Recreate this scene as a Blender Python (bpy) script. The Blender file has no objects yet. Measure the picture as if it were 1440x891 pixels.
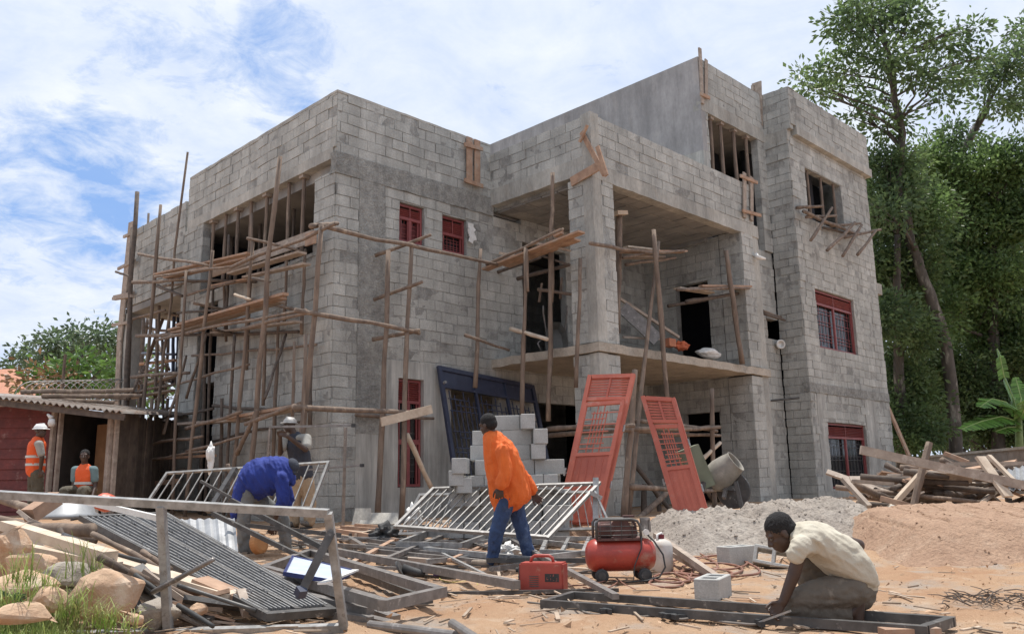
import bpy, bmesh, math, random
import numpy as np
from mathutils import Vector, Matrix, noise as mnoise
C = bpy.context.scene.collection
scene = bpy.context.scene
# ------------------------------------------------------------------ camera, world, sun
F_PX = 1191.39; CAMZ = 0.9
YAW, PIT, ROL = (math.radians(v) for v in (45.0037, 11.1667, -1.07477))
FW = Vector((math.cos(YAW)*math.cos(PIT), math.sin(YAW)*math.cos(PIT), math.sin(PIT)))
_rt = Vector((math.sin(YAW), -math.cos(YAW), 0)); _up = _rt.cross(FW)
RT = math.cos(ROL)*_rt + math.sin(ROL)*_up; UP = -math.sin(ROL)*_rt + math.cos(ROL)*_up
O = Vector((0, 0, CAMZ))
cd = bpy.data.cameras.new('camera'); cam = bpy.data.objects.new('camera', cd); C.objects.link(cam)
m = Matrix.Identity(4)
for i in range(3):
    m[i][0] = RT[i]; m[i][1] = UP[i]; m[i][2] = -FW[i]; m[i][3] = O[i]
cam.matrix_world = m
cd.sensor_width = 36; cd.lens = F_PX/1440*36; cd.clip_start = 0.05; cd.clip_end = 3000
scene.camera = cam
SUN_EL = math.radians(77); SUN_AZ = math.atan2(0.8, 0.6)     # clockwise from +Y
W = bpy.data.worlds.new('World'); scene.world = W; W.use_nodes = True
def build_world():
    nt = W.node_tree; N = nt.nodes; L = nt.links
    bg = N['Background']; bg.inputs['Strength'].default_value = 0.1
    sky = N.new('ShaderNodeTexSky'); sky.sky_type = 'NISHITA'; sky.sun_disc = False
    sky.sun_elevation = SUN_EL; sky.sun_rotation = SUN_AZ; sky.dust_density = 0.6; sky.ozone_density = 2.2
    tc = N.new('ShaderNodeTexCoord'); sp = N.new('ShaderNodeSeparateXYZ'); L.new(tc.outputs['Generated'], sp.inputs[0])
    def mth(op, a, b=None, clamp=False):
        n = N.new('ShaderNodeMath'); n.operation = op; n.use_clamp = clamp
        for i, v in enumerate((a, b)):
            if v is None: continue
            if isinstance(v, (int, float)): n.inputs[i].default_value = v
            else: L.new(v, n.inputs[i])
        return n.outputs[0]
    zz = mth('ADD', mth('MAXIMUM', sp.outputs[2], 0.0), 0.22)
    cx = mth('DIVIDE', sp.outputs[0], zz); cy = mth('DIVIDE', sp.outputs[1], zz)
    cb = N.new('ShaderNodeCombineXYZ'); L.new(cx, cb.inputs[0]); L.new(cy, cb.inputs[1])
    def nz(scale, detail, rough, off, dist=0.0):
        mp = N.new('ShaderNodeMapping'); mp.inputs['Location'].default_value = off; L.new(cb.outputs[0], mp.inputs[0])
        n = N.new('ShaderNodeTexNoise'); n.inputs['Scale'].default_value = scale; n.inputs['Detail'].default_value = detail
        n.inputs['Roughness'].default_value = rough; n.inputs['Distortion'].default_value = dist
        L.new(mp.outputs[0], n.inputs['Vector']); return n.outputs['Fac']
    big = nz(1.5, 4, 0.55, (3.1, 1.7, 0), .4); fine = nz(9.0, 10, 0.68, (0.4, 5.2, 2.0), 0.5); tex = nz(4.2, 9, 0.62, (7.4, 2.2, 1.0), 0.5); puff = nz(5.5, 9, .6, (1.4, 9.2, 4.0), .6)
    # places in the sky where the cloud sheet is thin and blue shows through
    gaps = None
    for px, py, r, s in ((370, 58, .11, .95), (345, 108, .05, .45), (80, 205, .09, .8), (122, 228, .05, .7), (158, 288, .10, .95), (210, 222, .05, .55), (8, 275, .09, .85), (140, 325, .06, .6),
                         (262, 70, .08, .35), (210, 30, .07, .3), (120, 185, .04, .6), (855, 30, .08, .25), (700, 65, .08, .2), (560, 40, .07, .2), (1390, 60, .09, .25), (30, 330, .07, .4)):
        d = (FW*F_PX + RT*(px-720) + UP*(445.5-py)).normalized()
        vd = N.new('ShaderNodeVectorMath'); vd.operation = 'DISTANCE'; L.new(tc.outputs['Generated'], vd.inputs[0]); vd.inputs[1].default_value = d
        t = mth('DIVIDE', vd.outputs['Value'], r*1.25)
        g = mth('MULTIPLY', mth('SUBTRACT', 1.0, t, True), s)
        gaps = g if gaps is None else mth('MAXIMUM', gaps, g)
    # wispy edges: the thin places only open where the fine cloud structure is low
    stru = mth('ADD', mth('MULTIPLY', puff, .5), mth('MULTIPLY', fine, .5))
    hole = mth('SUBTRACT', mth('ADD', mth('MULTIPLY', gaps, .62), mth('MULTIPLY', mth('SUBTRACT', big, .5), .35)), mth('ADD', mth('MULTIPLY', mth('SUBTRACT', stru, .5), 2.0), .20))
    hole = mth('MULTIPLY', mth('MULTIPLY', hole, 2.6, True), .80)
    cm = N.new('ShaderNodeMix'); cm.data_type = 'RGBA'; L.new(mth('MULTIPLY', mth('SUBTRACT', mth('ADD', mth('MULTIPLY', tex, .7), mth('MULTIPLY', fine, .3)), .34, True), 3.0, True), cm.inputs[0])
    cm.inputs[6].default_value = (4.9, 5.75, 7.5, 1); cm.inputs[7].default_value = (7.0, 7.4, 7.9, 1)
    # unseen low sky opposite the view direction, dimmed to deepen the porch shade
    vdot = N.new('ShaderNodeVectorMath'); vdot.operation = 'DOT_PRODUCT'; L.new(tc.outputs['Generated'], vdot.inputs[0]); vdot.inputs[1].default_value = Vector((FW.x, FW.y, 0)).normalized()
    away = mth('MULTIPLY', mth('SUBTRACT', .25, vdot.outputs['Value'], True), 1.0, True); low = mth('SUBTRACT', 1.0, mth('MULTIPLY', mth('MAXIMUM', sp.outputs[2], 0.0), 1.6), True)
    dim = mth('SUBTRACT', 1.0, mth('MULTIPLY', mth('MULTIPLY', away, low), .35), True)
    bl = N.new('ShaderNodeMix'); bl.data_type = 'RGBA'; bl.inputs[0].default_value = .6; L.new(sky.outputs[0], bl.inputs[6]); bl.inputs[7].default_value = (1.0, 3.0, 7.4, 1)
    mx0 = N.new('ShaderNodeMix'); mx0.data_type = 'RGBA'; L.new(hole, mx0.inputs[0]); L.new(cm.outputs[2], mx0.inputs[6]); L.new(bl.outputs[2], mx0.inputs[7])
    mx = N.new('ShaderNodeMix'); mx.data_type = 'RGBA'; mx.blend_type = 'MULTIPLY'; mx.inputs[0].default_value = 1.0; L.new(mx0.outputs[2], mx.inputs[6]); L.new(dim, mx.inputs[7])
    L.new(mx.outputs[2], bg.inputs['Color'])
build_world()
sd = bpy.data.lights.new('sun', 'SUN'); sd.energy = 3.6; sd.angle = math.radians(0.9); sd.color = (1.0, 0.955, 0.89)
sun = bpy.data.objects.new('sun', sd); C.objects.link(sun)
_sv = Vector((math.sin(SUN_AZ)*math.cos(SUN_EL), math.cos(SUN_AZ)*math.cos(SUN_EL), math.sin(SUN_EL)))
sun.rotation_euler = _sv.to_track_quat('Z', 'Y').to_euler(); sun.location = (10, 10, 40)
vs = scene.view_settings; vs.view_transform = 'Standard'; vs.look = 'None'; vs.exposure = 0.42; vs.gamma = 1; vs.use_curve_mapping = False
scene.cycles.max_bounces = 6; scene.cycles.diffuse_bounces = 3; scene.cycles.transparent_max_bounces = 8
# ------------------------------------------------------------------ pixel -> place helpers (rays of the photo met with planes of the place)
def ray(px, py): return FW*F_PX + RT*(px-720) + UP*(445.5-py)
def dep(px, py, d): return O + ray(px, py)*(d/F_PX)
def onX(px, py, x): r = ray(px, py); return O + r*(x/r.x)
def onY(px, py, y): r = ray(px, py); return O + r*(y/r.y)
def onZ(px, py, z=0.0): r = ray(px, py); return O + r*((z-CAMZ)/r.z)
def sst(a, b, x):
    t = max(0.0, min(1.0, (x-a)/(b-a))); return t*t*(3-2*t)
def gz(x, y):
    d = (x+y)*.70711; l = (x-y)*.70711
    h = 0.27*sst(9.0, 14.5, d) + 0.2*sst(-4.5, -9, l)*sst(10, 15, d)
    h += 0.12*sst(2.2, 6, l)*sst(7.5, 11, d)
    return h
def gnd(px, py, lift=0.0):
    p = onZ(px, py, lift)
    if (p-O).dot(FW) < 0: p = dep(px, py, 16)
    for _ in range(30):
        r = ray(px, py); z = gz(p.x, p.y)+lift; z = min(z, CAMZ-.05)
        q = O + r*((z-CAMZ)/r.z) if r.z < -1 else p
        p = p*.5 + q*.5
    return p
def pxm(d): return F_PX/d
RND = random.Random(7)
# ------------------------------------------------------------------ materials
MATS = {}
def lin(r, g, b): return tuple(((c/255)/12.92 if c/255 <= .04045 else ((c/255+.055)/1.055)**2.4) for c in (r, g, b))
def mat(name, c1, c2=None, rough=.85, metal=0.0, scale=6.0, detail=6, stretch=(1, 1, 1), island=0.0, bump=0.0, bscale=40.0, bdist=.02, spots=None, sscale=3.0, sth=.55, spec=None, ramp=(.35, .65), coords='Object', trans=0.0, speck=0.0, streak=0.0):
    if name in MATS: return MATS[name]
    mt = bpy.data.materials.new(name); mt.use_nodes = True; nt = mt.node_tree; N = nt.nodes; L = nt.links
    b = N['Principled BSDF']; b.inputs['Roughness'].default_value = rough; b.inputs['Metallic'].default_value = metal
    if spec is not None: b.inputs['Specular IOR Level'].default_value = spec
    tc = N.new('ShaderNodeTexCoord'); mp = N.new('ShaderNodeMapping'); mp.inputs['Scale'].default_value = stretch
    if coords == 'World':
        ge = N.new('ShaderNodeNewGeometry'); L.new(ge.outputs['Position'], mp.inputs[0])
    else: L.new(tc.outputs[coords], mp.inputs[0])
    def nz(sc, dt=5, ro=.6):
        n = N.new('ShaderNodeTexNoise'); n.inputs['Scale'].default_value = sc; n.inputs['Detail'].default_value = dt; n.inputs['Roughness'].default_value = ro
        L.new(mp.outputs[0], n.inputs['Vector']); return n.outputs['Fac']
    c2 = c2 or tuple(v*.7 for v in c1)
    r = N.new('ShaderNodeMapRange'); r.inputs['From Min'].default_value = ramp[0]; r.inputs['From Max'].default_value = ramp[1]; L.new(nz(scale, detail), r.inputs['Value'])
    mx = N.new('ShaderNodeMix'); mx.data_type = 'RGBA'; L.new(r.outputs[0], mx.inputs[0]); mx.inputs[6].default_value = (*c1, 1); mx.inputs[7].default_value = (*c2, 1)
    col = mx.outputs[2]
    if spots:
        r2 = N.new('ShaderNodeMapRange'); r2.inputs['From Min'].default_value = sth; r2.inputs['From Max'].default_value = sth+.12; L.new(nz(sscale, 6, .65), r2.inputs['Value'])
        m2 = N.new('ShaderNodeMix'); m2.data_type = 'RGBA'; L.new(r2.outputs[0], m2.inputs[0]); L.new(col, m2.inputs[6]); m2.inputs[7].default_value = (*spots, 1); col = m2.outputs[2]
    if streak:
        def nzs(st, lo, hi, dt):
            m3 = N.new('ShaderNodeMapping'); m3.inputs['Scale'].default_value = st; g3 = N.new('ShaderNodeNewGeometry'); L.new(g3.outputs['Position'], m3.inputs[0])
            n3 = N.new('ShaderNodeTexNoise'); n3.inputs['Scale'].default_value = 1; n3.inputs['Detail'].default_value = dt; n3.inputs['Roughness'].default_value = .65; L.new(m3.outputs[0], n3.inputs['Vector'])
            r5 = N.new('ShaderNodeMapRange'); r5.inputs['From Min'].default_value = .36; r5.inputs['From Max'].default_value = .62; r5.inputs['To Min'].default_value = lo; r5.inputs['To Max'].default_value = hi; L.new(n3.outputs['Fac'], r5.inputs['Value']); return r5.outputs[0]
        mu = N.new('ShaderNodeMath'); mu.operation = 'MULTIPLY'; L.new(nzs((3.2, 3.2, .45), 1-streak, 1.06, 6), mu.inputs[0]); L.new(nzs((.55, .55, .7), 1-streak*.8, 1.08, 5), mu.inputs[1])
        m5 = N.new('ShaderNodeMix'); m5.data_type = 'RGBA'; m5.blend_type = 'MULTIPLY'; m5.inputs[0].default_value = 1; L.new(col, m5.inputs[6]); L.new(mu.outputs[0], m5.inputs[7]); col = m5.outputs[2]
    if island or speck:
        hs = N.new('ShaderNodeHueSaturation'); L.new(col, hs.inputs['Color'])
        v = None
        if island:
            ge2 = N.new('ShaderNodeNewGeometry'); r3 = N.new('ShaderNodeMapRange'); r3.inputs['To Min'].default_value = 1-island; r3.inputs['To Max'].default_value = 1+island
            L.new(ge2.outputs['Random Per Island'], r3.inputs['Value']); v = r3.outputs[0]
        if speck:
            r4 = N.new('ShaderNodeMapRange'); r4.inputs['From Min'].default_value = .3; r4.inputs['From Max'].default_value = .7; r4.inputs['To Min'].default_value = 1-speck; r4.inputs['To Max'].default_value = 1+speck
            L.new(nz(bscale*1.2, 3, .7), r4.inputs['Value'])
            if v is None: v = r4.outputs[0]
            else:
                mm = N.new('ShaderNodeMath'); mm.operation = 'MULTIPLY'; L.new(v, mm.inputs[0]); L.new(r4.outputs[0], mm.inputs[1]); v = mm.outputs[0]
        L.new(v, hs.inputs['Value']); col = hs.outputs[0]
    L.new(col, b.inputs['Base Color'])
    if bump:
        bp = N.new('ShaderNodeBump'); bp.inputs['Strength'].default_value = bump; bp.inputs['Distance'].default_value = bdist
        L.new(nz(bscale, 6, .65), bp.inputs['Height']); L.new(bp.outputs[0], b.inputs['Normal'])
    if trans:
        tr = N.new('ShaderNodeBsdfTranslucent'); L.new(col, tr.inputs[0]); ms = N.new('ShaderNodeMixShader'); ms.inputs[0].default_value = trans
        L.new(b.outputs[0], ms.inputs[1]); L.new(tr.outputs[0], ms.inputs[2]); L.new(ms.outputs[0], N['Material Output'].inputs[0])
    MATS[name] = mt; return mt
M = {}
M['block'] = mat('concrete_block', (.50, .495, .455), (.40, .395, .365), .95, scale=2.3, island=.08, bump=.8, bscale=30, bdist=.025, coords='World', spots=(.31, .305, .29), sscale=1.7, sth=.62, speck=.17, streak=.19)
M['mortar'] = mat('mortar', (.46, .45, .415), (.30, .295, .275), .95, scale=4, bump=1.0, bscale=26, bdist=.035, coords='World', speck=.18, streak=.26)
M['cast'] = mat('cast_concrete', (.49, .47, .42), (.35, .34, .31), .95, scale=1.6, stretch=(1, 1, .35), bump=.5, bscale=22, bdist=.02, coords='World', spots=(.43, .40, .35), sscale=2.2, sth=.57, speck=.14, streak=.2)
M['cast_rough'] = mat('rough_poured_concrete', (.44, .43, .395), (.29, .285, .265), .97, scale=9, bump=1.0, bscale=24, bdist=.06, coords='World', speck=.22, streak=.2)
M['boarded'] = mat('board_marked_concrete', (.49, .475, .435), (.34, .335, .31), .95, scale=3.5, stretch=(2.2, 2.2, .16), bump=.45, bscale=9, bdist=.03, coords='World', spots=(.46, .44, .40), sscale=1.3, sth=.58, speck=.12, streak=.25)
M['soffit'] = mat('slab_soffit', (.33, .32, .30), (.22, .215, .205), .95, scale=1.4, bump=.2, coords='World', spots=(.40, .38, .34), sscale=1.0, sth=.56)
M['plaster'] = mat('old_plaster', (.41, .395, .385), (.31, .30, .295), .95, scale=1.3, stretch=(1, 1, .45), bump=.15, bscale=12, coords='World', spots=(.39, .36, .335), sscale=.9, sth=.53, speck=.08, streak=.2)
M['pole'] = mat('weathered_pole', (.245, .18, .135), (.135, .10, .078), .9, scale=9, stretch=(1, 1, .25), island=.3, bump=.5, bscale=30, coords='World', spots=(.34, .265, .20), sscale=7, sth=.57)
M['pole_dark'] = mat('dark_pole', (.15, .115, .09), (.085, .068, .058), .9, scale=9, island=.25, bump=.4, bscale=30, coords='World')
M['plank'] = mat('sawn_plank', (.43, .28, .19), (.30, .185, .125), .85, scale=7, island=.3, bump=.25, bscale=30, coords='World', spots=(.36, .29, .23), sscale=4, sth=.55)
M['plank_grey'] = mat('grey_plank', (.40, .33, .27), (.27, .215, .175), .9, scale=7, island=.28, bump=.25, bscale=30, coords='World', spots=(.50, .43, .36), sscale=5, sth=.57)
M['plank_pale'] = mat('pale_plank', (.60, .50, .39), (.46, .36, .27), .85, scale=7, island=.18, bump=.2, bscale=30, coords='World')
M['red'] = mat('red_oxide_paint', (.50, .135, .085), (.42, .105, .07), .6, scale=3, bump=.08, spots=(.50, .21, .16), sscale=5, sth=.58, speck=.08)
M['red_win'] = mat('maroon_window_paint', (.27, .065, .062), (.2, .05, .05), .5, scale=5, spots=(.33, .13, .12), sscale=9, sth=.6)
M['navy'] = mat('navy_gate_paint', (.045, .055, .095), (.03, .036, .065), .4, scale=5, spots=(.12, .13, .17), sscale=11, sth=.62)
M['steel'] = mat('primed_steel', (.43, .425, .415), (.25, .245, .235), .45, .35, scale=12, stretch=(1, 1, 1), spots=(.22, .20, .185), sscale=16, sth=.56, bump=.08)
M['steel_dk'] = mat('dark_steel', (.11, .105, .10), (.06, .057, .055), .5, .2, scale=10, spots=(.30, .28, .26), sscale=13, sth=.6, bump=.08)
M['steel_mid'] = mat('mill_scale_steel', (.27, .25, .235), (.17, .155, .145), .45, .4, scale=10, spots=(.42, .39, .36), sscale=14, sth=.58, bump=.08)
M['galv'] = mat('galvanised_sheet', (.40, .405, .41), (.27, .275, .28), .5, .35, scale=6, spots=(.3, .2, .14), sscale=5, sth=.66)
M['steel_rail'] = mat('bare_steel_bar', (.31, .30, .285), (.19, .18, .17), .5, .25, scale=12, spots=(.45, .44, .43), sscale=16, sth=.6, bump=.08)
M['black'] = mat('black_rubber', (.025, .025, .026), (.05, .05, .05), .7, scale=9)
M['shade_black'] = mat('painted_interior_shade', (.025, .026, .032), (.018, .019, .024), .95)  # near black: the shade of the rooms is put into the wall colour
M['glass'] = mat('dark_glass', (.02, .024, .03), (.015, .017, .02), .12)
M['white'] = mat('white_plastic', (.78, .77, .74), (.62, .6, .56), .5, scale=8)
# ------------------------------------------------------------------ mesh builder
class MB:
    def __init__(s): s.v = []; s.f = []; s.sm = False
    def add(s, vs, fs):
        o = len(s.v); s.v += [tuple(p) for p in vs]; s.f += [tuple(i+o for i in f) for f in fs]
    def box8(s, p): s.add(p, [(0, 3, 2, 1), (4, 5, 6, 7), (0, 1, 5, 4), (1, 2, 6, 5), (2, 3, 7, 6), (3, 0, 4, 7)])
    def box(s, c, size, R=None):
        c = Vector(c); h = [v/2 for v in size]
        P = [Vector((x*h[0], y*h[1], z*h[2])) for z in (-1, 1) for x, y in ((-1, -1), (1, -1), (1, 1), (-1, 1))]
        if R is not None: P = [R @ p for p in P]
        s.box8([c+p for p in P])
    def aabb(s, x0, x1, y0, y1, z0, z1): s.box8([(x0, y0, z0), (x1, y0, z0), (x1, y1, z0), (x0, y1, z0), (x0, y0, z1), (x1, y0, z1), (x1, y1, z1), (x0, y1, z1)])
    def bar(s, a, b, w, h, up=(0, 0, 1)):
        a = Vector(a); b = Vector(b); d = (b-a).normalized(); u = Vector(up)
        if abs(d.dot(u.normalized())) > .97: u = Vector((1, .3, 0))
        sd_ = d.cross(u).normalized(); u = sd_.cross(d).normalized()
        P = []
        for e in (a, b): P += [e-sd_*w/2-u*h/2, e+sd_*w/2-u*h/2, e+sd_*w/2+u*h/2, e-sd_*w/2+u*h/2]
        s.box8(P)
    def tube(s, pts, r, n=8, cap=True):
        pts = [Vector(p) for p in pts]; k = len(pts)
        rs = r if isinstance(r, (list, tuple)) else [r]*k
        d0 = (pts[1]-pts[0]).normalized(); u = d0.cross(Vector((0, 0, 1)))
        if u.length < .05: u = d0.cross(Vector((1, 0, 0)))
        u.normalize(); V = []
        for i, p in enumerate(pts):
            d = (pts[min(i+1, k-1)]-pts[max(i-1, 0)]).normalized()
            u = (u-d*u.dot(d)).normalized(); w = d.cross(u)
            V += [p+(u*math.cos(2*math.pi*j/n)+w*math.sin(2*math.pi*j/n))*rs[i] for j in range(n)]
        Fs = [(i*n+j, i*n+(j+1) % n, (i+1)*n+(j+1) % n, (i+1)*n+j) for i in range(k-1) for j in range(n)]
        if cap: Fs += [tuple(range(n-1, -1, -1)), tuple((k-1)*n+j for j in range(n))]
        s.add(V, Fs)
    def stick(s, a, b, r, r2=None, wob=.012, seed=0, n=8, seg=7, knots=True):
        a = Vector(a); b = Vector(b); rn = random.Random(seed*7919+int(a.x*913)+int(b.z*377)); r2 = r2 or r*.8
        L = (b-a).length; P = []; R = []; ox = Vector((0, 0, 0))
        for i in range(seg+1):
            t = i/seg; k = math.sin(math.pi*t)
            if 0 < i < seg: ox = ox*.6+Vector((rn.gauss(0, 1), rn.gauss(0, 1), rn.gauss(0, 1)))*wob*L*.32
            P.append(a.lerp(b, t)+ox*k); R.append((r+(r2-r)*t)*(1+rn.uniform(-.1, .16)))
        s.tube(P, R, n)
    def disc_lathe(s, prof, base, axis, n=24, closed=False):
        axis = Vector(axis).normalized(); u = axis.cross(Vector((0, 0, 1)))
        if u.length < .05: u = axis.cross(Vector((1, 0, 0)))
        u.normalize(); w = axis.cross(u); base = Vector(base); V = []
        for (h, r) in prof: V += [base+axis*h+(u*math.cos(2*math.pi*j/n)+w*math.sin(2*math.pi*j/n))*r for j in range(n)]
        k = len(prof); Fs = [(i*n+j, i*n+(j+1) % n, (i+1)*n+(j+1) % n, (i+1)*n+j) for i in range(k-1) for j in range(n)]
        if not closed: Fs += [tuple(range(n-1, -1, -1)), tuple((k-1)*n+j for j in range(n))]
        s.add(V, Fs)
    def quad(s, a, b, c, d): s.add([a, b, c, d], [(0, 1, 2, 3)])
    def build(s, name, m, parent=None, smooth=False):
        me = bpy.data.meshes.new(name); off = Vector(parent_world(parent)) if parent else Vector((0, 0, 0))
        me.from_pydata([tuple(Vector(p)-off) for p in s.v], [], s.f); me.update()
        if m is not None: me.materials.append(m)
        if smooth: me.polygons.foreach_set('use_smooth', [True]*len(me.polygons))
        o = bpy.data.objects.new(name, me); C.objects.link(o)
        if parent: o.parent = parent
        return o
def parent_world(p):
    v = Vector((0, 0, 0))
    while p: v += p.location; p = p.parent
    return v
def place(o, loc):
    """move a freshly built world-coordinate mesh so that its origin sits at loc"""
    loc = Vector(loc); o.data.transform(Matrix.Translation(-loc)); o.location = loc; return o
def tag(o, label=None, cat=None, group=None, kind=None):
    if label: o['label'] = label
    if cat: o['category'] = cat
    if group: o['group'] = group
    if kind: o['kind'] = kind
    return o
def thing(name, label, cat, loc=(0, 0, 0), group=None):
    o = bpy.data.objects.new(name, None); C.objects.link(o); o.location = loc; o.empty_display_size = .2
    return tag(o, label, cat, group)
def dup(root, loc, rot=None, label=None, group=None):
    r = root.copy(); C.objects.link(r); r.location = loc
    if rot is not None: r.rotation_euler = rot
    if label: r['label'] = label
    if group: r['group'] = group
    for ch in list(root.children):
        c = ch.copy(); C.objects.link(c); c.parent = r
        for g in ch.children:
            e = g.copy(); C.objects.link(e); e.parent = c
    return r
def fbm(x, y, z=0.0, o=4): return mnoise.fractal(Vector((x, y, z)), 1.0, 2.0, o)
# ================================================================== GROUND
def build_ground():
    ds = [-6, -3, -1, 0.5] + list(np.arange(1.5, 4.5, .12)) + list(np.arange(4.5, 13, .075)) + list(np.arange(13, 20, .25)) + list(np.arange(20, 40, 1.5)) + [45, 55, 70, 100, 150, 250, 500, 1200]
    ls = [-1200, -500, -200, -100, -60, -40, -30, -24, -20, -17] + list(np.arange(-15, -6, .4)) + list(np.arange(-6, 7.5, .075)) + list(np.arange(7.5, 14, .4)) + [15, 18, 22, 30, 45, 70, 120, 250, 500, 1200]
    V = []; nl = len(ls)
    for d in ds:
        for l in ls:
            x = (d+l)*.70711; y = (d-l)*.70711; z = gz(x, y)
            if 1 < d < 20 and -16 < l < 14:
                z += .030*fbm(x*.9, y*.9, 3, 3) + .030*fbm(x*2.7, y*2.7, 9, 4)
                if 1.4 < d < 13 and -6 < l < 7.5: z += .020*max(0, fbm(x*7, y*7, 4, 3)) - .022*max(0, fbm(x*4, y*5, 14, 3)-.1)
            V.append((x, y, z))
    Fs = [(i*nl+j, i*nl+j+1, (i+1)*nl+j+1, (i+1)*nl+j) for i in range(len(ds)-1) for j in range(nl-1)]
    Fs = [f[::-1] for f in Fs]
    mt = bpy.data.materials.new('sandy_soil'); mt.use_nodes = True; nt = mt.node_tree; N = nt.nodes; L = nt.links; b = N['Principled BSDF']; b.inputs['Roughness'].default_value = .97; b.inputs['Specular IOR Level'].default_value = .15
    ge = N.new('ShaderNodeNewGeometry')
    def nz(sc, dt=6, ro=.6):
        n = N.new('ShaderNodeTexNoise'); n.inputs['Scale'].default_value = sc; n.inputs['Detail'].default_value = dt; n.inputs['Roughness'].default_value = ro; L.new(ge.outputs['Position'], n.inputs['Vector']); return n.outputs['Fac']
    def mixc(f, a, bb, lo, hi):
        r = N.new('ShaderNodeMapRange'); r.inputs['From Min'].default_value = lo; r.inputs['From Max'].default_value = hi; L.new(f, r.inputs['Value'])
        mx = N.new('ShaderNodeMix'); mx.data_type = 'RGBA'; L.new(r.outputs[0], mx.inputs[0])
        for k, v in ((6, a), (7, bb)):
            if isinstance(v, tuple): mx.inputs[k].default_value = (*v, 1)
            else: L.new(v, mx.inputs[k])
        return mx.outputs[2]
    c = mixc(nz(.8), (.50, .335, .215), (.42, .25, .15), .4, .65)
    c = mixc(nz(2.6), c, (.56, .43, .315), .52, .72)
    c = mixc(nz(1.5), c, (.40, .335, .28), .52, .66)
    c = mixc(nz(5.5, 6, .7), c, (.37, .235, .15), .55, .70)
    c = mixc(nz(21, 5, .7), c, (.27, .165, .105), .60, .78)
    c = mixc(nz(60, 3, .7), c, (.66, .47, .31), .62, .75)
    L.new(c, b.inputs['Base Color'])
    ad = N.new('ShaderNodeMath'); ad.operation = 'ADD'; L.new(nz(28, 6, .7), ad.inputs[0]); L.new(nz(90, 3, .7), ad.inputs[1])
    bp = N.new('ShaderNodeBump'); bp.inputs['Strength'].default_value = .8; bp.inputs['Distance'].default_value = .03; L.new(ad.outputs[0], bp.inputs['Height']); L.new(bp.outputs[0], b.inputs['Normal'])
    M['soil'] = mt
    g = MB(); g.v = V; g.f = Fs; o = g.build('ground', mt, None, True); tag(o, kind='structure')
build_ground()
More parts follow.
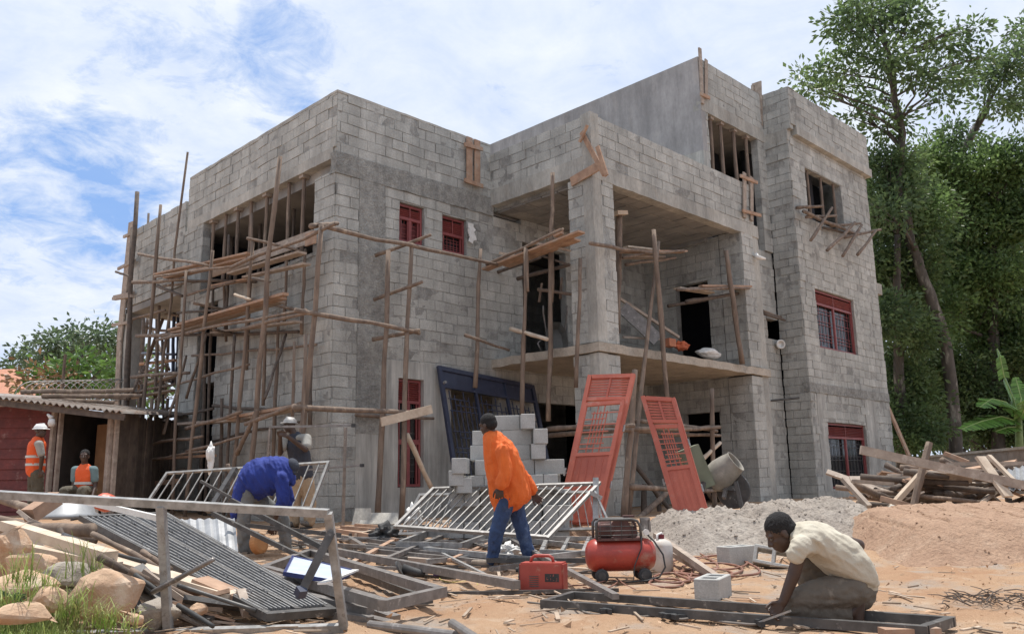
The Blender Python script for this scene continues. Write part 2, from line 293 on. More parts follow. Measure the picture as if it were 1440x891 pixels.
# ================================================================== BUILDING
bld = thing('unfinished_building', 'grey three storey house of bare concrete blocks, still under construction', 'building', (8.72, 13.53, .3))
def rsub(rects, hole):
    a0, a1, b0, b1 = hole; out = []
    for (u0, u1, z0, z1) in rects:
        if a0 >= u1 or a1 <= u0 or b0 >= z1 or b1 <= z0: out.append((u0, u1, z0, z1)); continue
        if b0 > z0: out.append((u0, u1, z0, b0))
        if b1 < z1: out.append((u0, u1, b1, z1))
        zz0, zz1 = max(z0, b0), min(z1, b1)
        if a0 > u0: out.append((u0, a0, zz0, zz1))
        if a1 < u1: out.append((a1, u1, zz0, zz1))
    return out
CRS = .222; BLK = .44
def wall(name, ax, c, s, u0, u1, z0, z1, holes=(), th=.2, zr=.3, seed=0, core=True, rag=0.0, jit=.015, reverse=False, joint=.017):
    """wall whose outer face lies on ax = c, facing s; blocks laid in courses over a mortar core"""
    rn = random.Random(seed*31+int(c*10)); cb = MB()
    k0 = int(math.floor((z0-zr)/CRS)); k1 = int(math.ceil((z1-zr)/CRS))
    for k in range(k0, k1):
        a = max(z0, zr+k*CRS); b_ = min(z1, zr+(k+1)*CRS)
        if b_-a < .03: continue
        off = (k % 2)*BLK/2+rn.uniform(-.03, .03); n0 = int(math.floor((u0-off)/BLK)); n1 = int(math.ceil((u1-off)/BLK))
        for n in range(n0, n1):
            w0, w1 = (math.sin(n*12.9+k*78.2+seed)*.05, math.sin((n+1)*12.9+k*78.2+seed)*.05); p, q = max(u0, off+n*BLK+w0), min(u1, off+(n+1)*BLK+w1)
            if q-p < .03: continue
            if rag and k == k1-1 and rn.random() < rag: continue
            j = rn.uniform(0, jit) if rn.random() > .06 else -.012
            tilt = rn.uniform(-.003, .003)
            for (r0, r1, h0, h1) in (rsub_all((p, q, a, b_), holes)):
                g = joint/2; g0, g1 = (g if r0 > u0+.001 else -.001), (g if r1 < u1-.001 else -.001)
                if r1-r0 < .05 or h1-h0 < .03: continue
                dz = [rn.uniform(-.004, .004) for _ in range(4)]; du = [rn.uniform(-.004, .004) for _ in range(4)]
                fo = c+s*j; bi = c-s*(th-.01)
                def P(d, u, z): return (d, u, z) if ax == 'X' else (u, d, z)
                A = [(r0+g0+du[0], h0+g*.9+dz[0]), (r1-g1+du[1], h0+g*.9+dz[1]), (r1-g1+du[2], h1-g*.9+dz[2]), (r0+g0+du[3], h1-g*.9+dz[3])]
                A = [(u_+.010*fbm(u_*1.3+seed, z_*1.3, 7, 2) if u0+.02 < u_ < u1-.02 else u_, z_+.022*fbm(u_*.9+seed, z_*.4, c, 2)*(1 if z0+.05 < z_ < z1-.05 else 0)) for u_, z_ in A]
                V = [P(fo+s*tilt*(1 if i in (0, 3) else -1), *A[i]) for i in range(4)]+[P(bi, *A[i]) for i in range(4)]
                cb.add(V, [(0, 1, 2, 3), (7, 6, 5, 4), (0, 4, 5, 1), (1, 5, 6, 2), (2, 6, 7, 3), (3, 7, 4, 0)])
    o = cb.build(name, M['block'], bld)
    if core:
        mb = MB()
        for (r0, r1, h0, h1) in rsub_all((u0+.004, u1-.004, z0, z1-(CRS*.96 if rag else .006)), holes):
            e = .0
            d0, d1 = sorted((c-s*.016, c-s*th))
            if ax == 'X': mb.aabb(d0, d1, r0-e, r1+e, h0, h1)
            else: mb.aabb(r0-e, r1+e, d0, d1, h0, h1)
        bm = bmesh.new(); SG = .075                                     # smeared mortar: an uneven skin that half buries the blocks
        for (r0, r1, h0, h1) in rsub_all((u0+.004, u1-.004, z0, z1-(CRS*.96 if rag else .006)), holes):
            nu, nv = max(1, int((r1-r0)/SG)), max(1, int((h1-h0)/SG)); G_ = []
            for j in range(nv+1):
                for i in range(nu+1):
                    u = r0+(r1-r0)*i/nu; z = h0+(h1-h0)*j/nv; edge = .004 if (i in (0, nu) or j in (0, nv)) else 0
                    d_ = c+s*(jit*.16-.003+.009*fbm(u*1.9+seed, z*1.9, c, 3)+.007*fbm(u*6.5, z*6.5, c+seed, 3)-edge); G_.append(bm.verts.new((d_, u, z) if ax == 'X' else (u, d_, z)))
            for j in range(nv):
                for i in range(nu):
                    q = (G_[j*(nu+1)+i], G_[j*(nu+1)+i+1], G_[(j+1)*(nu+1)+i+1], G_[(j+1)*(nu+1)+i]); bm.faces.new(q)
        me = bpy.data.meshes.new('mortar_joints'); off = parent_world(o)
        for v in bm.verts: v.co -= off
        tmp = bpy.data.meshes.new('t'); bm.to_mesh(tmp); bm.free(); nb = len(mb.v)
        mb.v += [tuple(v.co+off) for v in tmp.vertices]; mb.f += [tuple(k+nb for k in pl.vertices) for pl in tmp.polygons]; bpy.data.meshes.remove(tmp); bpy.data.meshes.remove(me)
        mb.build('mortar_joints', M['mortar'], o)
    return o
def rsub_all(r, holes):
    rs = [r]
    for h in holes: rs = rsub(rs, h)
    return rs
def rough_slab(name, m, x0, x1, y0, y1, z0, z1, amp=.012, step=.12, par=None, sd=0):
    """box with slightly uneven faces (poured concrete)"""
    bm = bmesh.new(); bmesh.ops.create_cube(bm, size=1)
    sx, sy, sz = x1-x0, y1-y0, z1-z0
    for v in bm.verts: v.co = Vector((x0+(v.co.x+.5)*sx, y0+(v.co.y+.5)*sy, z0+(v.co.z+.5)*sz))
    for ax in range(3):
        L_ = (sx, sy, sz)[ax]; lo = (x0, y0, z0)[ax]; n = min(60, int(L_/step))
        for i in range(1, n):
            co = Vector((x0, y0, z0)); co[ax] = lo+L_*i/n; no = Vector((0, 0, 0)); no[ax] = 1
            bmesh.ops.bisect_plane(bm, geom=bm.verts[:]+bm.edges[:]+bm.faces[:], plane_co=co, plane_no=no)
    for v in bm.verts:
        p = v.co; v.co = p+Vector((fbm(p.y*3+sd, p.z*3, 1), fbm(p.x*3+sd, p.z*3, 2), fbm(p.x*3, p.y*3+sd, 3)))*amp
    bmesh.ops.recalc_face_normals(bm, faces=bm.faces)
    me = bpy.data.meshes.new(name); off = parent_world(par or bld)
    for v in bm.verts: v.co -= off
    bm.to_mesh(me); bm.free(); me.materials.append(m); o = bpy.data.objects.new(name, me); C.objects.link(o); o.parent = par or bld
    return o
XA, YA, XP, YF = 8.72, 13.53, 12.9, 10.49
G0 = -.1
# ---- wing A
W1 = (10.28, 10.94, 5.88, 6.72); W2 = (11.44, 12.14, 5.88, 6.70); W3 = (10.27, 10.92, .88, 3.03); W4 = (11.65, 13.0, .3, 2.95)
wall('front_wall', 'Y', YA, -1, 9.88, 13.9, 3.35, 6.98, [W1, W2], seed=1)
wall('corner_column', 'Y', YA, -1, XA+.012, 9.30, G0, 6.98, [], seed=2, jit=.02)
rough_slab('cast_column', M['cast_rough'], 9.27, 9.91, YA-.024, YA+.2, 1.9, 7.0, .012, .06)
for r in rsub_all((9.28, 13.9, G0, 3.38), [W3, W4]): rough_slab('render_coat', M['boarded'], r[0], r[1], YA-.018, YA+.15, r[2], r[3], .008, .12)
rough_slab('ring_beam', M['cast_rough'], XA-.02, XP+.06, YA-.03, YA+.18, 6.96, 7.40, .018, .06)
wall('parapet', 'Y', YA, -1, XA+.012, XP, 7.38, 8.66, [], seed=3, zr=7.38-.0, jit=.016)
rough_slab('coping', M['cast'], XA-.004, XP, YA-.012, YA+.19, 8.655, 8.705, .01, .12)
SW = (14.28, 19.55, 5.49, 7.28); SLOT = (18.3, 19.28, .3, 5.1)
wall('side_wall', 'X', XA, -1, YA+.012, 19.3, G0, 7.02, [(SW[0], 30, 5.49, 9), (SLOT[0], SLOT[1], .3, 5.2)], seed=4, jit=.016)
rough_slab('lintel_beam', M['cast'], XA-.014, XA+.2, YA+.1, 20.2, 7.29, 7.52, .008, .1)
wall('parapet', 'X', XA, -1, YA+.012, 20.2, 7.5, 8.66, [], seed=5, zr=7.5, jit=.02)
rough_slab('coping', M['cast'], XA-.012, XA+.19, YA+.0, 20.2, 8.655, 8.705, .01, .12)
wall('rear_column', 'X', XA, -1, 19.3, 20.34, G0, 7.3, [], seed=6)
wall('verandah_parapet', 'X', XA, -1, 20.34, 24.0, 5.92, 8.14, [], seed=7, zr=5.9, rag=.35)
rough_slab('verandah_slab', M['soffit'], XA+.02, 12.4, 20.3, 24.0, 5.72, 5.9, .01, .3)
rough_slab('verandah_column', M['cast'], XA, XA+.35, 23.65, 24.05, .2, 5.75, .008, .2)
# hidden sides of wing A and inner floors
def plain(name, x0, x1, y0, y1, z0, z1, m='cast'):
    b = MB(); b.aabb(x0, x1, y0, y1, z0, z1); return b.build(name, M[m], bld)
plain('inner_backing_wall', XA+.21, 26.9, 20.1, 20.3, .2, 7.2, 'shade_black')
plain('inner_backing_wall', 9.9, 10.05, 13.75, 20.0, .2, 5.4, 'shade_black')           # dark backing behind the tall slot, shade put into its colour
wall('partition_wall', 'Y', 16.2, -1, 11.6, 18.3, .3, 7.05, [(12.2, 13.0, .3, 2.6), (14, 15, 3.55, 6)], seed=9)
plain('ground_slab', XA+.2, 26.9, 13.74, 20.1, .1, .3)
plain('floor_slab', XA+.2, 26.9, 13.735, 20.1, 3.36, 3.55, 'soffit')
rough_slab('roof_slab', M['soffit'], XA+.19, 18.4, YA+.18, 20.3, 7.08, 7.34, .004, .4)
# ---- porch
CW = .66; CR0, CR1 = 18.75, 19.62
wall('porch_back_wall', 'Y', YA, -1, 13.9, 18.75, 3.55, 7.1, [(13.9, 15.45, 3.55, 6.55)], seed=10)
wall('porch_back_wall', 'Y', YA, -1, 13.9, 18.75, G0, 3.5, [(14.3, 15.9, .3, 2.76)], seed=11)
wall('porch_side_wall', 'X', 18.75, -1, 11.15, 13.53, 3.55, 7.1, [(11.55, 12.55, 3.55, 6.0)], seed=12)
wall('porch_side_wall', 'X', 18.75, -1, 11.15, 13.53, G0, 3.5, [(11.45, 12.5, .3, 2.6)], seed=13)
plain('inner_backing_wall', 20.6, 20.8, 11.6, 20, .2, 7, 'shade_black')
def col4(name, x0, x1, y0, y1, z0, z1, sd):
    r = bld; 
    wall(name, 'Y', y0, -1, x0+.0, x1, z0, z1, seed=sd, th=.25); wall(name, 'X', x0, -1, y0+.012, y1, z0, z1, seed=sd+1, th=.25)
    b = MB(); b.aabb(x0+.03, x1-.006, y0+.03, y1-.006, z0, z1-.01); b.build('column_core', M['mortar'], bld)
for z0, z1, sd in ((G0, 3.42, 20), (3.64, 7.12, 24)):
    # corner pier: block cheeks either side of a poured strip on the corner itself
    wall('porch_pier', 'X', XP, -1, YF+.24, YF+CW, z0, z1, seed=sd, th=.2)
    wall('porch_pier', 'Y', YF, -1, XP+.26, XP+CW, z0, z1, seed=sd+1, th=.2)
    rough_slab('pier_strip', M['cast'], XP-.008, XP+.27, YF-.008, YF+.25, z0, z1, .009, .07)
    b = MB(); b.aabb(XP+.05, XP+CW-.005, YF+.05, YF+CW-.005, z0, z1); b.build('column_core', M['mortar'], bld)
    wall('end_pier', 'X', CR0, -1, YF+.012, YF+.64, z0, z1, seed=sd+2, th=.2)
    wall('end_pier', 'Y', YF, -1, CR0, 19.3, z0, z1, seed=sd+3, th=.2)
    rough_slab('pier_strip', M['cast'], 19.30, 19.6, YF+.01, YF+.3, z0, z1+.1, .008, .08)
    b = MB(); b.aabb(CR0+.05, 19.29, YF+.05, YF+.64, z0, z1); b.build('column_core', M['mortar'], bld)
rough_slab('balcony_slab', mat('dusty_slab', (.48, .42, .345), (.36, .315, .26), .95, scale=2, bump=.6, bscale=18, bdist=.03, coords='World', spots=(.30, .27, .23), sscale=3, sth=.57, speck=.15), XP-.06, 19.62, YF-.06, YA-.02, 3.44, 3.62, .02, .1)
b = MB()                                                            # porch ceiling: hollow pot slab, joints cut between the pots
for i in range(13):
    for j in range(6):
        x = XP+.22+i*.455; y = YF+.22+j*.48
        if x+.44 < 18.8: b.aabb(x+.012, x+.440, y+.014, min(YA-.01, y+.462), 7.08+((i*7+j*3) % 5)*.003, 7.2)
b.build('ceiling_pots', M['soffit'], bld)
plain('porch_roof_slab', XP+.2, 18.75, YF+.2, YA+.16, 7.13, 7.26, 'mortar')
rough_slab('edge_beam', M['cast'], XP-.01, 19.62, YF-.012, YF+.24, 7.06, 7.38, .012, .09)
rough_slab('edge_beam', M['cast'], XP-.012, XP+.24, YF+.245, YA-.0, 7.2, 7.58, .012, .09)
wall('porch_parapet', 'Y', YF, -1, XP+.24, 19.42, 7.38, 8.46, [], seed=30, zr=7.385)
wall('porch_parapet', 'X', XP, -1, YF+.24, YA, 7.57, 8.46, [], seed=31, zr=7.575)
rough_slab('parapet_corner', M['cast'], XP-.012, XP+.25, YF-.014, YF+.25, 7.38, 8.50, .012, .07)
# ---- recess and third floor
RW = onY(1078, 447, 11.25); RW2 = onY(1093, 478, 11.25)
wall('recess_wall', 'Y', 11.25, -1, 19.3, 21.75, G0, 7.2, [(RW.x, RW2.x+.2, RW2.z, RW.z)], seed=32)
Y3 = 11.2; X3 = 18.4
T3 = (18.72, 21.3, 7.25, 10.52)
wall('upper_front_wall', 'Y', Y3, -1, X3+.2, T3[0], 7.2, 10.52, [], seed=33)
wall('upper_front_wall', 'Y', Y3, -1, T3[1], 21.75, 7.2, 10.52, [], seed=34)
rough_slab('ring_beam', M['cast'], X3+.0, 21.75, Y3-.014, Y3+.22, 10.52, 10.9, .01, .1)
wall('upper_parapet', 'Y', Y3, -1, X3+.2, 21.75, 10.9, 12.04, [], seed=34, zr=10.9)
rough_slab('plastered_wall', M['plaster'], X3, X3+.22, Y3-.004, 20.2, 9.4, 12.04, .006, .25)
rough_slab('boarded_wall', M['boarded'], X3+.004, X3+.22, Y3+.0, 20.2, 7.25, 9.405, .006, .25)
plain('roof_slab', X3+.22, 26.8, Y3+.22, 20.2, 10.6, 10.78, 'soffit')
plain('floor_slab', X3+.22, 26.8, 11.47, 20.1, 7.0, 7.2, 'soffit')
plain('inner_backing_wall', 19, 26.8, 15.2, 15.4, 7.2, 10.6, 'shade_black'); plain('inner_backing_wall', X3, 27, 20.0, 20.2, 7.2, 12)
plain('inner_backing_wall', 24.0, 24.2, 11, 15.2, .3, 10.6, 'shade_black')
# ---- right block
XR0, XR1 = 21.75, 27.1
U1 = (22.66, 25.05, 8.27, 9.82); U2 = (22.63, 25.16, 4.5, 6.19); U3 = (22.66, 25.16, .62, 2.42)
wall('wing_front_wall', 'Y', YF, -1, XR0+.34, XR1, 3.42, 10.6, [U1, U2], seed=40)
wall('wing_corner_column', 'Y', YF, -1, XR0+.0, XR0+.34, 2.75, 10.6, [], seed=41, jit=.03)
wall('wing_front_wall', 'Y', YF, -1, XR0+.0, XR1, .55, 3.3, [U3], seed=47, jit=.02)
rough_slab('render_coat', M['cast'], XR0, XR1, YF-.012, YF+.18, G0, .6, .010, .1)
rough_slab('cast_column', M['boarded'], 22.12, 22.6, YF-.018, YF+.15, .56, 3.3, .014, .07); rough_slab('cast_column', M['boarded'], 25.22, 25.95, YF-.018, YF+.15, .56, 3.3, .014, .07)
plain('inner_backing_wall', 21.95, 26.9, 12.0, 12.1, 7.2, 10.6, 'shade_black'); plain('inner_backing_wall', 18.65, 21.7, 12.7, 12.8, 7.2, 10.6, 'shade_black')  # added partitions, near black, to darken the upper openings
rough_slab('ring_beam', M['cast_rough'], XR0-.012, XR1+.01, YF-.03, YF+.18, 3.2, 3.46, .015, .08)
wall('wing_side_wall', 'X', XR0, -1, YF+.012, Y3, G0, 10.85, [], seed=42, jit=.03)
rough_slab('ring_beam', M['cast'], XR0-.03, XR0+.18, YF-.02, Y3-.01, 10.4, 10.75, .01, .1)
rough_slab('cornice_beam', M['cast'], XR0+.28, XR1+.12, YF-.17, YF+.18, 10.6, 10.86, .01, .1)
wall('wing_parapet', 'Y', YF-.14, -1, XR0+.0, XR1+.02, 10.86, 12.0, [], seed=43, zr=10.86)
wall('wing_parapet', 'X', XR0-.02, -1, YF-.12, Y3, 10.72, 12.0, [], seed=44, zr=10.72)
wall('wing_end_wall', 'X', XR1, 1, YF+.012, 20.0, G0, 12, [], seed=45)
S = onY(1216, 395, YF); rough_slab('beam_stub', M['cast'], XR1+.005, XR1+.45, YF+.02, YF+.25, S.z-.25, S.z+.1, .008, .1)
# ================================================================== VEGETATION, SHED, BOUNDARY WALLS
M['bark'] = mat('bark', (.12, .105, .09), (.06, .052, .045), .95, scale=5, stretch=(1, 1, .3), bump=.6, bscale=14, spots=(.30, .28, .24), sscale=3, sth=.56)
def leafmat(n, a, b, tr=.35): return mat(n, a, b, .4, scale=.55, detail=4, island=.38, trans=tr, coords='World', spec=.5)
LEAF = {'dark': leafmat('dark_leaf', (.175, .25, .095), (.085, .14, .06), .55), 'mid': leafmat('mid_leaf', (.20, .30, .10), (.10, .165, .062), .55),
        'light': leafmat('light_leaf', (.13, .23, .05), (.075, .15, .035), .45), 'far': leafmat('far_leaf', (.13, .19, .10), (.08, .125, .07), .5),
        'dry': leafmat('dry_leaf', (.32, .20, .10), (.22, .13, .07), .3), 'banana': leafmat('banana_leaf', (.15, .30, .055), (.10, .22, .045), .4)}
DENS = 1.0
def leaf_mesh(name, blobs, m, parent, size=.15, dens=1.0, seed=0, droop=.35, shell=.35, aspect=.5):
    """many small folded leaves in twig sprays, spread through a set of (centre, radii) volumes"""
    rg = np.random.default_rng(seed); P = []; D = []
    for c, r, w in blobs:
        r = np.array(r); c = np.array(c); n = max(6, int(DENS*dens*w*float(r[0]*r[2]+r[0]*r[1])*18/(size*size)))
        ns = max(4, n//9)
        u = rg.normal(size=(ns, 3)); u /= np.linalg.norm(u, axis=1)[:, None]; rad = rg.random(ns)**shell
        # lumpy outline: radius modulated by low frequency direction noise
        ph = rg.random(3)*6.28; lump = .80+.22*np.sin(u[:, 0]*4+ph[0])*np.sin(u[:, 1]*4+ph[1])+.18*np.sin(u[:, 2]*6+ph[2])
        s = c+u*(rad*lump)[:, None]*r
        per = 9
        off = rg.normal(size=(ns, per, 3))*size*np.array([1.15, 1.15, .8])
        q = (s[:, None, :]+off).reshape(-1, 3); dr = (off+u[:, None, :]*size*.8).reshape(-1, 3)
        P.append(q); D.append(dr)
    P = np.concatenate(P); D = np.concatenate(D); n = len(P)
    D += rg.normal(size=(n, 3))*size*.6; D[:, 2] -= droop*size; D /= np.linalg.norm(D, axis=1)[:, None]
    A = rg.normal(size=(n, 3)); A[:, 2] *= .5; S = np.cross(D, A); S /= np.linalg.norm(S, axis=1)[:, None]; Nn = np.cross(S, D)
    L_ = size*rg.uniform(.7, 1.35, n)[:, None]; Wd = L_*aspect
    V = np.empty((n, 4, 3)); V[:, 0] = P; V[:, 1] = P+D*L_*.5+S*Wd*.5+Nn*Wd*.14; V[:, 2] = P+D*L_-Nn*L_*.1; V[:, 3] = P+D*L_*.5-S*Wd*.5+Nn*Wd*.14
    off = np.array(parent_world(parent)) if parent else 0
    me = bpy.data.meshes.new(name); me.vertices.add(n*4); me.vertices.foreach_set('co', (V.reshape(-1, 3)-off).ravel())
    idx = np.arange(n*4).reshape(n, 4); F = np.concatenate([idx[:, [0, 1, 2]], idx[:, [0, 2, 3]]], axis=1).reshape(-1, 3)
    me.loops.add(len(F)*3); me.loops.foreach_set('vertex_index', F.ravel().astype(np.int32)); me.polygons.add(len(F)); me.polygons.foreach_set('loop_start', np.arange(0, len(F)*3, 3, dtype=np.int32))
    me.update(calc_edges=True); me.materials.append(m); o = bpy.data.objects.new(name, me); C.objects.link(o); o.parent = parent; return o
def pxblobs(lst, d, jd=1.5, sq=.85, seed=0):
    rn = random.Random(seed); out = []
    for b in lst:
        px, py, r = b[:3]; w = b[3] if len(b) > 3 else 1.0
        dd = d+rn.uniform(-jd, jd); R = r/pxm(dd); out.append((tuple(dep(px, py, dd)), (R, R, R*sq), w))
    return out
def tree(name, label, base_d, trunk_px, blobs, m, r0=.3, size=.15, dens=1.0, seed=0, limbs=True, group=None, jd=1.6, gz0=.3, cat='tree', shell=.35):
    pts = [dep(px, py, base_d) for px, py in trunk_px]; root = thing(name, label, cat, (pts[0].x, pts[0].y, gz0), group)
    rn = random.Random(seed); b = MB(); pts[0] = Vector((pts[0].x, pts[0].y, gz0-.1)) if pts[0].z > gz0 else pts[0]
    fine = []
    for i in range(len(pts)-1):
        for k in range(4): fine.append(pts[i].lerp(pts[i+1], k/4)+Vector((rn.gauss(0, .04), rn.gauss(0, .04), 0)))
    fine.append(pts[-1]); n = len(fine); b.tube(fine, [r0*(1-.62*i/n) for i in range(n)], 10)
    bl = pxblobs(blobs, base_d, jd, seed=seed)
    if limbs:
        for (c, r, w) in bl:
            c = Vector(c); j = min(range(n), key=lambda i: (fine[i]-c).length+abs(fine[i].z-(c.z-1.2))*.8); a = fine[j]
            mid = a.lerp(c, .5)+Vector((rn.uniform(-.3, .3), rn.uniform(-.3, .3), rn.uniform(-.1, .4))); rr = r0*(1-.62*j/n)*.42
            b.tube([a, a.lerp(mid, .5)+Vector((0, 0, .1)), mid, c], [rr, rr*.8, rr*.6, rr*.2], 6)
            for q in range(4):
                e = c+Vector((rn.uniform(-1, 1)*r[0], rn.uniform(-1, 1)*r[1], rn.uniform(-.7, 1)*r[2]))*.8; b.tube([mid, mid.lerp(e, .5)+Vector((0, 0, .12)), e], [rr*.4, rr*.25, rr*.08], 5)
    b.build('trunk', M['bark'], root, True)
    leaf_mesh('crown', bl, m, root, size, dens, seed, shell=shell)
    return root
tree('tall_tree', 'tall open crowned tree with a leaning trunk, rising above the house roof', 33, [(1346, 640), (1331, 486), (1306, 413), (1280, 340), (1265, 269), (1268, 188), (1256, 120), (1245, 60)],
     [(1185, 35, 34), (1225, 25, 42), (1275, 30, 42), (1310, 62, 34), (1200, 78, 38), (1245, 82, 40), (1290, 98, 30), (1160, 100, 24), (1128, 118, 26), (1150, 132, 24), (1185, 118, 26), (1198, 166, 20), (1232, 140, 28), (1258, 165, 22), (1240, 182, 24),
      (1318, 112, 28), (1345, 62, 30), (1352, 108, 30), (1375, 40, 18), (1330, 140, 20), (1388, 78, 20), (1208, 10, 30), (1260, -10, 40), (1290, 325, 42), (1268, 272, 36), (1248, 300, 36), (1302, 372, 40), (1272, 232, 30)], LEAF['dark'], .25, .22, .68, 3, jd=1.6)
tree('tall_tree', 'second tall tree further right with a spreading crown cut by the picture edge', 38, [(1372, 640), (1362, 420), (1345, 290), (1352, 215), (1385, 160)],
     [(1395, 105, 34), (1425, 85, 38), (1440, 140, 36), (1400, 145, 28), (1340, 185, 24), (1335, 215, 24), (1365, 190, 22), (1440, 40, 22), (1330, 245, 24), (1462, 60, 40)], LEAF['dark'], .3, .22, .75, 4)
tree('broad_tree', 'bushy dark green tree right behind the end wall of the house', 33, [(1262, 640), (1262, 470), (1262, 330)],
     [(1236, 232, 39), (1262, 262, 46), (1228, 290, 39), (1258, 320, 54), (1238, 372, 49), (1268, 400, 57), (1245, 450, 52), (1285, 470, 46), (1255, 520, 52), (1275, 560, 54), (1240, 632, 26), (1272, 622, 28), (1250, 595, 46), (1296, 600, 39)], LEAF['dark'], .25, .19, 1.2, 5)
tree('broad_tree', 'broad mid green tree filling the space right of the leaning trunk', 36, [(1400, 640), (1400, 480), (1395, 330)],
     [(1310, 225, 44), (1340, 270, 57), (1385, 240, 54), (1430, 230, 54), (1300, 300, 57), (1360, 320, 65), (1420, 310, 65), (1330, 380, 62), (1390, 390, 67), (1440, 390, 59), (1310, 440, 57), (1370, 460, 65), (1425, 460, 62), (1455, 300, 52)], LEAF['mid'], .3, .2, 1.25, 6)
tree('broad_tree', 'low dark tree whose foliage hangs behind the boundary wall and banana plant', 37, [(1390, 650), (1392, 590), (1392, 520)],
     [(1320, 510, 44), (1360, 530, 49), (1405, 515, 54), (1440, 500, 46), (1310, 570, 41), (1370, 575, 46), (1420, 570, 52), (1450, 560, 39), (1330, 605, 33), (1390, 610, 36), (1440, 610, 33)], LEAF['dark'], .2, .18, 1.3, 7)
tree('far_tree', 'dark rounded tree on the left skyline behind the brighter mango tree', 70, [(95, 640), (95, 560), (95, 500)],
     [(22, 512, 16), (45, 495, 20), (75, 482, 22), (108, 472, 22), (140, 474, 24), (168, 486, 20), (120, 498, 24), (75, 508, 22), (150, 505, 22), (190, 500, 18), (205, 540, 20)], LEAF['far'], .4, .42, 1.2, 8, jd=3)
mango = tree('mango_tree', 'bright green mango tree with rusty young leaves behind the shed roof', 30, [(105, 660), (105, 600), (105, 540)],
     [(62, 535, 18), (88, 525, 22), (112, 512, 20), (140, 525, 22), (165, 520, 18), (120, 540, 22), (155, 545, 22), (185, 530, 20), (90, 548, 20), (200, 560, 18), (220, 540, 18)], LEAF['light'], .2, .24, 1.3, 9)
leaf_mesh('dry_leaves', pxblobs([(40, 530, 14), (56, 518, 9), (76, 530, 11), (98, 530, 9), (36, 545, 10), (78, 545, 8)], 29), LEAF['dry'], mango, .22, 1.2, 11)
tree('broad_tree', 'dull green tree furthest back, seen through the gaps between the trunks', 52, [(1330, 655), (1330, 520), (1330, 400)],
     [(x, y, 52) for x in (1225, 1285, 1345, 1405, 1460) for y in (290, 370, 450, 530, 600)], LEAF['far'], .3, .3, .9, 21, jd=2.5)
# banana plant
def banana():
    base = onZ(1425, 655, .3) if False else dep(1428, 640, 27); base.z = .3
    root = thing('banana_plant', 'bright green banana plant with torn leaves above the boundary wall', 'plant', base)
    b = MB(); top = dep(1432, 575, 27); b.tube([base, base.lerp(top, .5), top], [.16, .13, .09], 10); b.build('stem', mat('banana_stem', (.22, .30, .10), (.15, .2, .07), .6), root, True)
    def leaf(pts, w, rip, sd):
        rn = random.Random(sd); P = [dep(px, py, d) for px, py, d in pts]; n = 26; mid = []
        for i in range(n+1):
            t = i/n*(len(P)-1); k = min(int(t), len(P)-2); mid.append(P[k].lerp(P[k+1], t-k))
        b = MB()
        view = Vector((.4, .3, -1))
        for i in range(n):
            t = i/n; ww = w*math.sin(math.pi*min(1, .12+t*.86))**.6; d = (mid[i+1]-mid[i]); sd_ = d.cross(view).normalized(); dn = Vector((0, 0, -1))
            for s in (-1, 1):
                gap = rn.random() < rip; dr = rn.uniform(.1, .35)*ww; e0 = mid[i]+sd_*s*ww+dn*dr; e1 = (mid[i+1] if not gap else mid[i].lerp(mid[i+1], .75))+sd_*s*ww+dn*dr*rn.uniform(.8, 1.2)
                b.quad(mid[i], mid[i+1], e1, e0)
        o = b.build('leaf', LEAF['banana'], root)
        bb = MB(); bb.tube(mid, [.03*(1-.7*i/n) for i in range(n+1)], 5); bb.build('midrib', mat('banana_rib', (.30, .40, .14), None, .5), o)
    leaf([(1432, 590, 27), (1425, 560, 27), (1412, 530, 27), (1406, 500, 27), (1402, 490, 27)], .26, .1, 1)
    leaf([(1432, 585, 27), (1415, 565, 26.6), (1395, 560, 26.3), (1378, 572, 26)], .42, .35, 2)
    leaf([(1430, 592, 27), (1408, 585, 26.5), (1380, 592, 26), (1352, 603, 25.6)], .4, .5, 3)
    leaf([(1434, 590, 27), (1445, 560, 26.6), (1460, 540, 26.4)], .45, .3, 4)
    leaf([(1430, 600, 27), (1418, 600, 26.4), (1400, 606, 26)], .3, .2, 5)
    leaf([(1434, 588, 27), (1436, 560, 27.4), (1428, 530, 27.8)], .3, .2, 6)
banana()
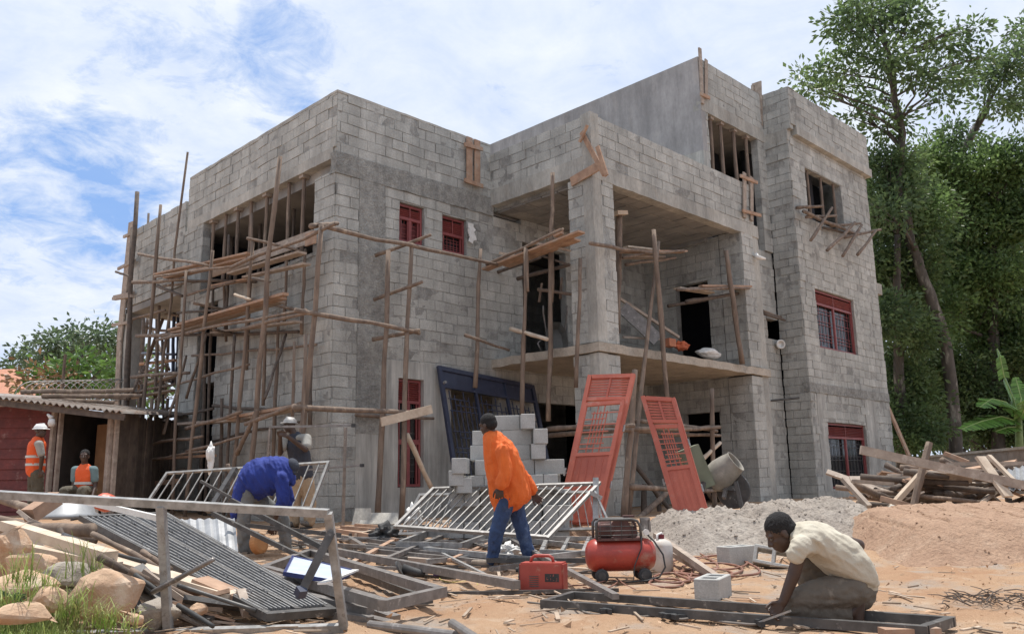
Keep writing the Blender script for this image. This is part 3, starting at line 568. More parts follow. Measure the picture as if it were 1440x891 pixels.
# right boundary wall
def bwall(name, label, a, b_, z0, z1, th, m, cap=True, posts=()):
    a = Vector(a); b_ = Vector(b_); root = thing(name, label, 'wall', (a.x, a.y, z0)); d = (b_-a); d.z = 0; L_ = d.length; d.normalize(); nrm = Vector((-d.y, d.x, 0)); rn = random.Random(5)
    mb = MB(); k = 0; z = z0
    while z < z1-.02:
        u = -(k % 2)*.22
        while u < L_:
            p, q = max(0, u)+.008, min(L_, u+.44)-.008; u += .44
            if q-p < .05: continue
            j = rn.uniform(0, .008); c0 = a+d*p; c1 = a+d*q; h = min(.2, z1-z)
            mb.box8([(c0+nrm*e).to_tuple()[:2]+(zz,) if False else Vector(((cc+nrm*e).x, (cc+nrm*e).y, zz)) for zz in (z, z+h) for cc, e in ((c0, -th/2-j), (c1, -th/2-j), (c1, th/2), (c0, th/2))])
        z += .215; k += 1
    o = mb.build('blockwork', m, root)
    c = MB(); zc = (z0+z1)/2
    P = lambda p, e, zz: Vector(((a+d*p+nrm*e).x, (a+d*p+nrm*e).y, zz))
    c.box8([P(p, e, zz) for zz in (z0, z1-.02) for p, e in ((0, -th/2+.004), (L_, -th/2+.004), (L_, th/2-.004), (0, th/2-.004))]); c.build('mortar_joints', M['mortar'], o)
    if cap:
        c = MB(); c.box8([P(p, e, zz) for zz in (z1, z1+.07) for p, e in ((-.05, -th/2-.05), (L_+.05, -th/2-.05), (L_+.05, th/2+.05), (-.05, th/2+.05))]); c.build('coping', M['cast'], root)
    for t in posts:
        c = MB(); p = a+d*t; c.box((p.x, p.y, (z0+z1)/2+.1), (.4, .4, z1-z0+.2)); c.box((p.x, p.y, z1+.24), (.5, .5, .08)); c.build('pillar', m, root)
    return root
bwall('boundary_wall', 'grey block boundary wall with a coping, running behind the heap of scrap timber', dep(1255, 660, 36), dep(1520, 650, 20), -.2, 1.58, .2, mat('dusty_block', (.30, .275, .25), (.22, .2, .18), .95, scale=2, island=.1, coords='World', speck=.1), True, (2.0,))
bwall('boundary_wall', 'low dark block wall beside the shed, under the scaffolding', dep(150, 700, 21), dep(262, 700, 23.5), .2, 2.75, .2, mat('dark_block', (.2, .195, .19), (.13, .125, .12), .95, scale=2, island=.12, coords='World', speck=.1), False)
# razor wire coil on posts along the wall
def razor():
    a = dep(40, 552, 22); b_ = dep(262, 545, 24); root = thing('razor_wire', 'coil of razor wire strung above the wall behind the shed', 'wire', a); mb = MB(); n = 420; P = []
    for i in range(n+1):
        t = i/n; an = t*2*math.pi*22; c = a.lerp(b_, t); d = (b_-a).normalized(); P.append(c+Vector((0, 0, 1))*math.cos(an)*.3+d*math.sin(an)*.42+Vector((-d.y, d.x, 0))*math.sin(an)*.25)
    mb.tube(P, .011, 4); mb.build('coil', M['steel'], root)
    for t in (.2, .58, .95):
        c = a.lerp(b_, t); mb = MB(); mb.stick(c-Vector((0, 0, .9)), c+Vector((0, 0, 1.0 if t < .7 else .5)), .045, .035, seed=3); mb.build('post', M['pole'], root)
razor()
# far house roof
def far_house():
    p = dep(0, 556, 42); root = thing('far_house', 'far house of which only the orange tiled roof corner shows at the left edge', 'house', (p.x, p.y, .3)); d = Vector((RT.x, RT.y, 0)).normalized(); f = Vector((FW.x, FW.y, 0)).normalized()
    a = Vector((p.x, p.y, 0)); mb = MB(); e = d*.8; l = -d*9
    zt = p.z
    mb.add([a+l+Vector((0, 0, zt)), a+e+Vector((0, 0, zt)), a+e+f*8+Vector((0, 0, zt)), a+l+f*8+Vector((0, 0, zt)), a+l*.45+f*4+Vector((0, 0, zt+1.9)), a+l*.2+f*4+Vector((0, 0, zt+1.9))], [(0, 1, 5, 4), (1, 2, 5), (2, 3, 4, 5), (3, 0, 4), (0, 3, 2, 1)])
    mb.build('roof', mat('clay_tiles', (.50, .24, .14), (.38, .16, .1), .8, scale=9, coords='World'), root)
    mb = MB(); q = [a+l*.9+f, a+e*.1+f, a+e*.1+f*7, a+l*.9+f*7]; mb.box8([Vector((v.x, v.y, z)) for z in (.2, zt-.02) for v in q]); mb.build('wall', mat('pale_render', (.5, .45, .38), None, .9), root)
far_house()
# shed at the left edge
def shed():
    dd = 17.0
    d = Vector((RT.x, RT.y, 0)).normalized(); f = Vector((FW.x, FW.y, 0)).normalized()
    P = lambda px, py, k=dd: dep(px, py, k)
    z0 = .35; base = P(60, 690); base.z = z0; root = thing('site_shed', 'low wooden site shed with red walls and a rusty corrugated roof', 'shed', base)
    g = lambda px, k=dd: Vector((P(px, 690, k).x, P(px, 690, k).y, z0))
    mb = MB(); a, b_ = g(-80), g(79); n = 11
    for i in range(n):                                           # red sheet cladding, overlapping laps
        zz = z0+i*2.28/n; mb.box8([v+Vector((0, 0, h))+f*o for h, o in ((zz-z0, -.03), (zz-z0+2.28/n+.02, .0)) for v, o2 in ((a, 0), (b_, 0), (b_+f*.03, 0), (a+f*.03, 0))])
    mb.build('red_wall', mat('red_shed_sheet', (.20, .045, .038), (.11, .03, .027), .7, scale=2.2, spots=(.27, .14, .12), sscale=5, sth=.57, bump=.3, bscale=12, speck=.15), root)
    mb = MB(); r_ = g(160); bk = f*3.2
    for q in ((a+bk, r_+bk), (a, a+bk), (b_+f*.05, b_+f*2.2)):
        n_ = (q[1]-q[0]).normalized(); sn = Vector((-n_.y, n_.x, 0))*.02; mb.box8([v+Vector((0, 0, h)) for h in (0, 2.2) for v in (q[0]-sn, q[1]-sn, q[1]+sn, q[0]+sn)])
    mb.build('back_wall', mat('shaded_board', (.07, .06, .052), (.04, .036, .033), .95, scale=3), root)  # shade inside the shed is put into the board colour
    mb = MB(); rn = random.Random(2); k = 0.0                       # right side: rough vertical slabs with gaps
    while k < 3.1:
        w_ = rn.uniform(.12, .26); mb.bar(r_+f*(k+w_/2)+Vector((0, 0, -.05)), r_+f*(k+w_/2)+Vector((rn.uniform(-.02, .02), 0, rn.uniform(2.0, 2.25))), .03, w_*.93, f); k += w_+rn.uniform(.0, .03)
    mb.build('side_wall', mat('old_slab_wood', (.20, .155, .12), (.11, .085, .07), .95, scale=4, island=.3, coords='World'), root)
    mb = MB()
    for px, w in ((70, .09), (80, .06), (151, .1), (160, .06)): c = g(px); mb.bar(c-f*.06, c-f*.06+Vector((0, 0, 2.2)), w, .08)
    for px in (70,): pass
    mb.build('door_posts', M['plank_grey'], root)
    mb = MB(); c0, c1 = g(106)+f*.7, g(139)+f*.5
    s = f*.02; mb.box8([v+Vector((0, 0, h)) for h in (.5, 1.95) for v in (c0, c1, c1+s, c0+s)]); mb.build('door_leaf', mat('plywood', (.40, .22, .11), (.3, .16, .08), .8, scale=5, spots=(.16, .09, .05), sscale=9, sth=.63), root)
    # corrugated roof
    mb = MB(); A0 = P(-90, 548, dd-.4); A1 = P(173, 579, dd-.4); nn = 150; rows = []
    for k in range(2):
        row = []
        for i in range(nn+1):
            q = A0.lerp(A1, i/nn); q = q+f*(3.9*k)+Vector((0, 0, .25*k+.028*math.sin(i*1.25))); row.append(q)
        rows.append(row)
    V = rows[0]+rows[1]+[v+Vector((0, 0, -.012)) for v in rows[0]+rows[1]]; m_ = nn+1
    mb.add(V, [(i, i+1, m_+i+1, m_+i) for i in range(nn)]+[(2*m_+m_+i, 3*m_+i+1, 2*m_+i+1, 2*m_+i) for i in range(nn)]+[(i, 2*m_+i, 2*m_+i+1, i+1) for i in range(nn)])
    mb.build('roof', mat('rusty_roofing', (.33, .31, .29), (.22, .17, .14), .6, .3, scale=2.5, spots=(.2, .11, .07), sscale=4, sth=.56), root)
    mb = MB(); mb.bar(A0+f*.1+Vector((0, 0, -.1)), A1+f*.1+Vector((0, 0, -.1)), .06, .12)
    mb.build('eaves_beam', M['pole_dark'], root)
    mb = MB(); mb.tube([P(212/3.18, 582, dd-.35), P(73, 588, dd-.35)], [.02, .05], 8); mb.disc_lathe([(0, .05), (.06, .07), (.14, .06), (.16, .02)], P(73, 588, dd-.35)-Vector((0, 0, .16)), (0, 0, 1), 12); mb.build('lamp', M['white'], root, True)
    # poles lying on the roof
    for i, (p, q) in enumerate((((30, 551), (188, 548)), ((60, 557), (200, 556)), ((95, 553), (178, 560)), ((50, 561), (160, 566)))):
        t = thing('wooden_pole', ['long bare pole lying uppermost on the shed roof', 'pole lying across the middle of the shed roof', 'short pole lying askew on the shed roof', 'pole lying near the roof edge of the shed'][i], 'pole', dep(*p, 18.2), 'poles on the shed roof')
        mb = MB(); mb.stick(dep(*p, 18.2+i*.3), dep(*q, 18.2+i*.3), .05, .04, seed=i); mb.build('shaft', M['pole'], t)
shed()
# ================================================================== WINDOWS, GATES, FORMWORK, SHORING, SCAFFOLDING
def window(hole, cols, vent, rows=(), name='window', depth=.07, y=None, label=None):
    """steel window set in a hole of a wall facing -Y: louvred vent on top, barred casements below"""
    u0, u1, z0, z1 = hole; y = (YA if y is None else y)+depth; e = .012
    fr = MB(); w = .05
    U0, U1, Z0, Z1 = u0+e, u1-e, z0+e, z1-e
    fr.aabb(U0, U0+w, y, y+.06, Z0, Z1); fr.aabb(U1-w, U1, y, y+.06, Z0, Z1); fr.aabb(U0+w, U1-w, y, y+.06, Z1-w, Z1); fr.aabb(U0+w, U1-w, y, y+.06, Z0, Z0+w)
    zv = Z1-vent
    fr.aabb(U0+w, U1-w, y-.004, y+.062, zv-w*1.2, zv)
    for r in rows: fr.aabb(U0+w, U1-w, y-.003, y+.061, r, r+.10)
    cw = (U1-U0-2*w)/cols
    for i in range(1, cols): fr.aabb(U0+w+cw*i-.028, U0+w+cw*i+.028, y+.002, y+.058, Z0+w, zv-w*1.2)
    for i in range(cols):                                  # casement stiles
        a = U0+w+cw*i; 
        for q in (a+.03, a+cw-.055): fr.aabb(q, q+.025, y+.012, y+.05, Z0+w, zv-w*1.2)
    o = tag(fr.build(name, M['red_win'], bld), label)
    lv = MB(); n = int((Z1-w-zv)/.045); R = Matrix.Rotation(math.radians(-38), 3, 'X')
    for i in range(n): lv.box(((u0+u1)/2, y+.03, zv+.02+i*.045), (U1-U0-2*w, .05, .008), R)
    lv.aabb((u0+u1)/2-.012, (u0+u1)/2+.012, y-.002, y+.0, zv, Z1-w)
    lv.build('louvre', M['red_win'], o)
    g = MB(); rn = random.Random(int(u0*100)); zb, zt = Z0+w, zv-w*1.2
    for i in range(cols):
        a = U0+w+cw*i+.05; b_ = U0+w+cw*(i+1)-.05; nb = 5
        for k in range(nb): x = a+(b_-a)*(k+.5)/nb; q0 = zb+(.0 if k % 2 else (zt-zb)*.08); q1 = zt-(.0 if (k+i) % 2 else (zt-zb)*.14); g.aabb(x-.006, x+.006, y+.074, y+.086, q0, q1)
        H = zt-zb
        for fz in ((.16, .24, .32, .55, .63, .82, .9) if H > .9 else (.2, .35, .6, .8)): x0 = a if rn.random() < .6 else a+(b_-a)*.2; g.aabb(x0, b_, y+.066, y+.074, zb+H*fz-.006, zb+H*fz+.006)
    g.build('grille', M['steel_dk'] if cols == 2 and z0 < 1 else M['red_win'], o)
    p = MB(); p.aabb(U0+w, U1-w, y+.10, y+.105, Z0+w, zv-.02); p.build('pane', M['glass'], o)
    return o
window(W1, 2, .27); window(W2, 1, .36); window(W3, 2, .42, (1.72,)); window(U2, 2, .36, y=YF); window(U3, 2, .36, y=YF, label='lowest maroon window, half hidden by scrap timber')
# ---- shoring poles standing in the open window holes
def prop(name, label, group, a, b_, r=.04, m='pole', head=False, sd=0):
    t = thing(name, label, 'prop', a, group); mb = MB(); mb.stick(a, b_, r, r*.9, seed=sd, wob=.006); mb.build('shaft', M[m], t)
    if head: h = MB(); h.box(Vector(b_)+Vector((0, 0, -.03)), (.16, .16, .07)); h.build('head', M['plank_grey'], t)
    return t
SPROP = (('first', 299), ('second', 316), ('third', 333), ('fourth', 351), ('fifth', 373), ('sixth', 404), ('seventh', 425))
for i, (wd, px) in enumerate(SPROP):
    x = XA+.1; a = onX(px, 350, x); top = Vector((x, a.y, 7.285)); bot = Vector((x, a.y+.02, 5.495))
    prop('shoring_prop', f'{wd} rough pole counted from the far end of the long side opening', 'poles propping the side window lintel', bot, top, .043, 'pole', i % 2 == 0, i)
for i, px in enumerate((326, 365, 412)):
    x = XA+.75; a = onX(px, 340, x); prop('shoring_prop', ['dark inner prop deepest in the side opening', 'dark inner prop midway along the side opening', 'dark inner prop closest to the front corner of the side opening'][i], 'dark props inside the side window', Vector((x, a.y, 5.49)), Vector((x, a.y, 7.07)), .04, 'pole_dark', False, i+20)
for i, px in enumerate((1003, 1017, 1035, 1052)):
    y = Y3+.12; a = onY(px, 240, y); prop('shoring_prop', f"{['leftmost', 'second', 'third', 'rightmost'][i]} pole propping the tall third floor opening behind the porch parapet", 'poles in the third floor opening', Vector((a.x, y, 7.26)), Vector((a.x, y, 10.515)), .055, 'pole', True, i+30)
for i, px in enumerate((1137, 1155, 1172)):
    y = YF+.1; a = onY(px, 270, y); prop('shoring_prop', f"{['left', 'middle', 'right'][i]} pole propping the top window of the right wing", 'poles in the top window of the right wing', Vector((a.x, y, 8.275)), Vector((a.x, y, 9.815)), .042, 'pole', False, i+40)
# ---- formwork boards still clamped to the concrete
def formwork(name, label, boards, battens, m='plank', bm='plank'):
    t = thing(name, label, 'formwork', boards[0][0], 'formwork boards left on the concrete')
    for a, b_, w, th, up in boards: q = MB(); q.bar(a, b_, th, w, up); q.build('board', M[m], t)
    for a, b_, w, th, up in battens: q = MB(); q.bar(a, b_, th, w, up); q.build('batten', M[bm], t)
    return t
def fy(pts): return pts
X_ = Vector((1, 0, 0)); Z_ = Vector((0, 0, 1)); Y_ = Vector((0, 1, 0))
y = YA-.07; P = lambda px, py, yy=y: onY(px, py, yy)
formwork('formwork_board', 'brown shuttering board clamped on the parapet over the small windows', [(P(660, 256), P(660, 193), .17, .03, X_), (P(671, 259), P(671, 197), .17, .03, X_)], [(P(653, 203, y-.04), P(679, 210, y-.04), .09, .04, Z_), (P(653, 253, y-.04), P(679, 262, y-.04), .09, .04, Z_)])
y2 = YF-.05
formwork('formwork_board', 'pale shuttering boards on the right end of the porch parapet', [(P(1047, 306, y2), P(1047, 243, y2), .15, .03, X_), (P(1057, 310, y2), P(1057, 249, y2), .14, .03, X_)], [(P(1041, 247, y2-.04), P(1065, 257, y2-.04), .08, .04, Z_), (P(1044, 296, y2-.04), P(1070, 303, y2-.04), .08, .04, Z_)], 'plank_grey')
y3 = Y3-.04
formwork('formwork_board', 'tall shuttering board at the plastered top corner of the third floor', [(P(988, 146, y3), P(984, 68, y3), .12, .04, X_), (P(993, 136, y3), P(993, 84, y3), .13, .03, X_)], [(P(985, 132, y3-.04), P(998, 138, y3-.04), .09, .04, Z_)], 'plank_grey')
yw = 10.9
formwork('formwork_board', 'upright pair of boards in the corner of third floor and right wing parapet', [(onX(1066, 178, XR0-.08), onX(1064, 116, XR0-.08), .30, .04, Y_), (onX(1060, 172, XR0-.14), onX(1058, 120, XR0-.14), .07, .05, Y_)], [], 'plank_grey')
cx = XP-.05
formwork('formwork_board', 'reddish bent board and wedges nailed round the porch corner under the parapet', [(onX(803, 256, cx), onX(846, 231, cx), .20, .035, Z_)], [(onX(818, 186, cx-.03), onX(850, 246, cx-.03), .10, .04, Y_), (onX(840, 206, cx-.07), onX(853, 247, cx-.07), .09, .04, Y_), (onX(815, 200, cx-.10), onX(826, 176, cx-.1), .05, .05, Y_)])
c = XA-.05
formwork('formwork_board', 'grey shuttering boards wrapped round the far left verandah column', [(onX(168, 480, c), onX(185, 312, c), .34, .04, Y_), (onX(160, 690, c), onX(168, 480, c), .30, .04, Y_)], [(onX(174, 333, c-.04), onX(190, 326, c-.04), .08, .05, Z_), (onX(166, 378, c-.04), onX(190, 366, c-.04), .08, .05, Z_), (onX(160, 418, c-.04), onX(188, 412, c-.04), .1, .05, Z_), (onX(158, 457, c-.04), onX(186, 452, c-.04), .08, .05, Z_)], 'plank_grey', 'plank_grey')
# ---- scaffolds: (kind, px0, py0, px1, py1, radius or (w, h), material) on a plane
def scaffold(label, items, base, sd=0, group='pole scaffolds round the house'):
    t = thing('scaffold', label, 'scaffold', base, group)
    for i, it in enumerate(items):
        kind, a, b_, r = it[:4]; m = it[4] if len(it) > 4 else 'pole'; q = MB()
        if kind == 'upright':                                   # lower ends stand on the ground
            lo, hi = (a, b_) if a.z < b_.z else (b_, a); g0 = gz(lo.x, lo.y)-.05
            if lo.z < 2.0 and hi.z-lo.z > .3: lo = lo+(lo-hi)*((lo.z-g0)/(hi.z-lo.z)); a, b_ = lo, hi
        if isinstance(r, tuple): q.bar(a, b_, r[0], r[1]); q.build('plank', M[m], t)
        else:
            q.stick(a, b_, r, r*.82, seed=sd+i, wob=.011 if kind == 'upright' else .014); o = q.build(kind, M[m], t, True)
    return t
def U(px0, py0, px1, py1, x, r=.04, m='pole', k='upright', x1=None): return (k, onX(px0, py0, x), onX(px1, py1, x if x1 is None else x1), r, m)
def V(px0, py0, px1, py1, y, r=.04, m='pole', k='upright', y1=None): return (k, onY(px0, py0, y), onY(px1, py1, y if y1 is None else y1), r, m)
def LX(px0, py0, px1, py1, x, r=.035, m='pole', x1=None): return U(px0, py0, px1, py1, x, r, m, 'ledger', x1)
def LY(px0, py0, px1, py1, y, r=.035, m='pole', y1=None): return V(px0, py0, px1, py1, y, r, m, 'ledger', y1)
xo, xi = XA-.95, XA-.16
scaffold('grey pole scaffold with plank decks along the left side of the house', [
    U(353, 655, 394, 220, xo, .055), U(330, 640, 356, 340, xo+.1, .04), U(425, 610, 452, 316, xo, .055), U(266, 668, 299, 352, xo, .045), U(347, 520, 354, 300, xi, .04),
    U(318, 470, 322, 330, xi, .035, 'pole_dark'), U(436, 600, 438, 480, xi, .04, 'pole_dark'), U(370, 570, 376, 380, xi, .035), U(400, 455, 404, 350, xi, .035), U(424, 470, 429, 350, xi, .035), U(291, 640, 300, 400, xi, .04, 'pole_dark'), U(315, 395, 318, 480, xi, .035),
    LX(218, 389, 330, 374, xo), LX(325, 376, 472, 314, xo, .035, 'pole'), LX(195, 357, 295, 374, xi, .035, x1=xo), LX(347, 335, 428, 354, xo, .03, x1=xi), LX(242, 394, 360, 396, xi, .04, 'pole_dark'),
    LX(355, 391, 380, 396, xo, .03, 'pole_dark'), LX(220, 478, 430, 436, xo), LX(205, 472, 335, 470, xi, .04, 'pole_dark'), LX(330, 414, 352, 421, xo, .03, 'plank_pale'), LX(272, 426, 322, 436, xo, .03, x1=xi), LX(340, 462, 442, 438, xo, .04), LX(350, 420, 440, 440, xi, .035), LX(300, 463, 330, 470, xo, .03, x1=xi),
    LX(270, 500, 445, 484, xi, .03), LX(165, 632, 285, 613, xo, .035), LX(262, 602, 340, 578, xo, .04), LX(345, 596, 425, 566, xo, .04), LX(165, 654, 290, 634, xo, .03), LX(262, 634, 345, 612, xo, .03), LX(300, 570, 432, 578, xi, .035, 'pole_dark'),
    ('plank', onX(220, 386, xo+.2), onX(352, 356, xo+.25), (.16, .04), 'plank'), ('plank', onX(235, 391, xo+.5), onX(352, 363, xo+.5), (.2, .04), 'plank'), ('plank', onX(300, 382, xi-.1), onX(440, 332, xi-.1), (.035, .26), 'plank_grey'), ('plank', onX(430, 338, xi-.1), onX(444, 333, xi-.1), (.04, .25), 'plank'),
    ('plank', onX(250, 457, xo+.1), onX(402, 413, xo+.1), (.12, .05), 'plank'), ('plank', onX(240, 464, xo+.3), onX(398, 419, xo+.3), (.16, .04), 'plank'), ('plank', onX(262, 464, xo+.5), onX(395, 424, xo+.5), (.18, .04), 'plank_grey'), ('plank', onX(300, 468, xo+.6), onX(420, 452, xo+.6), (.16, .04), 'plank_grey'),
    ('plank', onX(258, 596, xo+.3), onX(345, 590, xo+.3), (.3, .05), 'plank_grey'), ('plank', onX(330, 592, xo+.4), onX(424, 573, xo+.4), (.26, .05), 'plank_grey'), ('plank', onX(320, 588, xo+.15), onX(418, 570, xo+.15), (.12, .05), 'plank'), ('plank', onX(200, 646, xo+.2), onX(300, 640, xo+.2), (.14, .05), 'plank'), ('plank', onX(172, 684, xo+.2), onX(250, 676, xo+.2), (.1, .1), 'plank'),
    ('plank', onX(325, 385, xo+.4), onX(425, 355, xo+.4), (.2, .04), 'plank_grey'), ('plank', onX(345, 390, xi-.3), onX(432, 371, xi-.3), (.16, .04), 'plank_grey'),
    U(244, 690, 262, 380, xo-.1, .04), U(318, 660, 330, 470, xo+.3, .04, 'pole_dark'), U(384, 640, 392, 440, xi, .04), U(410, 600, 414, 480, xo+.2, .035), U(282, 690, 288, 500, xi, .045, 'pole_dark'), U(308, 690, 312, 560, xo+.4, .04, 'pole_dark'), LX(165, 606, 300, 574, xi, .035, 'pole_dark'), LX(250, 540, 350, 512, xo+.3, .03), LX(300, 620, 425, 592, xi, .03, 'pole_dark'), LX(250, 440, 345, 430, xi, .03, 'pole_dark'), LX(262, 415, 330, 396, xo+.5, .03), LX(170, 676, 260, 660, xo+.4, .035, 'pole_dark'),
    ('plank', onX(232, 470, xo+.7), onX(352, 448, xo+.7), (.18, .04), 'plank'), ('plank', onX(300, 402, xi-.2), onX(352, 392, xi-.2), (.14, .04), 'plank'), ('brace', onX(230, 610, xo), onX(262, 500, xi), .035, 'pole'), ('brace', onX(372, 560, xo), onX(402, 470, xi), .03, 'pole_dark'), LX(312, 470, 420, 466, xi, .035, 'pole_dark'), LX(230, 402, 262, 398, xi, .035), ('brace', onX(333, 638, xo), onX(362, 575, xo), .045, 'pole'), ('brace', onX(262, 560, xo), onX(290, 470, xo), .03, 'pole_dark')], (7.8, 16, .4), 10)
xv = XA-.5; far = XA+2.2
scaffold('dense dark pole scaffold under the far left verandah roof', [
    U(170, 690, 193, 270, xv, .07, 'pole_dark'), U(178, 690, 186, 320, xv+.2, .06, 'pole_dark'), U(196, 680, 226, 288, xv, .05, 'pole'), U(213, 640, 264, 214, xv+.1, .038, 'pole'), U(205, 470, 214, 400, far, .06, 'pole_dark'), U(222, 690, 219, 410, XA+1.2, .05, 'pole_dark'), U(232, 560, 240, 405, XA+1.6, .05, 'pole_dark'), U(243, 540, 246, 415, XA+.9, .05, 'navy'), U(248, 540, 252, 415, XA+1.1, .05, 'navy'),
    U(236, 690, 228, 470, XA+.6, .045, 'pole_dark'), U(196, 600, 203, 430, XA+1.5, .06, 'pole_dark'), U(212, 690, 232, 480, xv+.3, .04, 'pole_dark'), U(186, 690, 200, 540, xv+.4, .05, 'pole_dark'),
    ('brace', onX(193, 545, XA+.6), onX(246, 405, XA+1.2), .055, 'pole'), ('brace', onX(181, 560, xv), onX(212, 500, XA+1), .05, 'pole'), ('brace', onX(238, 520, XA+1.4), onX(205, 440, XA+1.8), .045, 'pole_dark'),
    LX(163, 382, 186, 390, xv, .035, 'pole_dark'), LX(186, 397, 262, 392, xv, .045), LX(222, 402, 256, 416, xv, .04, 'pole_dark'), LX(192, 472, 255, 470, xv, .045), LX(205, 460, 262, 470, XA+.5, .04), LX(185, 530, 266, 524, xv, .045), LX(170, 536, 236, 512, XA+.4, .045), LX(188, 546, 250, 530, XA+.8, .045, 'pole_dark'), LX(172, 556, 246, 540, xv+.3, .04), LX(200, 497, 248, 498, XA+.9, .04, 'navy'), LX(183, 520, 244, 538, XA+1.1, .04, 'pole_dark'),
    U(188, 690, 209, 300, far, .05, 'pole_dark'), U(228, 690, 236, 560, XA+.2, .05, 'pole'), U(205, 690, 214, 560, xv+.1, .05, 'pole'), U(218, 560, 224, 420, XA+.2, .045), U(260, 540, 262, 420, XA+1.4, .05, 'pole_dark'), LX(168, 610, 250, 590, XA+.2, .04), LX(175, 640, 240, 650, XA+.6, .04, 'pole_dark'), LX(190, 430, 262, 446, XA+.8, .04), LX(182, 450, 232, 436, xv+.2, .04), ('brace', onX(185, 640, xv), onX(226, 560, XA+.4), .045, 'pole'), ('plank', onX(180, 560, XA+.1), onX(246, 548, XA+.1), (.22, .04), 'plank_grey'), LX(176, 588, 246, 572, XA+.4, .04, 'pole_dark'), LX(165, 668, 240, 636, xv+.2, .035, 'pole_dark'), LX(190, 620, 262, 640, XA+.5, .04, 'pole_dark'), ('plank', onX(160, 420, xv), onX(186, 416, xv), (.1, .08), 'plank_grey'), ('plank', onX(205, 540, XA+.3), onX(262, 522, XA+.3), (.14, .05), 'plank_grey'), ('plank', onX(192, 512, XA+.9), onX(250, 506, XA+.9), (.2, .05), 'plank'),
    ('plank', onX(205, 402, XA+.1), onX(262, 384, XA+.1), (.05, .2), 'plank'), ('plank', onX(235, 388, XA-.06), onX(262, 376, XA-.06), (.05, .12), 'plank_pale'), ('plank', onX(190, 436, XA+.4), onX(262, 420, XA+.4), (.3, .04), 'plank')], (8.2, 22, .5), 60)
yo, yi = YA-.95, YA-.12
scaffold('thin pole scaffold with crossed poles in front of the small maroon windows', [
    V(531, 715, 546, 352, yo+.3, .055), V(566, 690, 579, 342, yo, .048), V(668, 545, 676, 350, yo+.3, .045), V(424, 598, 430, 470, yo, .035),
    LY(447, 316, 700, 372, yo, .04), LY(415, 436, 590, 468, yo, .042), LY(528, 359, 606, 330, yi, .04, y1=yo-.3), LY(526, 421, 594, 396, yi, .04, y1=yo-.3), LY(524, 477, 590, 464, yi, .045, y1=yo-.1), LY(654, 471, 716, 492, yo, .035), LY(412, 572, 600, 581, yo, .05), LY(500, 583, 610, 588, yi, .035),
    LY(437, 318, 475, 314, yo, .045, 'pole', yo+.4), ('plank', onY(536, 593, yo-.06), onY(607, 575, yo-.06), (.035, .16), 'plank_pale'), ('brace', onY(572, 610, yo+.1), onY(607, 686, yo+.2), .05, 'plank_pale'), LY(320, 652, 330, 690, yo, .03)], (10, 12.7, .3), 120)
yb = YF+.9; xpo = XP-.75
scaffold('scaffold left of the porch pier carrying a sloping plank deck', [
    U(734, 590, 739, 348, xpo, .045), U(771, 592, 774, 345, XP-.35, .05), U(775, 425, 777, 243, XP-.3, .052), U(742, 410, 741, 350, xpo, .035), LX(684, 372, 792, 322, xpo, .035), LX(695, 384, 760, 362, XP+.2, .04, 'pole_dark'), LX(728, 392, 800, 372, XP-.1, .045, 'pole_dark'), LX(718, 462, 770, 477, xpo, .045, 'plank_pale'), LX(757, 407, 806, 414, XP+.1, .04),
    ('plank', onX(682, 379, xpo+.1), onX(818, 326, xpo+.1), (.2, .04), 'plank'), ('plank', onX(712, 374, xpo+.3), onX(812, 337, xpo+.3), (.2, .04), 'plank'), ('plank', onX(704, 356, xpo+.5), onX(735, 362, xpo+.5), (.1, .05), 'plank_pale'), ('plank', onX(750, 341, xpo+.3), onX(800, 352, xpo+.4), (.14, .04), 'plank_grey'), ('plank', onX(738, 352, XP-.2), onX(800, 372, XP-.2), (.1, .04), 'pole_dark'), ('plank', onX(780, 330, xpo+.3), onX(790, 325, xpo+.3), (.1, .12), 'plank'),
    U(810, 545, 816, 363, XP-.3, .04), LX(770, 603, 892, 598, XP-.3, .05), LX(772, 612, 888, 604, XP-.1, .045), U(758, 425, 762, 398, XP+.3, .03), U(788, 420, 790, 390, XP+.3, .03)], (12.2, 12, .3), 160)
yq = YF-.35
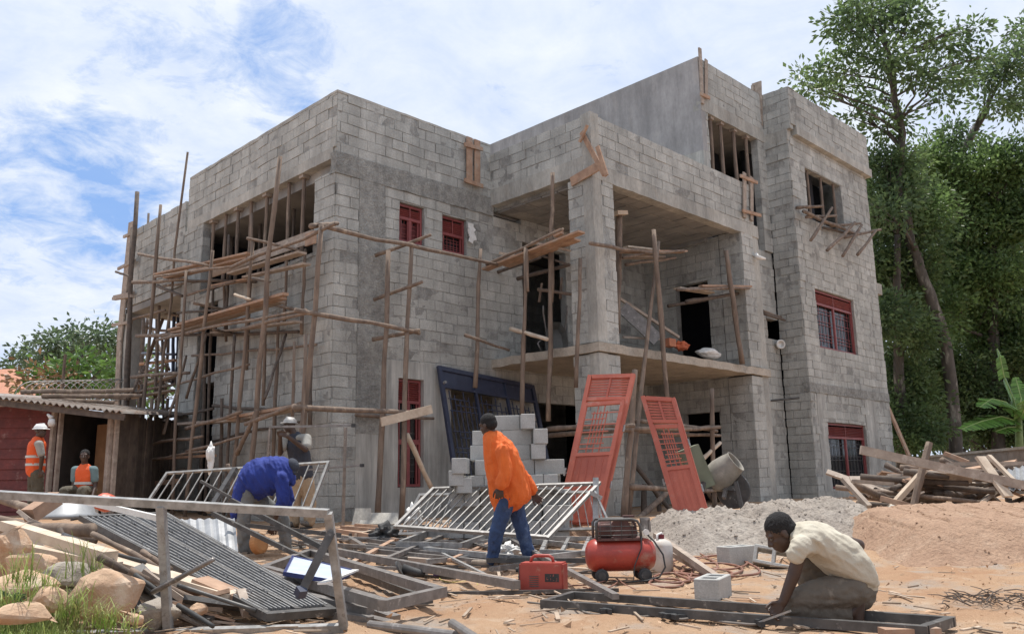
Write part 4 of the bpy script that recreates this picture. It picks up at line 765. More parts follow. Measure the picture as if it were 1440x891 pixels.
scaffold('leaning poles and plank deck in front of the open balcony', [
    V(868, 468, 871, 297, YF+.5, .075), ('plank', onY(864, 300, YF+.45), onY(878, 300, YF+.45), (.2, .09), 'plank_pale'), V(884, 725, 926, 340, yq-.2, .05, y1=YF-.1), V(940, 590, 919, 323, yq, .055), V(938, 556, 927, 398, yq+.15, .04), V(878, 720, 893, 520, yq-.35, .06), V(1005, 712, 1001, 546, yq-.1, .06),
    LY(830, 342, 922, 356, yq, .04, y1=YF+.2), LY(876, 362, 962, 352, YF+.2, .035), LY(880, 372, 950, 362, YF+.4, .035), ('plank', onY(876, 354, YF+.3), onY(962, 354, YF+.3), (.2, .04), 'plank'), ('plank', onY(880, 347, YF+.5), onY(925, 352, YF+.5), (.14, .04), 'plank_pale'), ('plank', onY(878, 362, YF+.6), onY(930, 362, YF+.6), (.25, .04), 'plank_grey'), 
    LY(888, 590, 1008, 606, yq, .045), LY(885, 603, 1012, 600, yq-.2, .045), LY(884, 684, 944, 688, yq-.3, .055), LY(894, 606, 1013, 612, yq+.1, .04), LY(960, 604, 1005, 600, yq+.3, .05), LY(988, 690, 1016, 690, yq-.2, .04),
    ('brace', onY(892, 652, YF+.2), onY(952, 728, YF-.1), .055, 'pole_dark'), ('brace', onY(888, 737, yq-.3), onY(942, 688, yq), .06, 'pole'), ('brace', onY(975, 658, yq), onY(1013, 622, yq-.1), .05, 'plank_pale'), ('brace', onY(984, 672, yq), onY(1004, 706, yq), .045, 'pole'), V(928, 730, 926, 690, YF+.1, .05, 'pole_dark'), V(905, 735, 906, 680, YF+.3, .06, 'pole_dark')], (15, 10.1, .35), 200)
scaffold('small plank landing lashed to the right end pier of the balcony', [
    V(1044, 512, 1021, 352, YF-.18, .065, 'pole'), LY(952, 407, 1054, 405, YF-.1, .035), ('plank', onY(965, 406, YF+.15), onY(1048, 405, YF+.15), (.22, .04), 'plank_grey'), ('plank', onY(985, 402, YF), onY(1055, 403, YF-.05), (.12, .05), 'plank'), LY(965, 424, 1042, 412, YF+.2, .045, 'pole_dark'), ('plank', onY(952, 405, YF+.4), onY(1000, 412, YF+.4), (.2, .035), 'plank_pale'),
    LY(940, 430, 1010, 418, YF+1.2, .045, 'pole_dark')], (17.8, 10.3, 3.63), 240)
scaffold('cluster of short struts jutting out below the top right window', [
    LY(1120, 292, 1158, 290, YF-.05, .05, 'pole', YF-.5), LY(1130, 297, 1205, 330, YF-.25, .05), LY(1134, 305, 1176, 303, YF-.2, .045), LY(1140, 338, 1170, 292, YF-.3, .045), LY(1163, 352, 1202, 313, YF-.5, .05), LY(1185, 360, 1212, 316, YF-.5, .045), LY(1206, 358, 1232, 324, YF-.45, .045), LY(1188, 334, 1238, 323, YF-.3, .045), LY(1168, 318, 1210, 314, YF-.15, .045), LY(1158, 320, 1200, 330, YF-.1, .045, 'pole_dark')], (23.5, 10.2, 8), 260)
scaffold('little strut bracket beside the recessed wall', [LY(1073, 437, 1098, 446, 11.0, .04), LY(1074, 441, 1104, 450, 10.9, .04, 'pole_dark')], (20.2, 11, 5.3), 280)
t = tag(MB.build.__call__((lambda q: (q.tube([onY(1084, 563, 11.2), onY(1124, 559, 10.6)], .03, 8), q)[1])(MB()), 'steel_pipe', M['steel_dk']), 'thin dark pipe sticking out of the recessed wall', 'pipe')
# PVC elbow and downpipe, broken white pipe
q = MB(); p = onY(1097, 484, 11.1); q.disc_lathe([(-.12, .10), (0, .10), (.02, .13), (.06, .13), (.06, .09), (.0, .085)], p, (-.6, -.8, 0), 16); tag(q.build('drain_pipe', M['white'], None, True), 'short white drain pipe end poking from the recessed wall', 'pipe')
q = MB(); q.tube([onY(1062, 358, YF-.05), onY(1066, 362, YF-.12), onY(1076, 364, YF-.2)], [.07, .06, .03], 8); tag(q.build('drain_pipe', M['white'], None, True), 'broken white pipe stub at the top of the right end pier', 'pipe')
# tie boards and scrap at the far side, small things on wall faces
q = MB(); a = onY(661, 318, YA-.04)
for i in range(6): q.box(a+Vector((.05*math.sin(i*2.1), -.02-.012*i, -.07*i)), (.16-.02*(i % 3), .02, .12), Matrix.Rotation(i*.7, 3, 'Y'))
tag(q.build('cement_bag', M['white']), 'torn white cement bag caught beside the right small window', 'bag')
# long board leaning against the right wing
tag((lambda q: (q.bar(onX(1278, 640, 27.45), onX(1227, 522, 27.3), .06, .2, (1, 0, 0)), q)[1])(MB()).build('leaning_plank', M['plank']), 'long reddish plank leaning on the right edge of the house', 'plank')
# ================================================================== THINGS ON THE SITE
class Pan:
    """flat panel spanned by four corner points: at(u, v, n) gives a point, n metres off its face"""
    def __init__(s, bl, br, tr, tl):
        s.c = [Vector(v) for v in (bl, br, tr, tl)]; s.n = (s.c[1]-s.c[0]).cross(s.c[3]-s.c[0]).normalized()
        if s.n.dot(O-s.c[0]) < 0: s.n = -s.n
        s.W = (s.c[1]-s.c[0]).length; s.H = (s.c[3]-s.c[0]).length
    def at(s, u, v, n=0.0): return s.c[0].lerp(s.c[1], u).lerp(s.c[3].lerp(s.c[2], u), v)+s.n*n
    def bar(s, mb, u0, v0, u1, v1, w, t, n=0.0): mb.bar(s.at(u0, v0, n), s.at(u1, v1, n), w, t, s.n)
    def sheet(s, mb, u0, v0, u1, v1, t, n=0.0):
        P = [s.at(u, v, n+k) for k in (-t/2, t/2) for u, v in ((u0, v0), (u1, v0), (u1, v1), (u0, v1))]; mb.box8(P)
def frame4(p, mb, w, t, n=0.0, a=0, b=1, c=0, d=1):
    hu, hv = w/2/p.W, w/2/p.H
    p.bar(mb, a+hu, c, a+hu, d, w, t, n); p.bar(mb, b-hu, c, b-hu, d, w, t, n); p.bar(mb, a+2*hu, c+hv, b-2*hu, c+hv, w, t, n); p.bar(mb, a+2*hu, d-hv, b-2*hu, d-hv, w, t, n)
def onG(px, py, lift=0.0): return gnd(px, py, lift)
# ---- navy gate panel leaning on the front wall
def navy_gate():
    tl = onY(615, 514, YA-.12); tr = onY(750, 542, YA-.12); bl = Vector((tl.x+.05, YA-.75, gz(tl.x, YA)+.0)); br = Vector((tr.x+.05, YA-.75, gz(tr.x, YA)+.0))
    p = Pan(bl, br, tr, tl); t = thing('steel_gate', 'dark navy barred steel gate leaning on the wall behind the block stack', 'gate', (bl+br)/2); f = MB(); frame4(p, f, .09, .07)
    p.bar(f, .0, .86, 1, .86, .05, .06, .003)
    for u in (.34, .67): p.bar(f, u, .03, u, .97, .06, .06, .002)
    f.build('frame', M['navy'], t); s = MB(); p.sheet(s, .04, .87, .96, .98, .01, -.01); s.build('top_panel', M['navy'], t)
    for i, (a, b_) in enumerate(((.05, .32), (.36, .65), (.69, .95))):
        g = MB(); n = 6
        for k in range(n): u = a+(b_-a)*(k+.5)/n; p.bar(g, u, .03, u, .84-(k % 3)*.03, .022, .014, .012)
        for v, k in ((.1, 0), (.14, 0), (.22, 1), (.26, 2), (.42, 0), (.45, 2), (.52, 1), (.56, 0), (.7, 0), (.74, 1), (.78, 2)): p.bar(g, a+(b_-a)*(0, .25, 0)[k], v, b_-(b_-a)*(0, 0, .3)[k], v, .022, .014, .024)
        g.build('grille', M['navy'], t)
    k = MB(); p_ = p.at(.02, .88, .06); k.disc_lathe([(0, .03), (.06, .03)], p_, p.n, 10); k.build('hinge', M['steel'], t)
navy_gate()
# ---- red doors
def red_door(label, bl, br, tr, tl, ajar, vent=.17, mid=.47, sd=0):
    p = Pan(bl, br, tr, tl); t = thing('steel_door', label, 'door', (p.c[0]+p.c[1])/2, 'red doors waiting to be fitted')
    f = MB(); frame4(p, f, .06, .08); p.bar(f, .04, 1-vent, .96, 1-vent, .05, .07, .002); p.bar(f, .5, 1-vent, .5, .98, .03, .05, .004); f.build('frame', M['red'], t)
    lv = MB(); n = 7
    for i in range(n): v = 1-vent+.02+(vent-.04)*(i+.5)/n; p.bar(lv, .06, v, .94, v, .028, .02, .0)
    lv.build('louvre', M['red'], t)
    q = Pan(p.at(.05, .01, .02), p.at(.95, .01, .02+ajar*.4), p.at(.95, 1-vent-.03, .02+ajar), p.at(.05, 1-vent-.03, .02)); lf = MB(); hb = .55
    frame4(q, lf, .055, .045); q.bar(lf, .03, hb, .97, hb, .05, .045, .001)
    q.sheet(lf, .05, .02, .95, hb, .012, .0)
    for k in range(1, 5): q.bar(lf, .05+.9*k/5, .04, .05+.9*k/5, hb-.03, .012, .012, .007)
    leaf = lf.build('leaf', M['red'], t); g = MB()
    for k, u in enumerate((.3, .38, .46, .54, .62)): q.bar(g, u, hb+.02+(k % 2)*.06, u, .97-((k+1) % 2)*.05, .014, .012, .0)
    for v, a, b_ in ((.60, .06, .94), (.64, .06, .7), (.69, .2, .94), (.74, .06, .75), (.80, .06, .94), (.85, .06, .6), (.9, .25, .9)): q.bar(g, a, v, b_, v, .014, .012, .012)
    g.build('grille', M['red'], leaf)
    for v in (.25, .62): h = MB(); h.disc_lathe([(-.05, .014), (.05, .014)], p.at(1.02, v, .03), (p.at(0, 1)-p.at(0, 0)), 8); h.bar(p.at(1.0, v, .03), p.at(1.05, v, .03), .02, .02); h.build('hinge', M['steel'], t)
    h = MB(); h.bar(p.at(-.07, .33, .02), p.at(.0, .33, .02), .02, .02); h.bar(p.at(-.05, .31, .03), p.at(-.05, .36, .03), .02, .02); h.build('bolt', M['steel'], t)
    return t
b0 = dep(786, 728, 11.8); b0.z = gz(b0.x, b0.y)
red_door('taller red steel door with a barred upper half, tilted against the poles beside the block stack', dep(783, 737, 11.9), dep(846, 738, 11.7), dep(894, 526, 12.6), dep(827, 528, 12.75), .10)
red_door('smaller red steel door leaning the other way, its foot in the sand heap', dep(955, 743, 11.6), dep(1000, 731, 11.5), dep(950, 560, 12.3), dep(901, 557, 12.4), .02, .2)
# ---- barred panels, frames and tubes
def barred(name, label, p, n, m='steel_rail', w=.035, bw=.016, cat='grille', rails=(), skew=0.0, group=None):
    t = thing(name, label, cat, p.c[0], group); f = MB(); frame4(p, f, w, w)
    for v in rails: p.bar(f, .02, v, .98, v, w*.8, w*.8, .001)
    f.build('frame', M[m], t); g = MB()
    for k in range(1, n): u = k/n; p.bar(g, u, .03, min(.99, u+skew), .97, bw, bw, 0)
    g.build('bars', M[m], t); return t
barred('railing_panel', 'pale barred railing panel leaning back, bars slanting, behind the man in orange', Pan(dep(553, 741, 10.5), dep(772, 757, 9.9), dep(846, 678, 10.9), dep(608, 686, 11.4)), 20, bw=.015, w=.04)
barred('railing_panel', 'second pale railing panel standing upright just behind the slanting one', Pan(dep(560, 752, 11.5), dep(852, 744, 11.0), dep(838, 690, 11.3), dep(590, 694, 11.9)), 26, bw=.012)
q = MB(); q.bar(dep(838, 740, 10.6), dep(838, 672, 10.9), .07, .07); q.bar(dep(829, 692, 10.7), dep(846, 700, 10.7), .06, .05); q.bar(dep(836, 690, 10.75), dep(853, 728, 10.5), .03, .02); tag(place(q.build('steel_post', M['steel']), dep(838, 740, 10.6)), 'white steel post at the right end of the railing panels', 'post')
barred('railing_panel', 'barred steel panel propped behind the man in blue', Pan(dep(202, 712, 12.4), dep(438, 716, 11.9), dep(464, 648, 12.6), dep(234, 664, 13.0)), 17, bw=.016, w=.036)
q = MB(); q.bar(dep(293, 720, 11.8), dep(331, 658, 12.3), .09, .05); q.bar(dep(282, 676, 11.6), dep(345, 710, 11.4), .035, .035); tag(place(q.build('steel_strut', M['steel_dk']), dep(293, 720, 11.8)), 'pair of dark struts crossing in front of the propped barred panel', 'strut')
# thin steel frame the man in the grey shirt is holding up
t = thing('gate_section', 'thin square steel frame held up by the man in the grey shirt', 'frame', dep(484, 748, 13.3)); q = MB(); P_ = [dep(379, 600, 13.6), dep(498, 598, 13.2), dep(482, 754, 13.2)]
q.bar(P_[0], P_[1], .035, .035); q.bar(dep(486, 601, 13.2), P_[2], .035, .035); q.bar(dep(380, 602, 13.6), dep(377, 650, 13.6), .035, .035); q.bar(dep(434, 660, 13.4), dep(510, 654, 13.1), .03, .03); q.build('tubes', M['steel_mid'], t)
for px, py in ((497, 598), (509, 654)): q = MB(); q.box(dep(px, py, 13.1), (.05, .05, .05)); q.build('end_cap', M['black'], t)
# ---- big foreground frame
t = thing('gate_section', 'large whitish steel frame standing on edge in the left foreground', 'frame', dep(300, 885, 5.4)); q = MB(); w = .05
A = dep(-260, 680, 5.9); B = dep(462, 721, 5.35); Cc = dep(484, 882, 5.45); D = dep(-250, 902, 5.7)
for a, b_ in ((A, B), (D, Cc), (B, Cc), (dep(227, 712, 5.5), dep(237, 884, 5.5))):
    for s in (-1, 1): q.bar(a+FW*.017*s, b_+FW*.017*s, w*(1.0 if s < 0 else .86), .03, FW)
q.build('tubes', M['steel'], t)
q = MB(); q.bar(dep(466, 748, 5.32), dep(422, 836, 5.15), .05, .04, FW); q.build('brace', M['steel_dk'], t); q = MB(); q.box(dep(423, 832, 5.14), (.055, .055, .055), Matrix.Rotation(.6, 3, 'X')); q.build('end_cap', M['navy'], t)
# dark slatted door leaf lying tilted on the scrap
def slat_panel():
    p = Pan(dep(375, 868, 5.5), dep(474, 860, 5.9), dep(236, 722, 8.6), dep(108, 728, 7.9)); t = thing('slatted_door', 'dark slatted steel door leaf lying tilted over the scrap on the left', 'door', p.c[0]); f = MB(); frame4(p, f, .06, .05)
    p.bar(f, .5, .02, .5, .98, .05, .055); f.build('frame', M['steel_dk'], t)
    for i, (a, b_) in enumerate(((.05, .47), (.53, .95))):
        s = MB(); n = 7
        for k in range(n):
            u0 = a+(b_-a)*k/n; u1 = a+(b_-a)*(k+1)/n; c = [p.at(u0, .03, -.045), p.at(u1-.006, .03, .02), p.at(u1-.006, .97, .02), p.at(u0, .97, -.045)]; s.box8([v-p.n*.006 for v in c]+[v+p.n*.006 for v in c])
        o = s.build('slats', mat('dark_slat', (.085, .083, .085), (.05, .05, .052), .5, .3, scale=8, spots=(.18, .17, .16), sscale=9, sth=.62), t); ed = MB()
        for k in range(n+1): p.bar(ed, a+(b_-a)*min(.995, k/n), .03, a+(b_-a)*min(.995, k/n), .97, .009, .012, .024)
        ed.build('slat_edges', M['steel'], o); cl = MB()
        for k in range(n):
            for v in ((.16+.13*k) % .85+.05, (.56+.13*k) % .85+.05): pt = p.at(a+(b_-a)*(k+.75)/n, v, .03); cl.box(pt, (.02, .015, .016)); cl.box(p.at(a+(b_-a)*(k+.75)/n, v+.012, .03), (.01, .012, .022))
        cl.build('clips', M['steel'], o)
slat_panel()
# ---- frames and tubes lying on the ground
def flat_frame(label, pts, w=.07, h=.06, m='steel_mid', extra=(), name='gate_section'):
    t = thing(name, label, 'frame', pts[0]); q = MB(); n = len(pts)
    for i in range(n):
        a, b_ = Vector(pts[i]), Vector(pts[(i+1) % n]); d = (b_-a).normalized(); e = d*(w/2) if i % 2 == 0 else -d*(w/2); q.bar(a-e*(1 if i % 2 == 0 else 1), b_+e, w, h)
    for a, b_ in extra: q.bar(a, b_, w*.8, h*.9)
    q.build('tubes', M[m], t); return t
G = onG
flat_frame('flat rectangular steel frame lying on other bars left of the welding machine', [G(542, 850, .15), G(619, 832, .15), G(436, 776, .2), G(372, 800, .2)], .075, .07)
flat_frame('lower frame lying askew under the flat rectangular one', [G(522, 853, .05), G(600, 842, .05), G(450, 785, .05), G(360, 808, .05)], .07, .06, 'steel_dk')
lf = flat_frame('long narrow dark steel frame under the kneeling man', [G(766, 848, .045), G(1298, 886, .045), G(1337, 873, .045), G(806, 836, .045)], .05, .055, 'steel_dk')
flat_frame('wide dark door frame lying flat beyond the long tube', [G(520, 774, .06), G(700, 792, .05), G(690, 764, .06), G(492, 757, .06)], .06, .06, 'steel_mid', [(G(505, 766, .06), G(695, 778, .05)), (G(512, 770, .07), G(700, 785, .06))])
flat_frame('pale steel frame lying flat close behind the feet of the man in orange', [G(600, 772, .1), G(745, 786, .1), G(860, 772, .1), G(720, 757, .1)], .06, .06, 'steel')
flat_frame('grey barred frame lying flat right of the man in orange', [G(762, 775, .12), G(850, 778, .1), G(858, 757, .1), G(770, 756, .12)], .05, .05, 'steel', [(G(790, 776, .12), G(800, 757, .12)), (G(820, 777, .12), G(828, 757, .12))])
flat_frame('grey steel frame tilted flat on the bars in front of the railing panel', [G(560, 766, .12), G(648, 768, .12), G(690, 753, .14), G(600, 750, .14)], .05, .09, 'steel')
TUBES = [(438, 768, 727, 822, .09, .07, 'steel_mid'), (460, 752, 640, 775, .05, .05, 'steel_mid'), (600, 789, 740, 776, .06, .05, 'steel'), (595, 803, 660, 809, .03, .03, 'steel_dk'), (628, 834, 870, 829, .03, .03, 'steel_dk'), (660, 806, 725, 818, .05, .05, 'plank_grey'), (520, 745, 660, 752, .06, .05, 'steel_mid'), (735, 763, 790, 802, .05, .04, 'steel'),
         (445, 800, 640, 812, .03, .03, 'steel_dk'), (470, 745, 560, 760, .06, .06, 'plank'), (850, 800, 770, 812, .03, .03, 'steel_dk'), (740, 770, 852, 752, .05, .04, 'steel_mid'), (780, 800, 856, 782, .05, .03, 'steel_mid'), (560, 795, 600, 806, .04, .03, 'steel_mid'), (690, 800, 760, 790, .05, .05, 'steel_mid'), (500, 752, 545, 741, .05, .04, 'plank_pale'), (480, 741, 570, 748, .07, .05, 'plank'),
         (500, 738, 600, 745, .06, .05, 'plank'), (545, 782, 730, 790, .04, .04, 'steel_mid'), (430, 756, 500, 772, .05, .04, 'steel'), (640, 762, 740, 770, .05, .05, 'steel_dk'), (770, 790, 850, 768, .04, .04, 'steel_dk')]
for i, (a, b_, c, d, lift, w, m_) in enumerate(TUBES):
    wood = m_.startswith('plank'); q = MB(); p0, p1 = G(a, b_, lift), G(c, d, lift); q.bar(p0, p1, w, w)
    lab = 'long thick steel tube running across the ground toward the welding machine' if i == 0 else ('sawn timber batten lying among the steel bars near the wall' if wood else 'loose steel tube lying on the ground among the flat frames')
    tag(place(q.build('timber_batten' if wood else 'steel_tube', M[m_]), p0), lab, 'batten' if wood else 'tube', None if i == 0 else ('timber battens on the ground' if wood else 'loose steel tubes on the ground'))
rn_ = random.Random(44)
for i in range(44):
    px = rn_.uniform(430, 850); py = rn_.uniform(741, 800)-(0 if px < 700 else rn_.uniform(0, 22)); L_ = rn_.uniform(40, 190)*(py-690)/80; a = rn_.gauss(.10, .17) if rn_.random() < .8 else rn_.uniform(-.6, .6)
    wood = rn_.random() < .36; w = rn_.uniform(.025, .06); lift = rn_.uniform(.02, .1); q = MB(); p0 = G(px-L_/2, py-L_/2*math.sin(a), lift); p1 = G(min(880, px+L_/2), max(738, py+L_/2*math.sin(a)), lift+rn_.uniform(-.02, .03)); q.bar(p0, p1, w*(1.6 if wood else 1), w*.8)
    tag(place(q.build('timber_batten' if wood else 'steel_tube', M[rn_.choice(('plank_grey', 'plank', 'plank_grey', 'plank_pale') if wood else ('steel_mid', 'steel_dk', 'steel', 'steel_mid'))]), p0), 'sawn timber batten lying among the steel bars near the wall' if wood else 'loose steel tube lying on the ground among the flat frames', 'batten' if wood else 'tube', 'timber battens on the ground' if wood else 'loose steel tubes on the ground')
for i in range(30):
    px = rn_.uniform(-10, 300); py = max(738, 748+(px-110)*.48)+rn_.uniform(6, 52); d = max(5.75, min(7.4-(py-735)/48, 6.9-(px-100)/220)+rn_.uniform(-.2, .2)); L_ = rn_.uniform(.2, .75); a = rn_.gauss(.34, .25); c = dep(px, py, d); dv = (RT*math.cos(a)-UP*math.sin(a)+FW*rn_.uniform(-.8, .5)).normalized()*L_/2; q = MB(); k = rn_.random(); g0 = gz(c.x, c.y)
    if k < .45: q.stick(c-dv, c+dv, rn_.uniform(.012, .03), None, seed=i, wob=.02); nm, mm = 'scrap_pole', rn_.choice(('pole', 'pole_dark'))
    else: q.bar(c-dv, c+dv, rn_.uniform(.03, .14), rn_.uniform(.015, .04), (rn_.gauss(0, .4), rn_.gauss(0, .4), 1)); nm, mm = 'scrap_board', rn_.choice(('plank', 'plank_grey', 'plank_grey', 'steel_dk'))
    tag(place(q.build(nm, M[mm], None, nm == 'scrap_pole'), c), {'scrap_pole': 'thin stick in the scrap tangle around the slatted steel door leaf', 'scrap_board': 'broken board in the scrap tangle around the slatted steel door leaf'}[nm], 'stick' if nm == 'scrap_pole' else 'board', 'scrap tangle by the slatted door')
# dark long beams under the big frame
for i, (a, b_, c, d, d0, d1, w, h) in enumerate(((280, 775, 556, 872, 7.8, 5.9, .09, .07), (310, 822, 555, 880, 6.9, 5.7, .08, .06), (245, 800, 521, 860, 7.2, 5.9, .08, .07), (300, 835, 521, 872, 6.6, 5.75, .07, .05))):
    q = MB(); q.bar(dep(a, b_, d0), dep(c, d, d1), w, h); tag(place(q.build('steel_channel', M['steel_mid']), dep(c, d, d1)), ['uppermost dark steel channel running under the big frame to the sand', 'lowest dark steel channel sticking out under the big frame', 'middle dark steel channel under the slatted door leaf', 'short dark steel channel at the edge of the scrap'][i], 'channel')
# blue and white sheet
p = Pan(G(398, 806, .26), G(472, 818, .2), G(500, 803, .22), G(410, 782, .26)); t = thing('sheet_panel', 'pale blue steel sheet with navy edges lying on the flat frame', 'panel', p.c[0]); q = MB(); p.sheet(q, 0.02, 0.02, .98, .98, .012); q.build('sheet', mat('pale_blue_sheet', (.60, .66, .76), (.5, .56, .68), .35, scale=4), t); q = MB(); frame4(p, q, .022, .03, 0); q.build('rim', mat('navy_primer', (.03, .045, .16), None, .4), t)
q = MB(); q.bar(G(452, 820, .33), G(500, 801, .3), .05, .012); tag(place(q.build('steel_strip', M['white']), G(452, 820, .33)), 'white strip lying across the blue sheet', 'strip')
# ---- concrete blocks
def block_mesh():
    bm = bmesh.new(); L_, W_, H_ = .40, .19, .20; xs = [-L_/2, -.165, -.018, .018, .165, L_/2]; ys = [-W_/2, -.06, .06, W_/2]
    def col(x0, x1, y0, y1):
        r = bmesh.ops.create_cube(bm, size=1)
        for v in r['verts']: v.co = Vector(((x0+x1)/2+v.co.x*(x1-x0), (y0+y1)/2+v.co.y*(y1-y0), H_/2+v.co.z*H_))
    vs = {}
    def vtx(i, j, k):
        if (i, j, k) not in vs: vs[(i, j, k)] = bm.verts.new((xs[i], ys[j], k*H_))
        return vs[(i, j, k)]
    solid = lambda i, j: 0 <= i < 5 and 0 <= j < 3 and not (j == 1 and i in (1, 3))
    for i in range(5):
        for j in range(3):
            if not solid(i, j): continue
            bm.faces.new([vtx(i, j, 1), vtx(i+1, j, 1), vtx(i+1, j+1, 1), vtx(i, j+1, 1)]); bm.faces.new([vtx(i, j+1, 0), vtx(i+1, j+1, 0), vtx(i+1, j, 0), vtx(i, j, 0)])
            for di, dj, e in ((-1, 0, (0, 1, 0, 0)), (1, 0, (1, 0, 1, 1)), (0, -1, (0, 0, 1, 0)), (0, 1, (1, 1, 0, 1))):
                if not solid(i+di, j+dj): a = (i+e[0], j+e[1]); c = (i+e[2], j+e[3]); bm.faces.new([vtx(*a, 0), vtx(*c, 0), vtx(*c, 1), vtx(*a, 1)])
    bmesh.ops.recalc_face_normals(bm, faces=bm.faces)
    ed = [e for e in bm.edges if e.calc_face_angle(0) > 1]; bmesh.ops.bevel(bm, geom=ed, offset=.006, segments=1, affect='EDGES')
    me = bpy.data.meshes.new('concrete_block'); bm.to_mesh(me); bm.free(); me.materials.append(mat('new_block', (.45, .445, .42), (.36, .355, .335), .95, scale=4, bump=.5, bscale=60, bdist=.01, coords='Object', speck=.16)); return me
BM_ = block_mesh()
def cblock(loc, rot, label, group=None):
    o = bpy.data.objects.new('concrete_block', BM_); C.objects.link(o); o.location = loc; o.rotation_euler = rot; return tag(o, label, 'block', group)
def stack():
    rn = random.Random(4); d0 = 11.6; f = Vector((FW.x, FW.y, 0)).normalized(); r = Vector((RT.x, RT.y, 0)).normalized(); yaw = math.atan2(r.y, r.x)
    # per course, counted from the top: left px, right px of the front row
    rows = [(690, 757), (664, 773), (661, 770), (668, 781), (640, 786), (634, 800), (634, 800), (632, 802)]
    zt = 1.83; W_ = ['topmost', 'second highest', 'third highest', 'fourth highest', 'lower', 'lower', 'lower', 'bottom']
    for k, (a, b_) in enumerate(rows):
        z = zt-.2-k*.2015
        if z < .12: z = .12
        for layer in range(2):
            x0 = (a-720)/pxm(d0); x1 = (b_-720)/pxm(d0); x = x0
            first = True
            while x < x1-.08:
                endon = rn.random() < (.45 if layer == 0 and k > 2 else .12); L_ = .19 if endon else .40
                if x+L_ > x1+.12: L_ = .19; endon = True
                fw = dep(720, 600, d0); c = Vector((fw.x, fw.y, 0))+r*(x+L_/2)+f*((.1 if not endon else .0)+layer*.42-.03*rn.random()); 
                cblock((c.x, c.y, z), (0, 0, yaw+(math.pi/2 if endon else 0)+rn.uniform(-.05, .05)), f'grey hollow concrete block in the {W_[k]} course{"s" if W_[k]=="lower" else ""} of the stack behind the orange coat', 'blocks stacked in front of the navy gate'); x += L_+rn.uniform(.004, .02)
            if k == 0: break
    for i, (px, py) in enumerate(((648, 655), (642, 672), (652, 682))):
        p_ = dep(px, py, 11.2); cblock((p_.x, p_.y, p_.z-.1), (0, 0, yaw+.1*i+1.5), ['block jutting out on the left of the stack, high up', 'block jutting out on the left of the stack, lower down', 'block in the low left wing of the stack'][i], 'blocks stacked in front of the navy gate')
stack()
yaw0 = math.atan2(RT.y, RT.x)
p_ = G(1036, 792); cblock((p_.x, p_.y, p_.z-.01), (0, 0, yaw0+.55), 'loose concrete block lying on its own at the foot of the sand heap')
p_ = G(1089, 796); cblock((p_.x, p_.y, p_.z+.06), (math.radians(72), math.radians(10), yaw0-.35), 'tipped concrete block showing its hollow end, by the head of the kneeling man')
p_ = G(1004, 844); cblock((p_.x, p_.y, p_.z-.02), (0, 0, yaw0+1.1), 'broken dusty concrete block standing right behind the long dark frame')
# pale slabs against the foot of the wall
for i, (a, b_, c, d) in enumerate(((494, 715, 522, 742), (505, 722, 560, 738))):
    p = Pan(dep(a, d, 14.2), dep(c, d, 14.2), dep(c, b_, 14.4), dep(a+6, b_, 14.4)); q = MB(); p.sheet(q, 0, 0, 1, 1, .06); tag(q.build('concrete_slab', M['cast']), ['small pale slab leaning at the wall foot, left one', 'longer pale slab leaning at the wall foot beside the bent pole'][i], 'slab')
